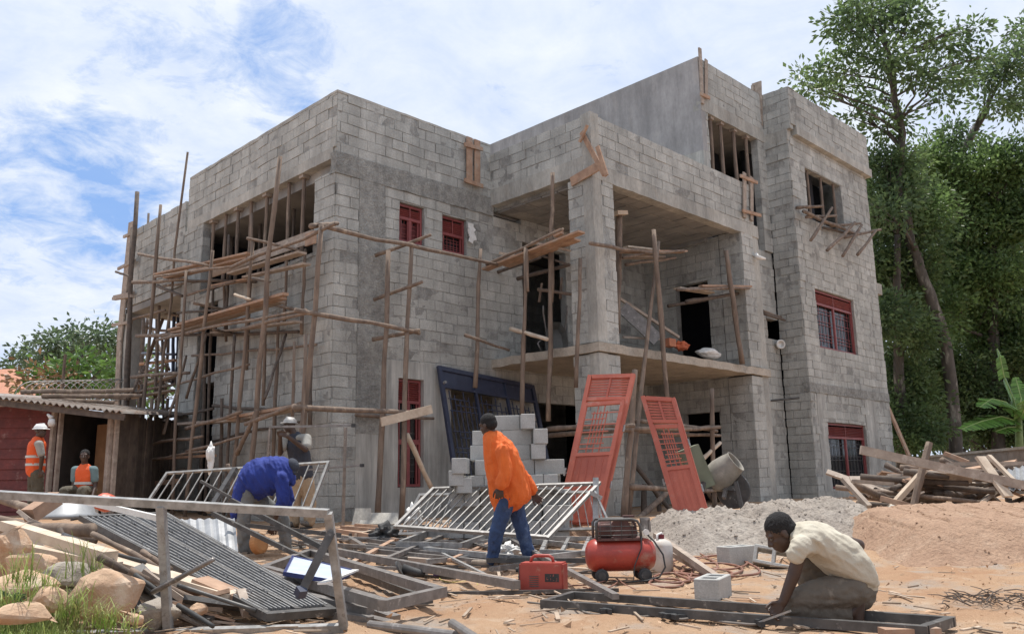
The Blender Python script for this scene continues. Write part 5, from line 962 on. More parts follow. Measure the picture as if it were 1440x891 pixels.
# ---- welding machine
def welder():
    b0 = G(765, 833); t = thing('welding_machine', 'small red box shaped welding machine with a handle on the sand', 'welding machine', b0); r = Vector((RT.x, RT.y, 0)).normalized(); f = Vector((FW.x, FW.y, 0)).normalized()
    R = Matrix.Rotation(yaw0-.28, 3, 'Z'); ex = R @ Vector((1, 0, 0)); ey = R @ Vector((0, 1, 0)); ez = Vector((0, 0, 1)); P = lambda x, y, z: b0+ex*x+ey*y+ez*z
    L_, W_, H_ = .38, .19, .235
    bm = bmesh.new(); bmesh.ops.create_cube(bm, size=1)
    for v in bm.verts: v.co = Vector((v.co.x*L_, v.co.y*W_, v.co.z*H_))
    bmesh.ops.bevel(bm, geom=bm.edges[:], offset=.012, segments=2, affect='EDGES')
    for v in bm.verts: v.co = R @ v.co+Vector((0, 0, H_/2+.015))
    me = bpy.data.meshes.new('case'); bm.to_mesh(me); bm.free(); redp = mat('red_case_paint', (.40, .07, .05), (.33, .055, .04), .45, scale=6, spots=(.45, .25, .18), sscale=8, sth=.6, bump=.05); me.materials.append(redp); o = bpy.data.objects.new('case', me); C.objects.link(o); o.parent = t
    q = MB(); pts = [P(x, 0, z) for x, z in ((-.11, H_+.01), (-.10, H_+.05), (-.07, H_+.068), (.05, H_+.068), (.08, H_+.05), (.09, H_+.01))]; q.tube(pts, .014, 8); q.build('handle', redp, t, True)
    q = MB(); q.box8([P(x, y, z) for z in (.03, H_) for x, y in ((-L_/2-.008, -W_/2+.012), (-L_/2+.002, -W_/2+.012), (-L_/2+.002, W_/2-.012), (-L_/2-.008, W_/2-.012))]); fp = q.build('front_panel', M['steel_dk'], t)
    for yy in (-.045, .045):
        q = MB(); q.disc_lathe([(0, .022), (.03, .02)], P(-L_/2-.008, yy, .19), -ex, 12); q.build('knob', M['black'], fp)
    q = MB()
    for k in range(6): q.box8([P(x, y, z) for z in (.04+k*.018, .05+k*.018) for x, y in ((-L_/2-.014, -.075), (-L_/2-.006, -.075), (-L_/2-.006, .075), (-L_/2-.014, .075))])
    q.build('vent_grille', M['steel'], fp)
    q = MB()
    for k in range(6): q.box8([P(x, y, z) for z in (.06+k*.016, .066+k*.016) for x, y in ((-.1, -W_/2-.003), (-.02, -W_/2-.003), (-.02, -W_/2+.004), (-.1, -W_/2+.004))])
    q.build('side_vents', M['steel_dk'], t)
    q = MB(); q.box8([P(x, y, z) for z in (.10, .165) for x, y in ((.035, -W_/2-.0025), (.155, -W_/2-.0025), (.155, -W_/2+.004), (.035, -W_/2+.004))]); lab = q.build('badge', M['black'], t)
    rn = random.Random(3); q = MB()
    for k in range(4):                                             # worn, illegible lettering
        x = .048+k*.026
        for _ in range(3): a, c = rn.uniform(0, .014), rn.uniform(.112, .15); q.bar(P(x+a, -W_/2-.004, c), P(x+rn.uniform(0, .016), -W_/2-.004, c+rn.uniform(-.02, .02)), .004, .002, ey)
    q.build('worn_lettering', mat('worn_red', (.36, .12, .10)), lab)
    for x in (-.14, .14):
        for yy in (-.07, .07): q = MB(); c = P(x, yy, 0); q.box(c+Vector((0, 0, .012)), (.03, .03, .026)); q.build('foot', M['black'], t)
    q = MB(); q.tube([P(-.2, -.02, .08), P(-.27, -.05, .03), P(-.24, -.12, .015), P(-.1, -.16, .012), P(-.02, -.12, .012), P(-.12, -.1, .014)], .008, 6); q.build('lead', M['black'], t, True)
welder()
# ---- air compressor
def compressor():
    b0 = G(874, 816); t = thing('air_compressor', 'red tank air compressor on small wheels with its motor on top', 'compressor', b0); R = Matrix.Rotation(yaw0+.04, 3, 'Z'); ex = R @ Vector((1, 0, 0)); ey = R @ Vector((0, 1, 0)); ez = Vector((0, 0, 1)); P = lambda x, y, z: b0+ex*x+ey*y+ez*z
    redt = mat('compressor_red', (.42, .055, .035), (.33, .045, .03), .38, scale=5, spots=(.36, .2, .15), sscale=3.5, sth=.52, bump=.08, speck=.08)
    q = MB(); r = .148; q.disc_lathe([(-.33, .02), (-.325, .07), (-.305, .115), (-.27, .14), (-.24, r), (.24, r), (.27, .14), (.305, .115), (.325, .07), (.33, .02)], P(0, 0, .235), ex, 32); tk = q.build('tank', redt, t, True)
    for x, yy in ((-.2, -.13), (.2, -.13), (-.2, .13), (.2, .13)):
        q = MB(); q.disc_lathe([(-.02, .045), (-.018, .062), (.018, .062), (.02, .045)], P(x, yy, .06), ey, 20); w = q.build('wheel', M['black'], t, True); h = MB(); h.disc_lathe([(-.026, .012), (-.024, .036), (.024, .036), (.026, .012)], P(x, yy, .06), ey, 14); h.build('rim', M['steel_dk'], w)
        q = MB(); q.bar(P(x, yy*.75, .05), P(x*.95, yy*.6, .15), .04, .02); q.build('bracket', redt, t)
    dk = mat('dusty_dark_red', (.14, .06, .05), (.09, .045, .04), .7, scale=9, spots=(.3, .25, .2), sscale=8, sth=.6)
    q = MB(); q.box8([P(x, y, z) for z in (.37, .392) for x, y in ((-.23, -.12), (.2, -.12), (.2, .12), (-.23, .12))]); q.build('platform', dk, t)
    q = MB(); q.disc_lathe([(-.08, .05), (-.078, .072), (.06, .072), (.07, .05), (.075, .02)], P(-.13, -.02, .47), ex, 20)
    for k in range(12): a = k*math.pi/6; q.box(P(-.135, -.02+.073*math.cos(a), .47+.073*math.sin(a)), (.1, .008, .008), R)
    q.build('motor', dk, t)
    q = MB(); q.box(P(.09, 0, .44), (.12, .1, .09), R)
    for k in range(6): q.box(P(.09, 0, .475+k*.016), (.13, .12, .007), R)
    q.box(P(.09, 0, .585), (.1, .1, .02), R); q.build('pump_head', dk, t)
    q = MB(); q.disc_lathe([(0, .1), (.02, .1)], P(.0, -.075, .47), ey, 24); q.build('flywheel', dk, t)
    q = MB()
    for yy in (-.125, .125): q.tube([P(-.235, yy, .385), P(-.235, yy, .53), P(-.21, yy, .56), P(.10, yy, .56), P(.15, yy, .545), P(.175, yy, .5), P(.18, yy, .385)], .013, 8)
    for x in (-.2, -.1, .0, .1):
        q.tube([P(x, -.125, .55), P(x, -.125, .385)], .004, 4)
    for z in (.42, .46, .5): q.tube([P(-.235, -.125, z), P(.175, -.125, z)], .004, 4)
    q.build('belt_guard', M['steel_dk'], t, True)
    q = MB(); q.box(P(.235, 0, .50), (.06, .07, .1), R); q.bar(P(.2, 0, .56), P(.29, 0, .56), .05, .02); q.tube([P(.28, 0, .56), P(.285, 0, .44)], .018, 8); q.build('pressure_switch', M['steel_mid'], t)
    q = MB(); q.disc_lathe([(0, .028), (.02, .028)], P(.24, -.06, .44), -ey, 14); q.build('gauge', M['white'], t)
    q = MB(); q.tube([P(.23, -.05, .44), P(.3, -.12, .36), P(.37, -.16, .24), P(.38, -.18, .13), P(.32, -.2, .05), P(.2, -.22, .02), P(0, -.24, .015)], .008, 6); q.tube([P(.18, -.13, .42), P(.17, -.16, .3), P(.1, -.17, .15), P(.08, -.2, .03), P(-.15, -.2, .015)], .006, 6); q.build('air_hose', M['black'], t, True)
compressor()
# ---- jerrycan, hoses, cables
def jerrycan():
    b0 = G(931, 804); t = thing('jerrycan', 'dusty white plastic jerrycan behind the compressor', 'jerrycan', b0); WJ = mat('dusty_white_plastic', (.62, .59, .55), (.45, .41, .36), .6, scale=6, spots=(.5, .4, .32), sscale=7, sth=.56); q = MB(); q.disc_lathe([(0, .10), (.02, .118), (.26, .118), (.30, .10), (.32, .06), (.33, .045)], b0, (0, 0, 1), 20); q.build('body', WJ, t, True); q = MB(); q.disc_lathe([(.33, .04), (.37, .04)], b0, (0, 0, 1), 12); q.build('cap', mat('dark_red_cap', (.2, .03, .04)), t)
    q = MB(); q.tube([b0+Vector((-.06, 0, .31)), b0+Vector((-.05, 0, .37)), b0+Vector((.02, 0, .385)), b0+Vector((.07, 0, .31))], .013, 6); q.build('handle', M['white'], t, True)
jerrycan()
def line(name, label, cat, pts, r, m, lift=.012, group=None, wig=.02, sd=0):
    rn = random.Random(sd); P0 = [G(px, py, lift+rn.uniform(0, .01)) for px, py in pts]; P = []
    for i in range(len(P0)-1):
        p0, p1, p2, p3 = P0[max(i-1, 0)], P0[i], P0[i+1], P0[min(i+2, len(P0)-1)]
        for k in range(8): u = k/8; P.append(.5*((2*p1)+(p2-p0)*u+(2*p0-5*p1+4*p2-p3)*u*u+(3*p1-p0-3*p2+p3)*u**3))
    P.append(P0[-1]); q = MB(); q.tube(P, r, 6); o = q.build(name, m, None, True); place(o, P[0]); return tag(o, label, cat, group)
hm = mat('brown_hose', (.26, .12, .08), (.18, .09, .065), .55)
el = lambda cx, cy, rx, ry, a0, a1, n=14: [(cx+rx*math.cos(math.radians(a0+(a1-a0)*i/n)), cy+ry*math.sin(math.radians(a0+(a1-a0)*i/n))) for i in range(n+1)]
line('air_hose', 'reddish brown air hose lying in loose coils in front of the sand heap', 'hose', el(975, 795, 34, 12, 200, 560)+el(1000, 800, 44, 9, 180, 520)+el(1015, 790, 36, 10, 150, 540)+el(945, 812, 26, 7, 350, 20)+el(990, 806, 40, 7, 180, 480)+[(1065, 806), (1050, 790), (1020, 783)], .012, hm, .02)
line('air_hose', 'single brown hose loop lying between the compressor and the broken block', 'hose', el(937, 819, 24, 6, 0, 350)+[(985, 812), (1010, 796), (985, 778)], .011, hm, .015)
line('power_cable', 'grey cable with taped joints running along the near side of the long frame', 'cable', [(742, 846), (775, 849), (800, 846), (812, 855), (830, 862), (855, 862), (862, 852), (885, 856), (898, 866), (930, 864), (955, 870), (985, 867), (1005, 872), (1040, 876), (1065, 877), (1085, 870)], .008, mat('grey_cable', (.22, .19, .165)), .012)
for i, (px, py, w) in enumerate(((855, 862, .05), (945, 868, .06), (1066, 876, .055))):
    q = MB(); c = G(px, py, .02); rn = random.Random(i)
    for k in range(6): q.box(c+Vector((rn.uniform(-w, w), rn.uniform(-w, w), rn.uniform(0, .02))), (.05, .03, .03), Matrix.Rotation(rn.uniform(0, 3), 3, 'Z'))
    tag(place(q.build('cable_connector', M['black']), c), ['black cable joint below the compressor', 'black cable joint midway along the long frame', 'black welding clamp near the hands of the kneeling man'][i], 'connector')
q = MB(); q.bar(G(1068, 874, .04), G(1112, 858, .12), .012, .012); tag(place(q.build('welding_rod', M['steel']), G(1068, 874, .04)), 'bright thin rod sticking up from the black clamp by the kneeling man', 'rod')
line('power_cable', 'thin yellow cable in tangled loops left of the long tube end', 'cable', el(640, 812, 22, 6, 0, 700, 24)+[(660, 817), (672, 822), (655, 806), (620, 806)], .006, mat('yellow_cable', (.45, .38, .10)), .014)
line('power_cable', 'dark cable trailing from under the compressor across the sand', 'cable', [(795, 823), (830, 821), (858, 815), (868, 818), (850, 827), (820, 825)], .007, hm, .012)
line('power_cable', 'brown cable stretching from the compressor to its right', 'cable', [(866, 812), (880, 822), (893, 828)], .007, hm, .012)
q = MB(); q.bar(dep(922, 752, 9.6), G(1018, 819, .02), .06, .06); q.bar(dep(930, 770, 9.7), G(1012, 815, .03), .04, .05); tag(place(q.build('timber_batten', M['plank_grey']), G(1018, 819, .02)), 'grey batten sloping from the sand heap down into the hose coils', 'batten')
# black bag, angle grinder, pipes in the foreground
def lump(name, label, cat, c, r, m, sd=0, sq=(1, 1, .7), amp=.35, sub=4, smooth=True, par=None, fr=1.6):
    bm = bmesh.new(); bmesh.ops.create_icosphere(bm, subdivisions=sub, radius=1)
    for v in bm.verts:
        n_ = v.co.normalized(); k = 1+amp*fbm(n_.x*fr+sd, n_.y*fr, n_.z*fr, 5); v.co = Vector((n_.x*sq[0], n_.y*sq[1], n_.z*sq[2]))*r*k
    me = bpy.data.meshes.new(name); bm.to_mesh(me); bm.free(); me.materials.append(m)
    if smooth: me.polygons.foreach_set('use_smooth', [True]*len(me.polygons))
    o = bpy.data.objects.new(name, me); C.objects.link(o); o.location = c
    return tag(o, label, cat) if label else o
lump('tool_bag', 'crumpled black bag at the left end of the railing panel', 'bag', G(546, 752, .1), .17, M['black'], 2, (1.2, .8, .75), .7, fr=2.2)
def grinder():
    b0 = G(566, 812, .03); t = thing('angle_grinder', 'dark angle grinder standing among the bars behind the flat frame', 'grinder', b0); r = Vector((RT.x, RT.y, 0)).normalized(); q = MB(); q.tube([b0+Vector((0, 0, .09)), b0+r*.16+Vector((0, 0, .04)), b0+r*.22+Vector((0, 0, .03))], [.045, .04, .03], 10); q.build('body', M['black'], t, True)
    q = MB(); q.disc_lathe([(-.01, .08), (.01, .08)], b0+Vector((-.03, 0, .09)), (.5, -.6, .4), 20); q.build('disc', M['steel_dk'], t); q = MB(); q.tube([b0+r*.30+Vector((0, 0, .03)), b0+r*.42+Vector((0, 0, .05))], .025, 8); q.build('handle', mat('purple_grip', (.10, .07, .28), None, .5), t, True)
grinder()
for i, (a, b_, c, d) in enumerate(((636, 876, 672, 900), (520, 878, 640, 893))):
    q = MB(); q.tube([G(a, b_, .03), G(c, d, .03)], .03, 12); tag(place(q.build('iron_pipe', M['steel_mid']), G(a, b_, .03)), ['short grey pipe end at the bottom edge of the picture', 'dark pipe lying flat right of the big frame corner'][i], 'pipe')
q = MB(); q.bar(G(1240, 889, .03), G(1318, 887, .03), .10, .05); tag(place(q.build('wood_offcut', M['plank']), G(1240, 889, .03)), 'reddish timber offcut under the right end of the long frame', 'offcut')
# ---- heaps
M['sand'] = mat('grey_sand', (.395, .345, .295), (.31, .265, .225), .97, scale=3, bump=.9, bscale=26, bdist=.05, coords='World', spots=(.45, .40, .345), sscale=1.6, sth=.52, speck=.14)
M['mud'] = mat('red_mud', (.42, .275, .185), (.33, .205, .135), .97, scale=4, bump=.9, bscale=22, bdist=.05, coords='World', spots=(.46, .32, .225), sscale=2, sth=.55, speck=.14)
def heap(name, label, m, h_fn, c, hw, hd, n=150, sd=0, rough=.05, clods=4):
    r = Vector((RT.x, RT.y, 0)).normalized(); f = Vector((FW.x, FW.y, 0)).normalized(); V = []; rn = random.Random(sd)
    ax, ay = 2*hw/n, 2*hd/n
    for j in range(n+1):
        for i in range(n+1):
            u = -1+2*i/n; v = -1+2*j/n; p = c+r*(u*hw)+f*(v*hd); k = h_fn(u, v); g = gz(p.x, p.y)
            e = min(1, max(0, k*3)); z = k+e*(rough*fbm(p.x*2.6+sd, p.y*2.6, sd, 4)+rough*.75*max(0, fbm(p.x*6.5, p.y*6.5, sd+4, 3))+rough*.35*fbm(p.x*16, p.y*16, sd+8, 2))
            V.append(Vector((p.x, p.y, g+z-.06*(1-e))))
    q = MB(); q.add(V, [(j*(n+1)+i, j*(n+1)+i+1, (j+1)*(n+1)+i+1, (j+1)*(n+1)+i) for j in range(n) for i in range(n)]); nf = len(q.f); top = [v for v in V if v.z-gz(v.x, v.y) > .0]
    for _ in range(n*clods):                                       # clods and stones, coarser towards the foot
        v = rn.choice(top); hgt = v.z-gz(v.x, v.y); k = rn.uniform(.008, .02)*(2.0 if rn.random() < .1 and hgt < .2 else 1)
        R_ = Matrix.Rotation(rn.uniform(0, 6), 3, 'Z'); o8 = [Vector(e)*k*rn.uniform(.7, 1.15) for e in ((1, 0, 0), (0, 1, 0), (-1, 0, 0), (0, -1, 0), (0, 0, .8), (0, 0, -.8))]; jj = Vector((rn.gauss(0, .01), rn.gauss(0, .01), k*.2)); q.add([v+R_ @ w+jj for w in o8], [(0, 1, 4), (1, 2, 4), (2, 3, 4), (3, 0, 4), (1, 0, 5), (2, 1, 5), (3, 2, 5), (0, 3, 5)])
    o = place(q.build(name, m, None, False), c); o.data.polygons.foreach_set('use_smooth', [k < nf for k in range(len(q.f))]); return tag(o, label, 'heap')
def sand_h(u, v):
    base = max(0, 1-math.hypot(u*1.0, v)); k = .40*sst(0, .75, 1-math.hypot((u-.22)*1.25, v)); k = max(k, .34*sst(0, .6, 1-math.hypot((u+.42)*1.9, (v+.1)*1.1)), .3*sst(0, .6, 1-math.hypot((u+.1)*1.2, (v+.3)*1.3)))
    return k
c = dep(1075, 760, 11.3); c.z = gz(c.x, c.y); heap('sand_heap', 'lumpy grey building sand heap in front of the right wing', M['sand'], sand_h, c, 2.05, 1.5, 190, 3, .085)
def mud_h(u, v):
    e = sst(-1.0, -.62, u)*sst(1.0, .8, v)*sst(-1.0, -.25, v); k = .36*e
    g = abs((u*4.2) % 1-.5) > .47; 
    return max(0, k-(.07 if g and v > -.3 else 0))
c = dep(1420, 770, 9.6); c.z = gz(c.x, c.y); heap('mud_bank', 'flat topped bank of reddish mud at the right edge of the picture', M['mud'], mud_h, c, 1.75, 1.4, 170, 9, .028, 1)
c = dep(750, 735, 12.0); c.z = gz(c.x, c.y); heap('rubble_heap', 'low reddish rubble heap behind the railing panels', M['mud'], lambda u, v: .36*sst(0, .7, 1-math.hypot(u, v)), c, 1.1, .5, 90, 5, .09)
lump('plastic_bag', 'clear plastic bag snagged low on the railing panel', 'bag', dep(582, 728, 11.2), .12, M['white'], 6, (.8, .6, 1.1), .8, fr=2.4)
lump('plastic_bag', 'crumpled white bag on the ground behind the legs of the man in orange', 'bag', G(712, 776, .12), .13, M['white'], 8, (1.4, .8, .6), .8, fr=2.4)
# ---- concrete mixer
def mixer():
    c = dep(1018, 662, 12.4); t = thing('concrete_mixer', 'grey concrete mixer with a tilted drum beside the right red door', 'mixer', (c.x, c.y, gz(c.x, c.y))); r = Vector((RT.x, RT.y, 0)).normalized(); f = Vector((FW.x, FW.y, 0)).normalized(); ax = (r*.72+Vector((0, 0, .62))-f*.45).normalized(); dm = mat('mixer_drum', (.31, .285, .245), (.22, .20, .17), .85, scale=5, spots=(.38, .35, .30), sscale=4)
    q = MB(); prof = [(.72*h_, .72*r_) for h_, r_ in [(-.42, .06), (-.40, .2), (-.3, .28), (-.05, .30), (.18, .26), (.30, .225), (.32, .235), (.33, .225), (.30, .205), (.1, .23), (-.2, .24), (-.3, .1)]]; q.disc_lathe(prof, c, ax, 32); q.build('drum', dm, t, True)
    q = MB(); w = c+r*.12+f*.0+Vector((0, 0, -.28)); wx = (f*.8+r*.55).normalized(); q.disc_lathe([(-.015, .25), (0, .262), (.015, .25), (.0, .24)], w, wx, 28)
    for k in range(6):
        a = k*math.pi/6; u = wx.cross(Vector((0, 0, 1))).normalized(); e = u*math.cos(a)*.25+Vector((0, 0, math.sin(a)*.25)); q.bar(w-e, w+e, .016, .016)
    q.build('tilt_wheel', M['steel_dk'], t)
    q = MB(); g = gz(c.x, c.y)
    for a, b_ in ((c-r*.35+f*.2, c-r*.5+f*.4), (c-r*.35-f*.2, c-r*.55-f*.35), (c+r*.1+f*.25, c+r*.15+f*.45), (c+r*.1-f*.25, c+r*.2-f*.3)): q.bar(Vector((a.x, a.y, c.z-.15)), Vector((b_.x, b_.y, g)), .05, .05)
    q.bar(c-r*.4-Vector((0, 0, .2)), c+r*.15-Vector((0, 0, .25)), .07, .07); q.build('stand', M['steel_dk'], t)
    q = MB(); q.box(c-r*.42+Vector((0, 0, .05)), (.3, .34, .62), Matrix.Rotation(yaw0, 3, 'Z') @ Matrix.Rotation(-.35, 3, 'Y')); q.build('engine_cover', mat('greenish_cover', (.19, .205, .14), (.14, .15, .1), .7, scale=4), t)
mixer()
q = MB(); q.bar(dep(1018, 700, 12.2), dep(1027, 655, 12.6), .05, .05); tag(place(q.build('iron_bar', M['steel_mid']), dep(1018, 700, 12.2)), 'thin bar leaning on the pier right of the mixer', 'bar')
# ---- timber scrap heap on the right
def timber_heap():
    rn = random.Random(12); c0 = dep(1320, 690, 13.2); f = Vector((FW.x, FW.y, 0)).normalized(); r = Vector((RT.x, RT.y, 0)).normalized(); g0 = gz(c0.x, c0.y)
    for i in range(95):
        u = rn.uniform(-.95, 1.75); v = rn.uniform(-.75, .9); lvl = rn.random(); hmax = .62*sst(-1.5, -.2, u)*(1-.25*sst(.8, 1.8, u)); z = g0+.05+hmax*lvl
        L_ = rn.uniform(.5, 1.6)*(1.25 if rn.random() < .2 else 1); a = rn.gauss(.1, .75); el_ = rn.gauss(.0, .22)-.25*sst(.4, 1, -u); d = (r*math.cos(a)+f*math.sin(a))*math.cos(el_)+Vector((0, 0, math.sin(el_))); c = c0+r*u+f*v; c.z = z
        q = MB(); k = rn.random()
        if k < .62: q.stick(c-d*L_/2, c+d*L_/2, rn.uniform(.03, .055), None, seed=i, wob=.008); nm, mm = 'scrap_pole', ('pole', 'pole_dark', 'pole_dark')[i % 3]
        else: q.bar(c-d*L_/2, c+d*L_/2, rn.uniform(.07, .2), rn.uniform(.02, .05), (rn.gauss(0, .5), rn.gauss(0, .5), 1)); nm, mm = 'scrap_board', ('plank_grey', 'plank', 'plank_grey', 'plank', 'plank_pale')[i % 5]
        lab = {'scrap_pole': 'rough pole in the heap of scrap timber at the foot of the right wing', 'scrap_board': 'sawn board in the heap of scrap timber at the foot of the right wing'}[nm]
        tag(place(q.build(nm, M[mm], None, nm == 'scrap_pole'), c), lab, 'pole' if nm == 'scrap_pole' else 'board', 'heap of scrap timber')
    big = [((1210, 632), (1440, 682), 11.9, 11.7, .06, .12, 'plank_grey', 'longest grey plank lying slantwise over the whole scrap heap'), ((1283, 718), (1307, 622), 12.0, 12.4, .09, .09, 'pole', 'dark crooked log standing up out of the scrap heap'), ((1378, 642), (1418, 698), 12.0, 11.6, .2, .04, 'plank_pale', 'wide pale plank on the right of the scrap heap, leftmost of two'), ((1390, 640), (1432, 682), 12.2, 11.9, .2, .04, 'plank_pale', 'wide pale plank on the right of the scrap heap, rightmost of two'),
           ((1330, 652), (1440, 651), 12.3, 12.2, .04, .05, 'plank_grey', 'thin long batten lying level over the scrap heap'), ((1328, 637), (1362, 650), 12.6, 12.4, .14, .06, 'plank', 'red brown board poking up at the back of the scrap heap'), ((1215, 755), (1300, 660), 12.3, 12.6, .1, .07, 'plank_pale', 'split pale board sloping down the left flank of the scrap heap'), ((1186, 673), (1222, 712), 12.4, 11.9, .08, .06, 'plank_grey', 'short grey batten leaning under the lowest window of the right wing'), ((1200, 676), (1255, 680), 12.5, 12.7, .08, .05, 'plank_grey', 'grey board lying level under the lowest window of the right wing'), ((1238, 700), (1300, 716), 11.8, 11.5, .07, .07, 'plank', 'square timber end pointing at the white rubble on the scrap heap')]
    for (a, b_, d0, d1, w, h, mm, lab) in big: q = MB(); (q.stick(dep(*a, d0), dep(*b_, d1), w*.6, None, seed=3) if mm == 'pole' else q.bar(dep(*a, d0), dep(*b_, d1), w, h)); tag(place(q.build('scrap_board' if mm != 'pole' else 'scrap_pole', M[mm]), dep(*a, d0)), lab, 'board' if mm != 'pole' else 'log', 'heap of scrap timber')
    p = Pan(dep(1418, 690, 11.8), dep(1475, 680, 11.8), dep(1475, 648, 12.8), dep(1416, 660, 12.8)); q = MB(); n = 24; V = []
    for k in range(2): V += [p.at(i/n, k, .02*math.sin(i*1.6)) for i in range(n+1)]
    q.add(V, [(i, i+1, n+2+i, n+1+i) for i in range(n)]); tag(q.build('roofing_sheet', M['galv']), 'corrugated roofing sheet lying at the right end of the scrap heap', 'sheet')
timber_heap()
lump('cement_bag', 'pale crumpled cement bag at the foot of the scrap heap', 'bag', dep(1283, 740, 10.9), .2, M['white'], 12, (1.3, .8, .5), .6, fr=2)
lump('rubble_lump', 'grey lump of rubble beside the pale cement bag', 'rubble', dep(1255, 735, 11.1), .32, M['cast'], 14, (1.2, .9, .6), .6, fr=2.2)
# ---- balcony things
def barrow():
    p0 = onX(782, 470, XP+1.0); t = thing('wheelbarrow', 'wheelbarrow stood on end in the dark balcony doorway', 'wheelbarrow', (p0.x, p0.y, 3.62)); bm = mat('barrow_tray', (.23, .23, .215), (.17, .165, .155), .6, .3, scale=5)
    r = Vector((RT.x, RT.y, 0)).normalized(); f = Vector((FW.x, FW.y, 0)).normalized(); z0 = 3.64; Pp = lambda x, y, z: Vector((p0.x, p0.y, 0))+r*x+f*y+Vector((0, 0, z0+z))
    q = MB(); rim = [(-.22, 0, .0), (-.25, 0, .3), (-.22, .02, .62), (-.1, .04, .82), (.1, .04, .82), (.22, .02, .62), (.27, 0, .3), (.24, 0, .0)]; bot = [(x*.6, y+.26, .12+z*.7) for x, y, z in rim]
    q.add([Pp(*v) for v in rim+bot], [(i, (i+1) % 8, 8+(i+1) % 8, 8+i) for i in range(8)]+[tuple(8+i for i in range(8))]); q.build('tray', bm, t)
    q = MB()
    for s in (-1, 1): q.tube([Pp(s*.12, .3, .0), Pp(s*.2, .3, .6), Pp(s*.27, .12, 1.05), Pp(s*.27, .05, 1.2)], .018, 8)
    q.tube([Pp(-.3, .1, .1), Pp(-.42, .0, .34), Pp(-.3, .1, .46), Pp(-.2, .25, .4)], .016, 8); q.build('frame', M['steel_mid'], t, True)
    q = MB(); q.disc_lathe([(-.04, .12), (-.03, .17), (.03, .17), (.04, .12)], Pp(0, .42, .18), r, 20); q.build('wheel', M['black'], t, True)
barrow()
lump('cement_sack', 'white sack lying on the right part of the balcony floor', 'sack', onY(997, 497, YF+.35)+Vector((0, 0, .0)), .26, M['white'], 21, (1.5, .8, .45), .22, fr=1.3)
lump('orange_bundle', 'small orange bundle on the balcony floor left of the white sack', 'bundle', onY(958, 487, YF+.5), .17, mat('orange_cloth', (.55, .13, .05), None, .8), 23, (1.2, .8, .6), .5)
q = MB(); q.box(onY(941, 482, YF+.5), (.26, .2, .18)); tag(q.build('brick', mat('orange_brick', (.5, .19, .10), None, .9)), 'orange brick on the balcony floor beside the orange bundle', 'brick')
for i, (a, b_, w) in enumerate((((875, 432), (925, 478), .3), ((872, 420), (955, 474), .06), ((876, 474), (950, 478), .05))):
    q = MB(); q.bar(onY(*a, YF+1.0), onY(*b_, YF+.5), .05, w, (0, 0, 1)); tag(q.build('shutter_panel' if i == 0 else 'timber_batten', M[('steel_mid', 'plank_grey', 'plank_grey')[i]]), ['grey sheet sloping behind the porch pier on the balcony', 'long batten sloping behind the porch pier on the balcony', 'batten lying along the balcony edge'][i], ('sheet', 'batten', 'batten')[i])
# ---- left foreground: rocks, logs, boards, pipes
M['rock'] = mat('pinkish_rock', (.56, .40, .27), (.44, .27, .17), .92, scale=3, bump=.6, bscale=14, bdist=.03, spots=(.62, .50, .38), sscale=2.2, sth=.54)
M['rock2'] = mat('grey_rock', (.38, .34, .29), (.28, .24, .20), .92, scale=4, bump=.7, bscale=16, bdist=.03, spots=(.48, .42, .34), sscale=3)
def rock(label, c, r, sq, sd, m='rock', rot=0):
    bm = bmesh.new(); rn = random.Random(sd); pts = []
    for _ in range(15):
        v = Vector((rn.gauss(0, 1), rn.gauss(0, 1), rn.gauss(0, 1))).normalized()*rn.uniform(.78, 1.05); bm.verts.new((v.x*sq[0]*r, v.y*sq[1]*r, v.z*sq[2]*r))
    res = bmesh.ops.convex_hull(bm, input=bm.verts[:]); bmesh.ops.delete(bm, geom=[v for v in bm.verts if not v.link_faces], context='VERTS')
    bmesh.ops.bevel(bm, geom=bm.edges[:], offset=.012, segments=1, affect='EDGES'); bmesh.ops.triangulate(bm, faces=bm.faces[:]); bmesh.ops.subdivide_edges(bm, edges=bm.edges[:], cuts=2, use_grid_fill=True)
    for v in bm.verts: n_ = v.co.normalized(); v.co += n_*r*(.025*fbm(v.co.x*6/r*.3+sd, v.co.y*2/r, v.co.z*2/r, 3)+.02*fbm(v.co.x*7/r, v.co.y*7/r, v.co.z*7/r+sd, 2))
    me = bpy.data.meshes.new('rock'); bm.to_mesh(me); bm.free(); me.materials.append(M[m]); o = bpy.data.objects.new('rock', me); C.objects.link(o); o.location = c; o.rotation_euler = (0, 0, rot); return tag(o, label, 'rock', 'rocks in the left foreground')
ROCKS = [('biggest rock, tan with a flat sunlit top, left of the frame upright', 148, 838, 5.3, .23, (1.1, .9, .85)), ('tan angular rock above the flat slab at the picture edge', 40, 798, 5.5, .16, (1.2, .9, .8)), ('broad orange boulder at the picture edge behind the grass', -5, 835, 5.2, .2, (1, 1, .9)), ('flat rock slab with a bright edge at the left picture edge', 28, 822, 5.2, .20, (1.3, .9, .5)), ('jagged orange rock high at the left picture edge', 6, 775, 5.6, .2, (.9, .9, .9)), ('small tan rock between the slab and the biggest rock', 70, 842, 5.0, .13, (1.1, .9, .7)), ('flat rock low in the grass at the left', 35, 862, 4.7, .15, (1.3, 1, .5)), ('grey mottled rock behind the small tan one', 85, 808, 5.6, .17, (1.4, .8, .6), 'rock2'), ('little brown stone right of the grass', 190, 868, 5.0, .07, (1, 1, .8)), ('small pinkish stone far left above the slab', 20, 800, 5.7, .13, (1.1, .8, .8)), ('orange stone fragment inside the big frame', 275, 858, 5.6, .08, (1.3, .9, .7))]
for i, rk in enumerate(ROCKS): rock(rk[0], dep(rk[1], rk[2], rk[3]), rk[4], rk[5], 50+i, rk[6] if len(rk) > 6 else 'rock')
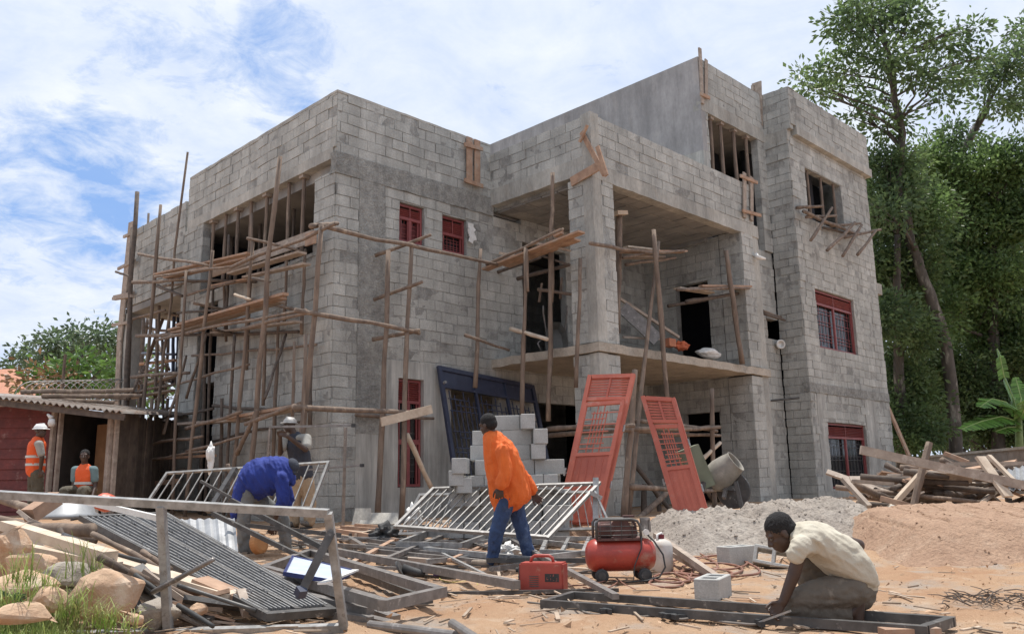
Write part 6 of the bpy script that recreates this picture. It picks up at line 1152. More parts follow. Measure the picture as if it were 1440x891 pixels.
c = dep(223, 860, 5.55); rock('square grey concrete lump behind the frame upright', c, .16, (1, .9, .95), 77, 'rock2')
SCR = [((-30, 742), (130, 745), 7.2, 6.9, .055, 'p', 'pole', 'thick round log lying level at the top of the left scrap'), ((-10, 728), (135, 760), 7.5, 7.4, .04, 'p', 'pole', 'thinner log just behind the thick one'), ((10, 738), (155, 782), 6.6, 5.9, (.12, .07), 'b', 'plank_pale', 'upper pale squared timber sloping right on the left scrap'), ((22, 768), (165, 796), 6.2, 5.9, (.1, .06), 'b', 'plank_pale', 'lower pale squared timber sloping right on the left scrap'), ((140, 782), (330, 838), 6.1, 5.9, (.2, .05), 'b', 'plank_pale', 'wide pale board running from the left scrap under the slatted door'), ((45, 795), (180, 826), 5.9, 5.8, (.14, .05), 'b', 'plank', 'reddish board under the pale timbers'), ((40, 725), (78, 700), 7.3, 7.6, (.12, .12), 'b', 'plank', 'short brown beam end sticking up behind the frame top'), ((100, 700), (222, 728), 6.4, 6.3, (.05, .04), 'b', 'white', 'white strip lying just under the frame top bar'),
       ((88, 752), (160, 778), 6.3, 6.2, .02, 'p', 'steel_mid', 'grey pipe poking out over the pale timbers'), ((110, 765), (205, 790), 6.2, 6.1, .016, 'p', 'black', 'black plastic pipe curving on the left scrap'), ((130, 750), (230, 800), 6.8, 6.4, .022, 'p', 'pole', 'thin branch lying beside the slatted door leaf'), ((90, 800), (135, 822), 5.9, 5.8, .018, 'p', 'steel_dk', 'short dark pipe above the biggest rock'), ((190, 808), (222, 830), 5.6, 5.5, .016, 'p', 'black', 'black pipe stub right of the biggest rock'), ((215, 832), (300, 786), 5.5, 5.2, .016, 'p', 'steel_mid', 'grey pipe pointing up to the right behind the frame upright'), ((250, 822), (360, 858), 5.7, 5.6, .014, 'p', 'steel_dk', 'dark rod lying low inside the big frame'), ((250, 850), (300, 880), 5.5, 5.3, .016, 'p', 'black', 'black pipe low in the corner inside the big frame'), ((180, 800), (300, 840), 6.3, 6.1, (.16, .04), 'b', 'plank', 'brown board under the slatted door'), ((280, 815), (365, 850), 6.0, 5.9, (.22, .04), 'b', 'plank', 'brown plank in the dark hollow under the slatted door'), ((200, 775), (240, 800), 6.3, 6.1, .02, 'p', 'pole', 'twig lying across the pale board'), ((-20, 770), (50, 790), 6.0, 5.9, (.14, .05), 'b', 'plank_grey', 'grey board end at the far left scrap'), ((0, 700), (60, 722), 8, 7.6, .04, 'p', 'pole', 'pole sloping at the upper left of the scrap'), ((338, 832), (348, 862), 5.9, 5.7, (.06, .06), 'b', 'plank_grey', 'short post under the slatted door'), ((150, 815), (260, 835), 5.9, 5.9, .016, 'p', 'black', 'bent black pipe behind the biggest rock'), ((60, 812), (150, 850), 5.7, 5.5, (.1, .03), 'b', 'plank_grey', 'thin grey board behind the small tan rock')]
for i, (a, b_, d0, d1, w, k, mm, lab) in enumerate(SCR):
    q = MB(); nm = {'p': 'scrap_pole' if mm == 'pole' else 'iron_pipe', 'b': 'scrap_board'}[k]
    (q.stick(dep(*a, d0), dep(*b_, d1), w, w*.95, seed=i, wob=.006 if mm == 'pole' else .001, n=10) if k == 'p' else q.bar(dep(*a, d0), dep(*b_, d1), w[0], w[1])); tag(place(q.build(nm, M[mm], None, k == 'p'), dep(*a, d0)), lab, {'scrap_pole': 'pole', 'iron_pipe': 'pipe', 'scrap_board': 'board'}[nm])
t = thing('metal_basin', 'grey metal basin upside down behind the left scrap', 'basin', dep(92, 728, 8.2)); q = MB(); q.disc_lathe([(0, .3), (.03, .3), (.05, .26), (.2, .2), (.22, .05)], dep(92, 728, 8.2), (0, 0, 1), 24); q.build('bowl', M['galv'], t, True)
lump('orange_helmet', 'orange helmet lying behind the top bar of the big frame', 'helmet', dep(148, 706, 9.0), .12, mat('orange_plastic', (.62, .10, .04), None, .4), 4, (1, .8, .8), .08)
p = Pan(dep(255, 770, 9.2), dep(335, 775, 9.0), dep(330, 728, 9.8), dep(252, 730, 10)); q = MB(); V = []; n = 20
for k in range(2): V += [p.at(i/n, k, .012*math.sin(i*1.9)) for i in range(n+1)]
q.add(V, [(i, i+1, n+2+i, n+1+i) for i in range(n)]); tag(q.build('roofing_sheet', M['galv']), 'shiny ribbed metal sheet leaning in the scrap left of the man in blue', 'sheet')
q = MB(); q.disc_lathe([(-.06, .09), (-.04, .125), (.04, .125), (.06, .09)], dep(364, 764, 10.6), (.3, -.9, .2), 20); tag(q.build('wooden_reel', mat('reel_wood', (.50, .24, .09), (.4, .18, .07), .8)), 'orange brown cable reel between the boots of the man in blue', 'reel')
for i, (a, b_, d0, d1, w) in enumerate((((325, 703), (470, 778), 9.6, 9.2, .05), ((300, 722), (460, 800), 9.2, 8.6, .045), ((345, 738), (480, 752), 10.4, 10.6, .05))):
    q = MB(); q.bar(dep(*a, d0), dep(*b_, d1), w, w); tag(place(q.build('steel_tube', M['steel_dk']), dep(*a, d0)), ['dark steel tube slanting past the thighs of the man in blue', 'dark steel tube slanting past the shins of the man in blue', 'steel tube lying behind the boots of the man in blue'][i], 'tube')
lump('cloth_rag', 'white cloth hanging from the scaffold behind the propped panel', 'cloth', dep(296, 643, 13.4), .1, M['white'], 31, (.6, .5, 2.0), .5)
# ================================================================== PEOPLE
class Body:
    """volumes (round cones, ellipsoids) fused by a voxel remesh into one continuous skin"""
    def __init__(s): s.bm = bmesh.new()
    def cone(s, a, b, ra, rb, flat=1.0, fd=None, n=16):
        a = Vector(a); b = Vector(b); d = (b-a); L_ = d.length; d = d.normalized() if L_ > 1e-6 else Vector((0, 0, 1)); u = Vector(fd) if fd is not None else (Vector((1, 0, 0)) if abs(d.x) < .9 else Vector((0, 1, 0)))
        u = (u-d*u.dot(d)).normalized(); w = d.cross(u); prof = []
        for i in range(5): t = math.pi/2*(i/4); prof.append((-ra*math.cos(t)*.9, max(.0008, ra*math.sin(t))))
        for i in range(1, 4): prof.append((L_*i/4, ra+(rb-ra)*i/4))
        for i in range(5): t = math.pi/2*(i/4); prof.append((L_+rb*math.sin(t)*.9, max(.0008, rb*math.cos(t))))
        rings = [[s.bm.verts.new(a+d*h+(u*math.cos(2*math.pi*j/n)*flat+w*math.sin(2*math.pi*j/n))*r) for j in range(n)] for h, r in prof]
        for i in range(len(rings)-1):
            for j in range(n): s.bm.faces.new((rings[i][j], rings[i][(j+1) % n], rings[i+1][(j+1) % n], rings[i+1][j]))
        s.bm.faces.new(rings[0][::-1]); s.bm.faces.new(rings[-1])
    def chain(s, pts, rs, flat=1.0, fd=None):
        for i in range(len(pts)-1): s.cone(pts[i], pts[i+1], rs[i], rs[i+1], flat, fd)
    def ell(s, c, r, ex, ey, ez):
        r_ = bmesh.ops.create_icosphere(s.bm, subdivisions=3, radius=1)
        for v in r_['verts']: v.co = Vector(c)+ex*v.co.x*r[0]+ey*v.co.y*r[1]+ez*v.co.z*r[2]
    def loft(s, secs, n=20):
        rings = [[s.bm.verts.new(Vector(c)+ea*math.cos(2*math.pi*j/n)+eb*math.sin(2*math.pi*j/n)) for j in range(n)] for c, ea, eb in secs]
        for i in range(len(rings)-1):
            for j in range(n): s.bm.faces.new((rings[i][j], rings[i][(j+1) % n], rings[i+1][(j+1) % n], rings[i+1][j]))
        s.bm.faces.new(rings[0][::-1]); s.bm.faces.new(rings[-1])
    def build(s, name, m, parent, voxel=.012, smooth=4, fold=None, cut=None):
        bmesh.ops.recalc_face_normals(s.bm, faces=s.bm.faces); me = bpy.data.meshes.new('tmp'); s.bm.to_mesh(me); s.bm.free(); o = bpy.data.objects.new('tmp', me); C.objects.link(o)
        r = o.modifiers.new('r', 'REMESH'); r.mode = 'VOXEL'; r.voxel_size = voxel; k = o.modifiers.new('s', 'SMOOTH'); k.iterations = smooth; k.factor = .5
        dg = bpy.context.evaluated_depsgraph_get(); ev = o.evaluated_get(dg); nm = bpy.data.meshes.new_from_object(ev); bpy.data.objects.remove(o); bpy.data.meshes.remove(me)
        b = bmesh.new(); b.from_mesh(nm)
        if fold:
            amp, sc, ex, ey, ez = fold; b.normal_update(); N_ = [v.normal.copy() for v in b.verts]
            for v, n_ in zip(b.verts, N_):
                p = Vector((v.co.dot(ex)*sc[0], v.co.dot(ey)*sc[1], v.co.dot(ez)*sc[2])); k1 = 1-abs(fbm(p.x, p.y, p.z, 2))*2.4; k2 = 1-abs(fbm(p.x*1.9+5, p.y*1.9, p.z*1.9, 2))*2.4
                v.co += n_*amp*(k1*.65+k2*.45-.45)
        if cut:
            for co, no in cut: bmesh.ops.bisect_plane(b, geom=b.verts[:]+b.edges[:]+b.faces[:], plane_co=co, plane_no=no, clear_outer=True)
        off = parent_world(parent)
        for v in b.verts: v.co -= off
        nm.name = name; b.to_mesh(nm); b.free(); nm.materials.clear(); nm.materials.append(m); nm.polygons.foreach_set('use_smooth', [True]*len(nm.polygons)); o = bpy.data.objects.new(name, nm); C.objects.link(o); o.parent = parent; return o
EZ = Vector((0, 0, 1)); RH = Vector((RT.x, RT.y, 0)).normalized(); FH = Vector((FW.x, FW.y, 0)).normalized()
SKIN = mat('dark_skin', (.075, .043, .030), (.055, .031, .022), .5, scale=14, bump=.05, coords='World')
HAIR = mat('black_hair', (.012, .011, .011), (.02, .018, .018), .9, scale=60, bump=.6, bscale=160, coords='World')
def axes(fwd, up):
    up = Vector(up).normalized(); fwd = Vector(fwd); fwd = (fwd-up*fwd.dot(up)).normalized(); return fwd.cross(up), fwd, up     # right(ish), forward, up
def head(B, c, fwd, up, s=1.0):
    ex, ey, ez = axes(fwd, up); c = Vector(c); P = lambda x, y, z: c+(ex*x+ey*y+ez*z)*s
    B.ell(P(0, -.012, .030), (.075*s, .094*s, .085*s), ex, ey, ez); B.ell(P(0, .025, -.035), (.060*s, .066*s, .078*s), ex, ey, ez)      # cranium, face
    B.ell(P(0, .052, -.088), (.036*s, .034*s, .028*s), ex, ey, ez); B.cone(P(0, .088, .005), P(0, .106, -.028), .010*s, .016*s)             # chin, nose
    B.ell(P(.017, .098, -.032), (.010*s,)*3, ex, ey, ez); B.ell(P(-.017, .098, -.032), (.010*s,)*3, ex, ey, ez)
    B.ell(P(0, .087, -.060), (.026*s, .015*s, .010*s), ex, ey, ez); B.ell(P(0, .083, -.074), (.023*s, .014*s, .009*s), ex, ey, ez)       # lips
    B.cone(P(-.045, .074, .022), P(.045, .074, .022), .014*s, .014*s)                                                                   # brow
    for k in (-1, 1):
        B.ell(P(k*.034, .066, -.022), (.018*s, .018*s, .014*s), ex, ey, ez); B.ell(P(k*.076, -.008, -.012), (.009*s, .02*s, .032*s), ex, ey, ez)
    return P, (ex, ey, ez)
def eyes(P, A, par, s=1.0):
    ex, ey, ez = A
    for k in (-1, 1):
        bm = bmesh.new(); bmesh.ops.create_icosphere(bm, subdivisions=2, radius=.009*s)
        off = parent_world(par)
        for v in bm.verts: v.co = v.co+P(k*.032, .080, .004)-off
        me = bpy.data.meshes.new('eye'); bm.to_mesh(me); bm.free(); me.materials.append(mat('eye_white', (.16, .14, .12), None, .3)); o = bpy.data.objects.new('eye', me); C.objects.link(o); o.parent = par
def hair(P, A, par, s=1.0, vox=.008):
    ex, ey, ez = A; B = Body(); B.ell(P(0, -.020, .042), (.081*s, .096*s, .084*s), ex, ey, ez); B.ell(P(0, -.05, .0), (.074*s, .066*s, .07*s), ex, ey, ez)
    return B.build('hair', HAIR, par, vox, 2, (.004, (60, 60, 60), ex, ey, ez), [(P(0, .072, .028), (ey*.75-ez*.65).normalized())])
def hand(B, w, d, side, nrm, s=1.0, curl=.5, thumb=1):
    """w wrist, d direction of fingers, side towards the thumb, nrm palm normal"""
    d = Vector(d).normalized(); side = Vector(side); side = (side-d*side.dot(d)).normalized(); nrm = Vector(nrm); nrm = (nrm-d*nrm.dot(d)-side*nrm.dot(side)).normalized(); w = Vector(w)
    for k in range(4): B.cone(w+side*(.012-.008*k)*s, w+(d*.085+side*(.033-.022*k))*s, .017*s, .0125*s)
    for k, L_ in enumerate((.068, .078, .072, .056)):
        a = w+(d*.088+side*(.036-.024*k))*s; d1 = (d*(1-curl*.35)+nrm*curl*.5+side*(.10-.07*k)).normalized(); d2 = (d*(1-curl*1.0)+nrm*curl*1.05+side*(.06-.05*k)).normalized(); d3 = (d*(1-curl*1.7)+nrm*curl*1.1).normalized()
        b_ = a+d1*L_*.46*s; c = b_+d2*L_*.32*s; e = c+d3*L_*.25*s; B.chain([a, b_, c, e], [.0098*s, .009*s, .0082*s, .007*s])
    a = w+(d*.025+side*.02)*s; b_ = a+(d*.035+side*.035+nrm*.012)*s; c = b_+(d*.036+side*.012+nrm*.014)*s; e = c+(d*.024+nrm*.008)*s; B.chain([a, b_, c, e], [.015*s, .0115*s, .010*s, .0085*s])
def shoe(name, par, heel, toe, m, s=1.0, sole=None):
    heel = Vector(heel); toe = Vector(toe); d = (toe-heel).normalized(); B = Body(); B.cone(heel+EZ*.045*s, heel+d*.10*s+EZ*.04*s, .043*s, .044*s, .85); B.cone(heel+d*.10*s+EZ*.04*s, heel+d*.23*s+EZ*.026*s, .046*s, .034*s, .95); B.cone(heel+EZ*.06*s, heel+d*.03*s+EZ*.10*s, .046*s, .046*s)
    o = B.build(name, m, par, .010, 2, None, [(heel+EZ*.0, -EZ)])
    q = MB(); u = d.cross(EZ).normalized(); pr = [(-.045, .034), (.0, .044), (.1, .045), (.19, .045), (.25, .028), (.262, .0)]; L_ = [(heel+d*x*s+u*y*s) for x, y in pr]+[(heel+d*x*s-u*y*s) for x, y in pr[::-1][1:]]; n = len(L_)
    z0 = heel.z; q.add([Vector((v.x, v.y, z0-.004)) for v in L_]+[Vector((v.x, v.y, z0+.018)) for v in L_], [tuple(range(n)), tuple(n+i for i in range(n-1, -1, -1))]+[(i, (i+1) % n, n+(i+1) % n, n+i) for i in range(n)]); q.build('sole', sole or M['white'], o)
    return o
cloth = lambda n, a, b=None, r=.85, **k: mat(n, a, b, r, scale=k.pop('scale', 5), bump=.55, bscale=k.pop('bscale', 17), bdist=.02, coords='World', **k)
ORANGE = cloth('orange_coat', (.78, .16, .025), (.66, .125, .02), .8); DENIM = cloth('blue_denim', (.045, .085, .19), (.03, .055, .13), .85, spots=(.10, .15, .26), sscale=5, sth=.57)
BLUE = cloth('royal_blue_overall', (.022, .045, .26), (.015, .03, .18), .85, spots=(.05, .08, .32), sscale=4, sth=.6); CREAM = cloth('cream_tshirt', (.56, .515, .42), (.48, .435, .345), .9, spots=(.42, .36, .26), sscale=4, sth=.62); OLIVE = cloth('dusty_trousers', (.17, .145, .115), (.12, .10, .08), .9, spots=(.26, .22, .175), sscale=5, sth=.58)
GREYT = cloth('grey_trousers', (.20, .205, .20), (.14, .145, .14), .9, spots=(.28, .26, .23), sscale=5, sth=.6); KHAKI = cloth('khaki_trousers', (.42, .31, .205), (.33, .24, .155), .9, spots=(.5, .4, .29), sscale=5, sth=.6); NAVYT = cloth('dark_navy_tshirt', (.035, .04, .055), (.05, .055, .07), .9); GREYS = cloth('pale_grey_sleeves', (.36, .345, .31), (.28, .27, .245), .9); HIVIS = cloth('hi_vis_orange', (.85, .13, .03), (.75, .11, .025), .7); TEAL = cloth('teal_shirt', (.17, .25, .26), (.12, .18, .19), .9); OLIVED = cloth('olive_trousers', (.12, .105, .075), (.085, .075, .055), .9)
REFL = mat('reflective_band', (.62, .62, .58), (.5, .5, .46), .35); SHOE_ = mat('dusty_shoe', (.32, .26, .20), (.2, .16, .125), .85, scale=25, spots=(.12, .1, .085), sscale=20, sth=.55); BOOT = mat('grey_boot', (.16, .145, .13), (.1, .09, .08), .8, scale=20)
# ---- man in the orange coat, walking left
def man_orange():
    d0 = 9.35; g = gnd(700, 800); P = lambda px, py, dy=0: dep(px, py, d0+dy); gz0 = P(690, 803).z
    r = thing('person', 'man in a long bright orange coat and blue jeans walking left across the yard', 'person', (P(712, 803).x, P(712, 803).y, gz0)); hf = (-RH*.8+FH*.55-EZ*.12); hu = (EZ-RH*.28)
    B = Body(); Ph, A = head(B, P(686, 597), hf, hu, 1.0); B.cone(P(690, 606), P(696, 622), .056, .066); sh = P(701, 632)
    nsh, fsh = P(706, 633, -.19), P(697, 630, .19); B.cone(nsh, fsh, .06, .06); B.cone(P(705, 640), P(716, 690), .095, .095, 1.25, FH); 
    ne, nw = P(711, 664, -.24), P(703, 683, -.25); fe, fw_ = P(726, 664, .24), P(749, 694, .22); B.chain([nsh, ne, nw], [.056, .043, .03]); B.chain([fsh, fe, fw_], [.056, .043, .03])
    hand(B, nw, (EZ*-1-RH*.05), (-RH), (RH*.4+FH*.8), 1.0, .55); hand(B, fw_, (RH*.65-EZ*.62-FH*.2), (-EZ*.7-RH*.4), (-RH*.5-EZ*.6), 1.0, .4)
    nh, fh = P(714, 698, -.09), P(722, 698, .09); nk, na = P(697, 748, -.09), P(692, 790, -.08); fk, fa = P(735, 748, .09), P(746, 790, .08); B.chain([nh, nk, na], [.088, .058, .042]); B.chain([fh, fk, fa], [.088, .058, .042])
    B.chain([na, na-RH*.15-EZ*.05], [.035, .03]); B.chain([fa, fa-RH*.15-EZ*.04], [.035, .03]); b = B.build('body', SKIN, r, .0075, 3); hair(Ph, A, r, 1.0); eyes(Ph, A, r)
    T = Body(); T.cone(P(716, 694), P(718, 700), .115, .115, 1.1, FH); T.chain([nh, nk+RH*.01, na+EZ*.02], [.1, .08, .068]); T.chain([fh, fk, fa+EZ*.02], [.1, .08, .068]); T.build('jeans', DENIM, r, .012, 3, (.012, (9, 9, 5), RH, FH, EZ))
    K = Body(); rows = ((606, 685, 700, .06), (612, 680, 707, .11), (622, 680, 720, .17), (637, 681, 729, .2), (658, 683, 737, .21), (676, 686, 743, .21), (690, 688, 746, .21), (700, 690, 746, .205), (708, 692, 741, .19), (715, 694, 729, .16), (722, 696, 714, .1), (727, 697, 705, .05))
    K.loft([(P((l+r_)/2, y), RH*((r_-l)/2/pxm(d0)), FH*w) for y, l, r_, w in rows])
    K.chain([nsh, ne, P(705, 680, -.25)], [.078, .07, .073]); K.chain([fsh, P(728, 660, .2), P(749, 688, .22)], [.08, .075, .066]); K.build('coat', ORANGE, r, .0115, 5, (.021, (9, 9, 2.4), RH, FH, (EZ+RH*.35).normalized()))
    Cc = Body(); Cc.cone(P(688, 611, 0), P(700, 616, 0), .068, .078, 1.1, FH); Cc.build('collar', ORANGE, r, .01, 2)
    hz = gz0; shoe('shoe', r, Vector((na.x, na.y, P(690, 801, -.08).z))+RH*.02, na-RH*.3, SHOE_, 1.0, M['plank_grey']); shoe('shoe', r, Vector((fa.x, fa.y, P(748, 799, .08).z)), fa-RH*.3, SHOE_, 1.0, M['plank_grey'])
man_orange()
# ---- man kneeling in the cream t-shirt
def man_kneeling():
    d0 = 5.47; P = lambda px, py, dy=0: dep(px, py, d0+dy); r = thing('person', 'man in a cream t-shirt kneeling over the long dark frame', 'person', (P(1170, 862).x, P(1170, 862).y, 0)); hf = (-RH*.80-EZ*.55+FH*.06); hu = (EZ*.8-RH*.55+FH*.0)
    B = Body(); Ph, A = head(B, P(1097, 748), hf, hu, .98); B.cone(P(1103, 756), P(1126, 764), .055, .065); nsh, fsh = P(1127, 768, -.17), P(1130, 762, .17); B.cone(nsh, fsh, .045, .045); B.cone(P(1138, 762), P(1168, 778), .085, .09, 1.2, FH); B.cone(P(1168, 778), P(1196, 812), .09, .095, 1.2, FH)
    ne, nw = P(1116, 808, -.19), P(1101, 846, -.2); fe, fw_ = P(1208, 766, .25), P(1180, 785, .24); B.chain([nsh, ne, nw], [.044, .04, .029]); B.chain([fsh, P(1170, 757, .24), fe], [.05, .045, .04]); B.chain([fe, fw_], [.04, .03])
    hand(B, nw, (-RH*.55-EZ*.5-FH*.1), (-RH*.4+EZ*.6), (RH*.5-EZ*.7), .95, .75); hand(B, fw_, (-RH*.8-EZ*.3), EZ, FH*-1, .95, .6)
    nh, fh = P(1198, 828, -.10), P(1196, 826, .10); nk, na = P(1112, 846, -.12), P(1196, 861, -.12); fk, fa = P(1134, 790, .14), P(1140, 852, .16); B.chain([nh, nk], [.085, .058]); B.chain([nk, na], [.052, .036]); B.chain([fh, fk], [.085, .056]); B.chain([fk, fa], [.052, .036])
    B.cone(na, na+RH*.06+EZ*.06, .038, .04); B.cone(na+RH*.06+EZ*.07, na+RH*.045-EZ*.045, .036, .036); B.cone(fa, fa-RH*.16-EZ*.03, .038, .03); B.build('body', SKIN, r, .0065, 4); hair(Ph, A, r, .99, .006); eyes(Ph, A, r, .98)
    T = Body(); T.cone(P(1196, 824), P(1204, 830), .135, .13, 1.15, FH); T.chain([P(1200, 828, -.09), P(1150, 836, -.11), P(1114, 845, -.12)], [.108, .096, .074]); T.chain([P(1112, 852, -.12), P(1150, 860, -.12), P(1188, 862, -.12)], [.068, .07, .056]); T.chain([fh, fk], [.11, .078]); T.chain([fk, fa+EZ*.03], [.072, .058]); T.build('trousers', OLIVE, r, .011, 4, (.010, (7, 9, 12), RH, FH, EZ))
    S = Body(); cols = ((1106, 744, 766, .07), (1113, 740, 771, .12), (1122, 736, 775, .175), (1135, 732, 781, .2), (1150, 733, 795, .195), (1165, 738, 809, .19), (1180, 744, 820, .185), (1195, 752, 829, .18), (1208, 765, 833, .175), (1219, 782, 833, .155), (1227, 800, 829, .11), (1231, 812, 822, .05))
    S.loft([(P(x, (t_+b_)/2), EZ*((b_-t_)/2/pxm(d0)), FH*w) for x, t_, b_, w in cols])
    S.chain([P(1132, 766, -.12), nsh, P(1120, 777, -.185), P(1118, 781, -.187)], [.08, .066, .058, .056]); S.chain([fsh, P(1150, 758, .21)], [.072, .065]); S.build('tshirt', CREAM, r, .0095, 5, (.013, (4, 6, 10), (RH*.8-EZ*.6).normalized(), FH, (EZ*.8+RH*.6).normalized()))
man_kneeling()
# ---- man bending over in the blue overall
def man_blue():
    d0 = 11.0; P = lambda px, py, dy=0: dep(px, py, d0+dy); r = thing('person', 'man in a royal blue overall coat bent double among the steel frames', 'person', (P(375, 783).x, P(375, 783).y, P(375, 783).z)); hf = (RH*.55-EZ*.8-FH*.1); hu = (RH*.85+EZ*.45)
    B = Body(); Ph, A = head(B, P(408, 658), hf, hu, 1.0); B.cone(P(402, 660), P(394, 664), .055, .06); nsh, fsh = P(396, 670, -.18), P(394, 662, .18); B.cone(nsh, fsh, .06, .06); B.cone(P(390, 666), P(350, 690), .12, .13, 1.2, FH)
    ne, nw = P(398, 702, -.2), P(384, 736, -.16); fe, fw_ = P(406, 700, .18), P(392, 732, .14); B.chain([nsh, ne, nw], [.055, .043, .03]); B.chain([fsh, fe, fw_], [.055, .043, .03]); hand(B, nw, -EZ-RH*.3, RH, FH, 1, .6); hand(B, fw_, -EZ-RH*.3, RH, FH, 1, .6)
    nh, fh = P(348, 693, -.1), P(352, 690, .1); nk, na = P(342, 735, -.14), P(343, 772, -.14); fk, fa = P(398, 730, .16), P(403, 772, .18); B.chain([nh, nk, na], [.09, .06, .042]); B.chain([fh, fk, fa], [.09, .06, .042]); B.build('body', SKIN, r, .009, 3)
    c = Body(); ex, ey, ez = A; c.ell(Ph(0, -.015, .05), (.085, .10, .075), ex, ey, ez); c.cone(Ph(-.04, .09, .03), Ph(.04, .09, .03), .018, .018); c.build('cap', NAVYT, r, .01, 2)
    T = Body(); T.cone(P(352, 690), P(356, 696), .115, .115, 1.1, FH); T.chain([nh, nk, na], [.1, .086, .075]); T.chain([fh, fk, fa], [.1, .086, .075]); T.build('trousers', GREYT, r, .013, 3, (.012, (9, 9, 5), RH, FH, EZ))
    K = Body(); cols = ((326, 705, 735, .05), (330, 682, 733, .11), (337, 662, 726, .18), (346, 652, 714, .2), (357, 645, 704, .2), (371, 641, 700, .2), (386, 640, 694, .2), (399, 642, 688, .19), (408, 647, 682, .15), (414, 654, 684, .1))
    K.loft([(P(x, (t_+b_)/2), EZ*((b_-t_)/2/pxm(d0)), FH*w) for x, t_, b_, w in cols]); K.cone(nsh, fsh, .07, .07)
    K.chain([nsh, ne, P(391, 718, -.18)], [.085, .075, .066]); K.chain([fsh, fe, P(399, 715, .16)], [.085, .075, .066]); K.build('overall_coat', BLUE, r, .0115, 5, (.022, (8, 4, 1.8), (RH*.85+EZ*.5).normalized(), FH, (EZ*.85-RH*.5).normalized()))
    for a, dy in ((na, -.14), (fa, .18)): shoe('boot', r, Vector((a.x, a.y, a.z-.085)), a+RH*.3, BOOT, 1.05, M['black'])
man_blue()
# ---- standing man in the dark shirt holding the thin frame
def helmet(Ph, A, par, m, s=1.0):
    ex, ey, ez = A; B = Body(); B.ell(Ph(0, -.008, .055), (.104*s, .122*s, .088*s), ex, ey, ez); B.cone(Ph(0, -.09, .12), Ph(0, .06, .13), .018, .018); o = B.build('helmet', m, par, .009, 3, None, [(Ph(0, 0, .036), -ez)])
    q = MB(); n = 20; V = []
    for k, (rr, zz) in enumerate(((1.0, .036), (1.0, .046))):
        for sc in (.98, 1.14): V += [Ph(.104*sc*math.cos(2*math.pi*i/n), (-.008+.122*sc*math.sin(2*math.pi*i/n)+(.03 if math.sin(2*math.pi*i/n) > .3 and sc > 1 else 0)), zz) for i in range(n)]
    q.add(V, [(n+i, n+(i+1) % n, 3*n+(i+1) % n, 3*n+i) for i in range(n)]+[(2*n+i, 2*n+(i+1) % n, 3*n+(i+1) % n, 3*n+i)[::-1] for i in range(n)]+[(i, (i+1) % n, n+(i+1) % n, n+i)[::-1] for i in range(n)]); q.build('brim', m, o, True); return o
def man_grey():
    d0 = 13.9; P = lambda px, py, dy=0: dep(px, py, d0+dy); ft = gz(*P(425, 742).to_tuple()[:2]); r = thing('person', 'man in dark shirt and pale helmet raising his hands to the thin frame', 'person', (P(425, 742).x, P(425, 742).y, ft)); hf = (-RH*.5-FH*.8-EZ*.1); hu = EZ
    B = Body(); Ph, A = head(B, P(407, 598), hf, hu, 1.0); B.cone(P(410, 603), P(415, 614), .055, .062); nsh, fsh = P(431, 616, -.02), P(401, 616, .02); B.cone(nsh, fsh, .058, .058); B.cone(P(418, 622), P(424, 668), .12, .115, 1.25, RH)
    ne, nw = P(430, 632, -.22), P(404, 613, -.38); fe, fw_ = P(394, 637, -.12), P(394, 615, -.34); B.chain([nsh, ne, nw], [.055, .043, .032]); B.chain([fsh, fe, fw_], [.055, .043, .032]); hand(B, nw, -RH*.8+EZ*.4-FH*.3, EZ, -RH, 1, .7); hand(B, fw_, EZ*.7-FH*.5, RH, -RH, 1, .7)
    nh, fh = P(431, 675), P(417, 675); nk, na = P(436, 708, -.05), P(437, 0); na = Vector((nk.x, nk.y, ft+.09)); fk = P(414, 708, -.05); fa = Vector((fk.x, fk.y, ft+.09)); B.chain([nh, nk, na], [.088, .06, .042]); B.chain([fh, fk, fa], [.088, .06, .042]); B.build('body', SKIN, r, .009, 3); eyes(Ph, A, r); helmet(Ph, A, r, mat('grey_helmet', (.48, .46, .43), (.4, .38, .35), .5), .98)
    T = Body(); T.cone(P(424, 670), P(424, 678), .14, .14, 1.15, RH); T.chain([nh, nk, na], [.12, .10, .09]); T.chain([fh, fk, fa], [.12, .10, .09]); T.build('trousers', KHAKI, r, .013, 3, (.014, (9, 9, 5), RH, FH, EZ))
    K = Body(); K.chain([P(415, 613), P(417, 624), P(422, 645), P(425, 668)], [.085, .14, .142, .145], 1.25, RH); K.build('tshirt', NAVYT, r, .013, 3, (.014, (8, 8, 4), RH, FH, EZ))
    K = Body(); K.chain([nsh, P(431, 627, -.16)], [.085, .08]); K.chain([fsh, P(397, 629, -.08)], [.085, .075]); K.cone(nsh, P(420, 616, -.03), .078, .07); K.build('sleeves', GREYS, r, .012, 3)
    for a in (na, fa): shoe('boot', r, Vector((a.x, a.y, ft)), a-FH*.3-RH*.1, BOOT, 1.0, M['black'])
man_grey()
def vest_parts(r, P, K, fld, bands, m=HIVIS):
    o = K.build('safety_vest', m, r, .013, 3, fld); 
    return o
def band(par, c, rx, ry, h, ex=RH, ey=FH):
    q = MB(); n = 28; V = []
    for z in (-h/2, h/2): V += [c+ex*rx*math.cos(2*math.pi*i/n)+ey*ry*math.sin(2*math.pi*i/n)+EZ*z for i in range(n)]
    q.add(V, [(i, (i+1) % n, n+(i+1) % n, n+i) for i in range(n)]); q.build('reflective_band', REFL, par, True)
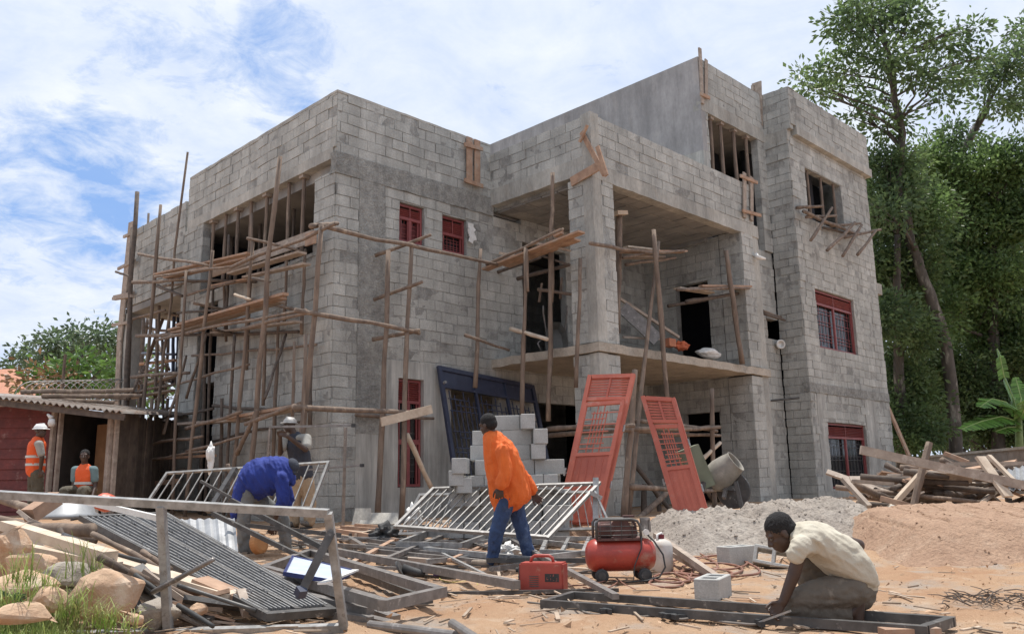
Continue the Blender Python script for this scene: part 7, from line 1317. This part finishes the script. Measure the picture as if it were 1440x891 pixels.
def man_vest():
    d0 = 15.7; P = lambda px, py, dy=0: dep(px, py, d0+dy); a0 = P(50, 690); ft = gz(a0.x, a0.y); r = thing('person', 'man in a white helmet and orange safety vest standing by the red shed wall', 'person', (a0.x, a0.y, ft)); hf = (RH*.95-FH*.1-EZ*.12)
    B = Body(); Ph, A = head(B, P(57, 606), hf, EZ, 1.0); B.cone(P(55, 612), P(52, 622), .055, .062); nsh, fsh = P(55, 624, -.19), P(48, 624, .19); B.cone(nsh, fsh, .056, .056); B.cone(P(51, 626), P(50, 664), .11, .11, 1.25, FH)
    ne, nw = P(59, 643, -.23), P(57, 660, -.22); fe, fw_ = P(42, 645, .2), P(44, 668, .18); B.chain([nsh, ne, nw], [.052, .042, .03]); B.chain([fsh, fe, fw_], [.052, .042, .03]); hand(B, nw, -EZ+RH*.1, RH, FH, 1, .5); hand(B, fw_, -EZ, RH, -FH, 1, .5)
    nh, fh = P(52, 666, -.09), P(49, 666, .09); nk = P(54, 698, -.1); fk = P(46, 698, .1); na, fa = Vector((nk.x, nk.y, ft+.09)), Vector((fk.x, fk.y, ft+.09)); B.chain([nh, nk, na], [.085, .06, .042]); B.chain([fh, fk, fa], [.085, .06, .042]); B.build('body', SKIN, r, .010, 3); helmet(Ph, A, r, mat('white_helmet', (.82, .82, .80), (.75, .75, .73), .4)); eyes(Ph, A, r)
    K = Body(); K.chain([nsh, P(58, 638, -.22)], [.075, .066]); K.chain([fsh, P(43, 638, .2)], [.075, .066]); K.cone(nsh, fsh, .07, .07); K.build('shirt', GREYS, r, .012, 3)
    T = Body(); T.cone(P(51, 662), P(51, 668), .13, .13, 1.15, FH); T.chain([nh, nk, na], [.115, .09, .08]); T.chain([fh, fk, fa], [.115, .09, .08]); T.build('trousers', OLIVED, r, .013, 3, (.012, (9, 9, 5), RH, FH, EZ))
    K = Body(); K.chain([P(53, 619), P(52, 626), P(50, 645), P(50, 661)], [.10, .142, .148, .150], 1.3, FH); v = K.build('safety_vest', HIVIS, r, .013, 3, (.008, (8, 8, 4), RH, FH, EZ))
    for py in (642, 653): band(v, P(50, py), .158, .20, .045)
    for a in (na, fa): shoe('boot', r, Vector((a.x, a.y, ft)), a+RH*.3, BOOT, 1.0, M['black'])
man_vest()
def man_seated():
    d0 = 15.4; P = lambda px, py, dy=0: dep(px, py, d0+dy); a0 = P(118, 700); ft = gz(a0.x, a0.y); r = thing('person', 'bareheaded man in an orange safety vest sitting in the shed doorway', 'person', (a0.x, a0.y, ft)); hf = (-FH+RH*.25)
    B = Body(); Ph, A = head(B, P(119, 641), hf, EZ, 1.0); B.cone(P(119, 647), P(119, 656), .055, .062); nsh, fsh = P(132, 660), P(106, 660); B.cone(nsh, fsh, .056, .056); B.cone(P(119, 660), P(119, 694), .115, .115, 1.2, RH)
    pz = ft+.47; hp = P(119, 700); hp.z = pz
    ne, nw = P(134, 682, -.05), P(129, 700, -.28); fe, fw_ = P(104, 682, -.05), P(108, 700, -.28); B.chain([nsh, ne, nw], [.052, .042, .03]); B.chain([fsh, fe, fw_], [.052, .042, .03]); hand(B, nw, -FH*.8-RH*.2-EZ*.3, -RH, -EZ, 1, .4); hand(B, fw_, -FH*.8+RH*.2-EZ*.3, RH, -EZ, 1, .4)
    K_ = []
    for s in (-1, 1):
        h = hp+RH*.1*s+EZ*.02; k = h-FH*.43+RH*.06*s; a = Vector((k.x, k.y, ft+.09))-FH*.03; B.chain([h, k], [.085, .06]); B.chain([k, a], [.056, .042]); K_.append((h, k, a))
    B.cone(P(119, 690), hp, .115, .12, 1.2, RH); B.build('body', SKIN, r, .010, 3); hair(Ph, A, r); eyes(Ph, A, r)
    T = Body(); T.cone(hp+RH*.03, hp-RH*.03, .13, .13, 1.1, RH)
    for h, k, a in K_: T.chain([h, k, a], [.112, .086, .078])
    T.build('trousers', OLIVED, r, .013, 3, (.012, (9, 9, 5), RH, FH, EZ))
    K = Body(); K.chain([nsh, P(133, 674, -.03)], [.076, .07]); K.chain([fsh, P(105, 674, -.03)], [.076, .07]); K.cone(nsh, fsh, .07, .07); K.build('shirt', TEAL, r, .012, 3)
    K = Body(); K.chain([P(119, 656), P(119, 662), P(119, 680), P(119, 696)], [.085, .135, .145, .15], 1.2, RH); v = K.build('safety_vest', HIVIS, r, .013, 3, (.008, (8, 8, 4), RH, FH, EZ))
    for py in (679, 690): band(v, P(119, py), .183, .156, .045)
    for h, k, a in K_: shoe('boot', r, Vector((a.x, a.y, ft)), a-FH*.3, BOOT, 1.0, M['black'])
    for i in range(2): c = hp+FH*.05; cblock((c.x, c.y, ft+.2*i-.01), (0, 0, yaw0), ['lower of two blocks serving as a seat in the shed doorway', 'upper of two blocks serving as a seat in the shed doorway'][i])
man_seated()
# ================================================================== GRASS AND LITTER
def grass():
    rn = random.Random(5); q = MB(); 
    def blade(b0, h, lean, w, a):
        d = Vector((math.cos(a), math.sin(a), 0)); s = Vector((-d.y, d.x, 0))*w; P = [b0, b0+d*lean*.25+EZ*h*.5, b0+d*lean*.7+EZ*h*.85, b0+d*lean+EZ*h*(.95 if lean < h*.6 else .75)]
        V = []
        for p, k in zip(P, (1, .85, .55, .06)): V += [p-s*k, p+s*k]
        q.add(V, [(0, 1, 3, 2), (2, 3, 5, 4), (4, 5, 7, 6)])
    for i in range(4200):
        px = abs(rn.gauss(0, 70))-20; py = rn.uniform(852, 925)+px*.12
        if px > 165: continue
        b0 = gnd(px, py); b0.z = gz(b0.x, b0.y)-.01; blade(b0, rn.uniform(.05, .16)*(1.5 if rn.random() < .12 else 1), rn.uniform(.01, .1), rn.uniform(.002, .0045), rn.uniform(0, 6.28))
    for (px, py, n, h, d) in ((30, 812, 60, .2, 5.0), (125, 800, 40, .22, 5.4), (60, 835, 60, .16, 5.0), (100, 858, 90, .16, 4.9), (145, 872, 70, .14, 4.8), (8, 850, 70, .14, 4.7), (178, 880, 40, .12, 4.8)):
        for _ in range(n): b0 = dep(px+rn.gauss(0, 14), py+rn.gauss(8, 6), d); blade(b0, h*rn.uniform(.4, 1.2), rn.uniform(.02, .16), rn.uniform(.002, .004), rn.uniform(0, 6.28))
    tag(q.build('grass', mat('grass_blade', (.24, .38, .075), (.34, .34, .13), .6, scale=7, island=.4, coords='World', trans=.3)), kind='stuff')
    q = MB(); b0 = dep(-12, 842, 4.9)
    for k in range(14): q.bar(b0+EZ*.006*k, dep(34+rn.uniform(-6, 4), 832+k*1.2, 4.95), .012, .004)
    tag(place(q.build('green_leaf', mat('dark_green_blade', (.05, .14, .06), None, .5)), b0), 'bundle of dark green blades at the left picture edge above the grass', 'leaves')
grass()
def litter():
    rn = random.Random(9); q = MB(); s = MB()
    for i in range(5200):
        d = 4.0+8.5*rn.random()**1.3; l = rn.uniform(-5.5, 5.5); p = FH*d+RH*l; g = gz(p.x, p.y); r = rn.uniform(.004, .016)*(1 if rn.random() < .93 else 2.2)
        P = [Vector((rn.gauss(0, 1), rn.gauss(0, 1), rn.gauss(0, .7))).normalized()*r*rn.uniform(.7, 1.2) for _ in range(4)]; c = Vector((p.x, p.y, g+.012+r*.3)); q.add([c+v for v in P], [(0, 1, 2), (0, 2, 3), (0, 3, 1), (1, 3, 2)])
    for i in range(520):
        d = 5+7.5*rn.random(); l = rn.uniform(-4.5, 3.0) if rn.random() < .8 else rn.uniform(-4, 5); p = FH*d+RH*l; g = gz(p.x, p.y); a = rn.uniform(0, 3.14); L_ = rn.uniform(.04, .3); dv = Vector((math.cos(a), math.sin(a), rn.uniform(-.05, .08)))*L_/2; c = Vector((p.x, p.y, g+.03)); s.bar(c-dv, c+dv, rn.uniform(.006, .03), rn.uniform(.004, .012))
    tag(q.build('gravel', mat('pebbles', (.50, .34, .22), (.36, .24, .16), .95, scale=3, island=.4, coords='World')), kind='stuff'); tag(s.build('wood_splinters', mat('splinters', (.42, .33, .25), (.28, .21, .15), .9, scale=3, island=.4, coords='World')), kind='stuff')
    f = MB()                                                             # clods on the sand heap and mud bank
    for (cx, cd, w, dd, n) in ((1075, 11.0, 1.9, 1.3, 900), (1330, 9.4, 1.2, 1.0, 500)):
        for _ in range(n):
            c0 = dep(cx, 760, cd); p = c0+RH*rn.uniform(-w, w)+FH*rn.uniform(-dd, .1); f_ = p
    return
litter()
def twigs():
    rn = random.Random(31); q = MB(); c = gnd(1398, 848)
    for i in range(60):
        p = c+RH*rn.gauss(0, .16)+FH*rn.gauss(0, .16); p.z = gz(p.x, p.y)+rn.uniform(.005, .05); a = rn.uniform(0, 6.28); L_ = rn.uniform(.06, .26); d = Vector((math.cos(a), math.sin(a), rn.uniform(-.1, .35)))*L_; q.tube([p, p+d*.5+Vector((rn.gauss(0, .01), rn.gauss(0, .01), .015)), p+d], [.005, .004, .002], 5)
    tag(place(q.build('dry_brushwood', M['pole_dark']), c), 'tangle of dry dark twigs on bare soil in front of the mud bank', 'brushwood')
twigs()
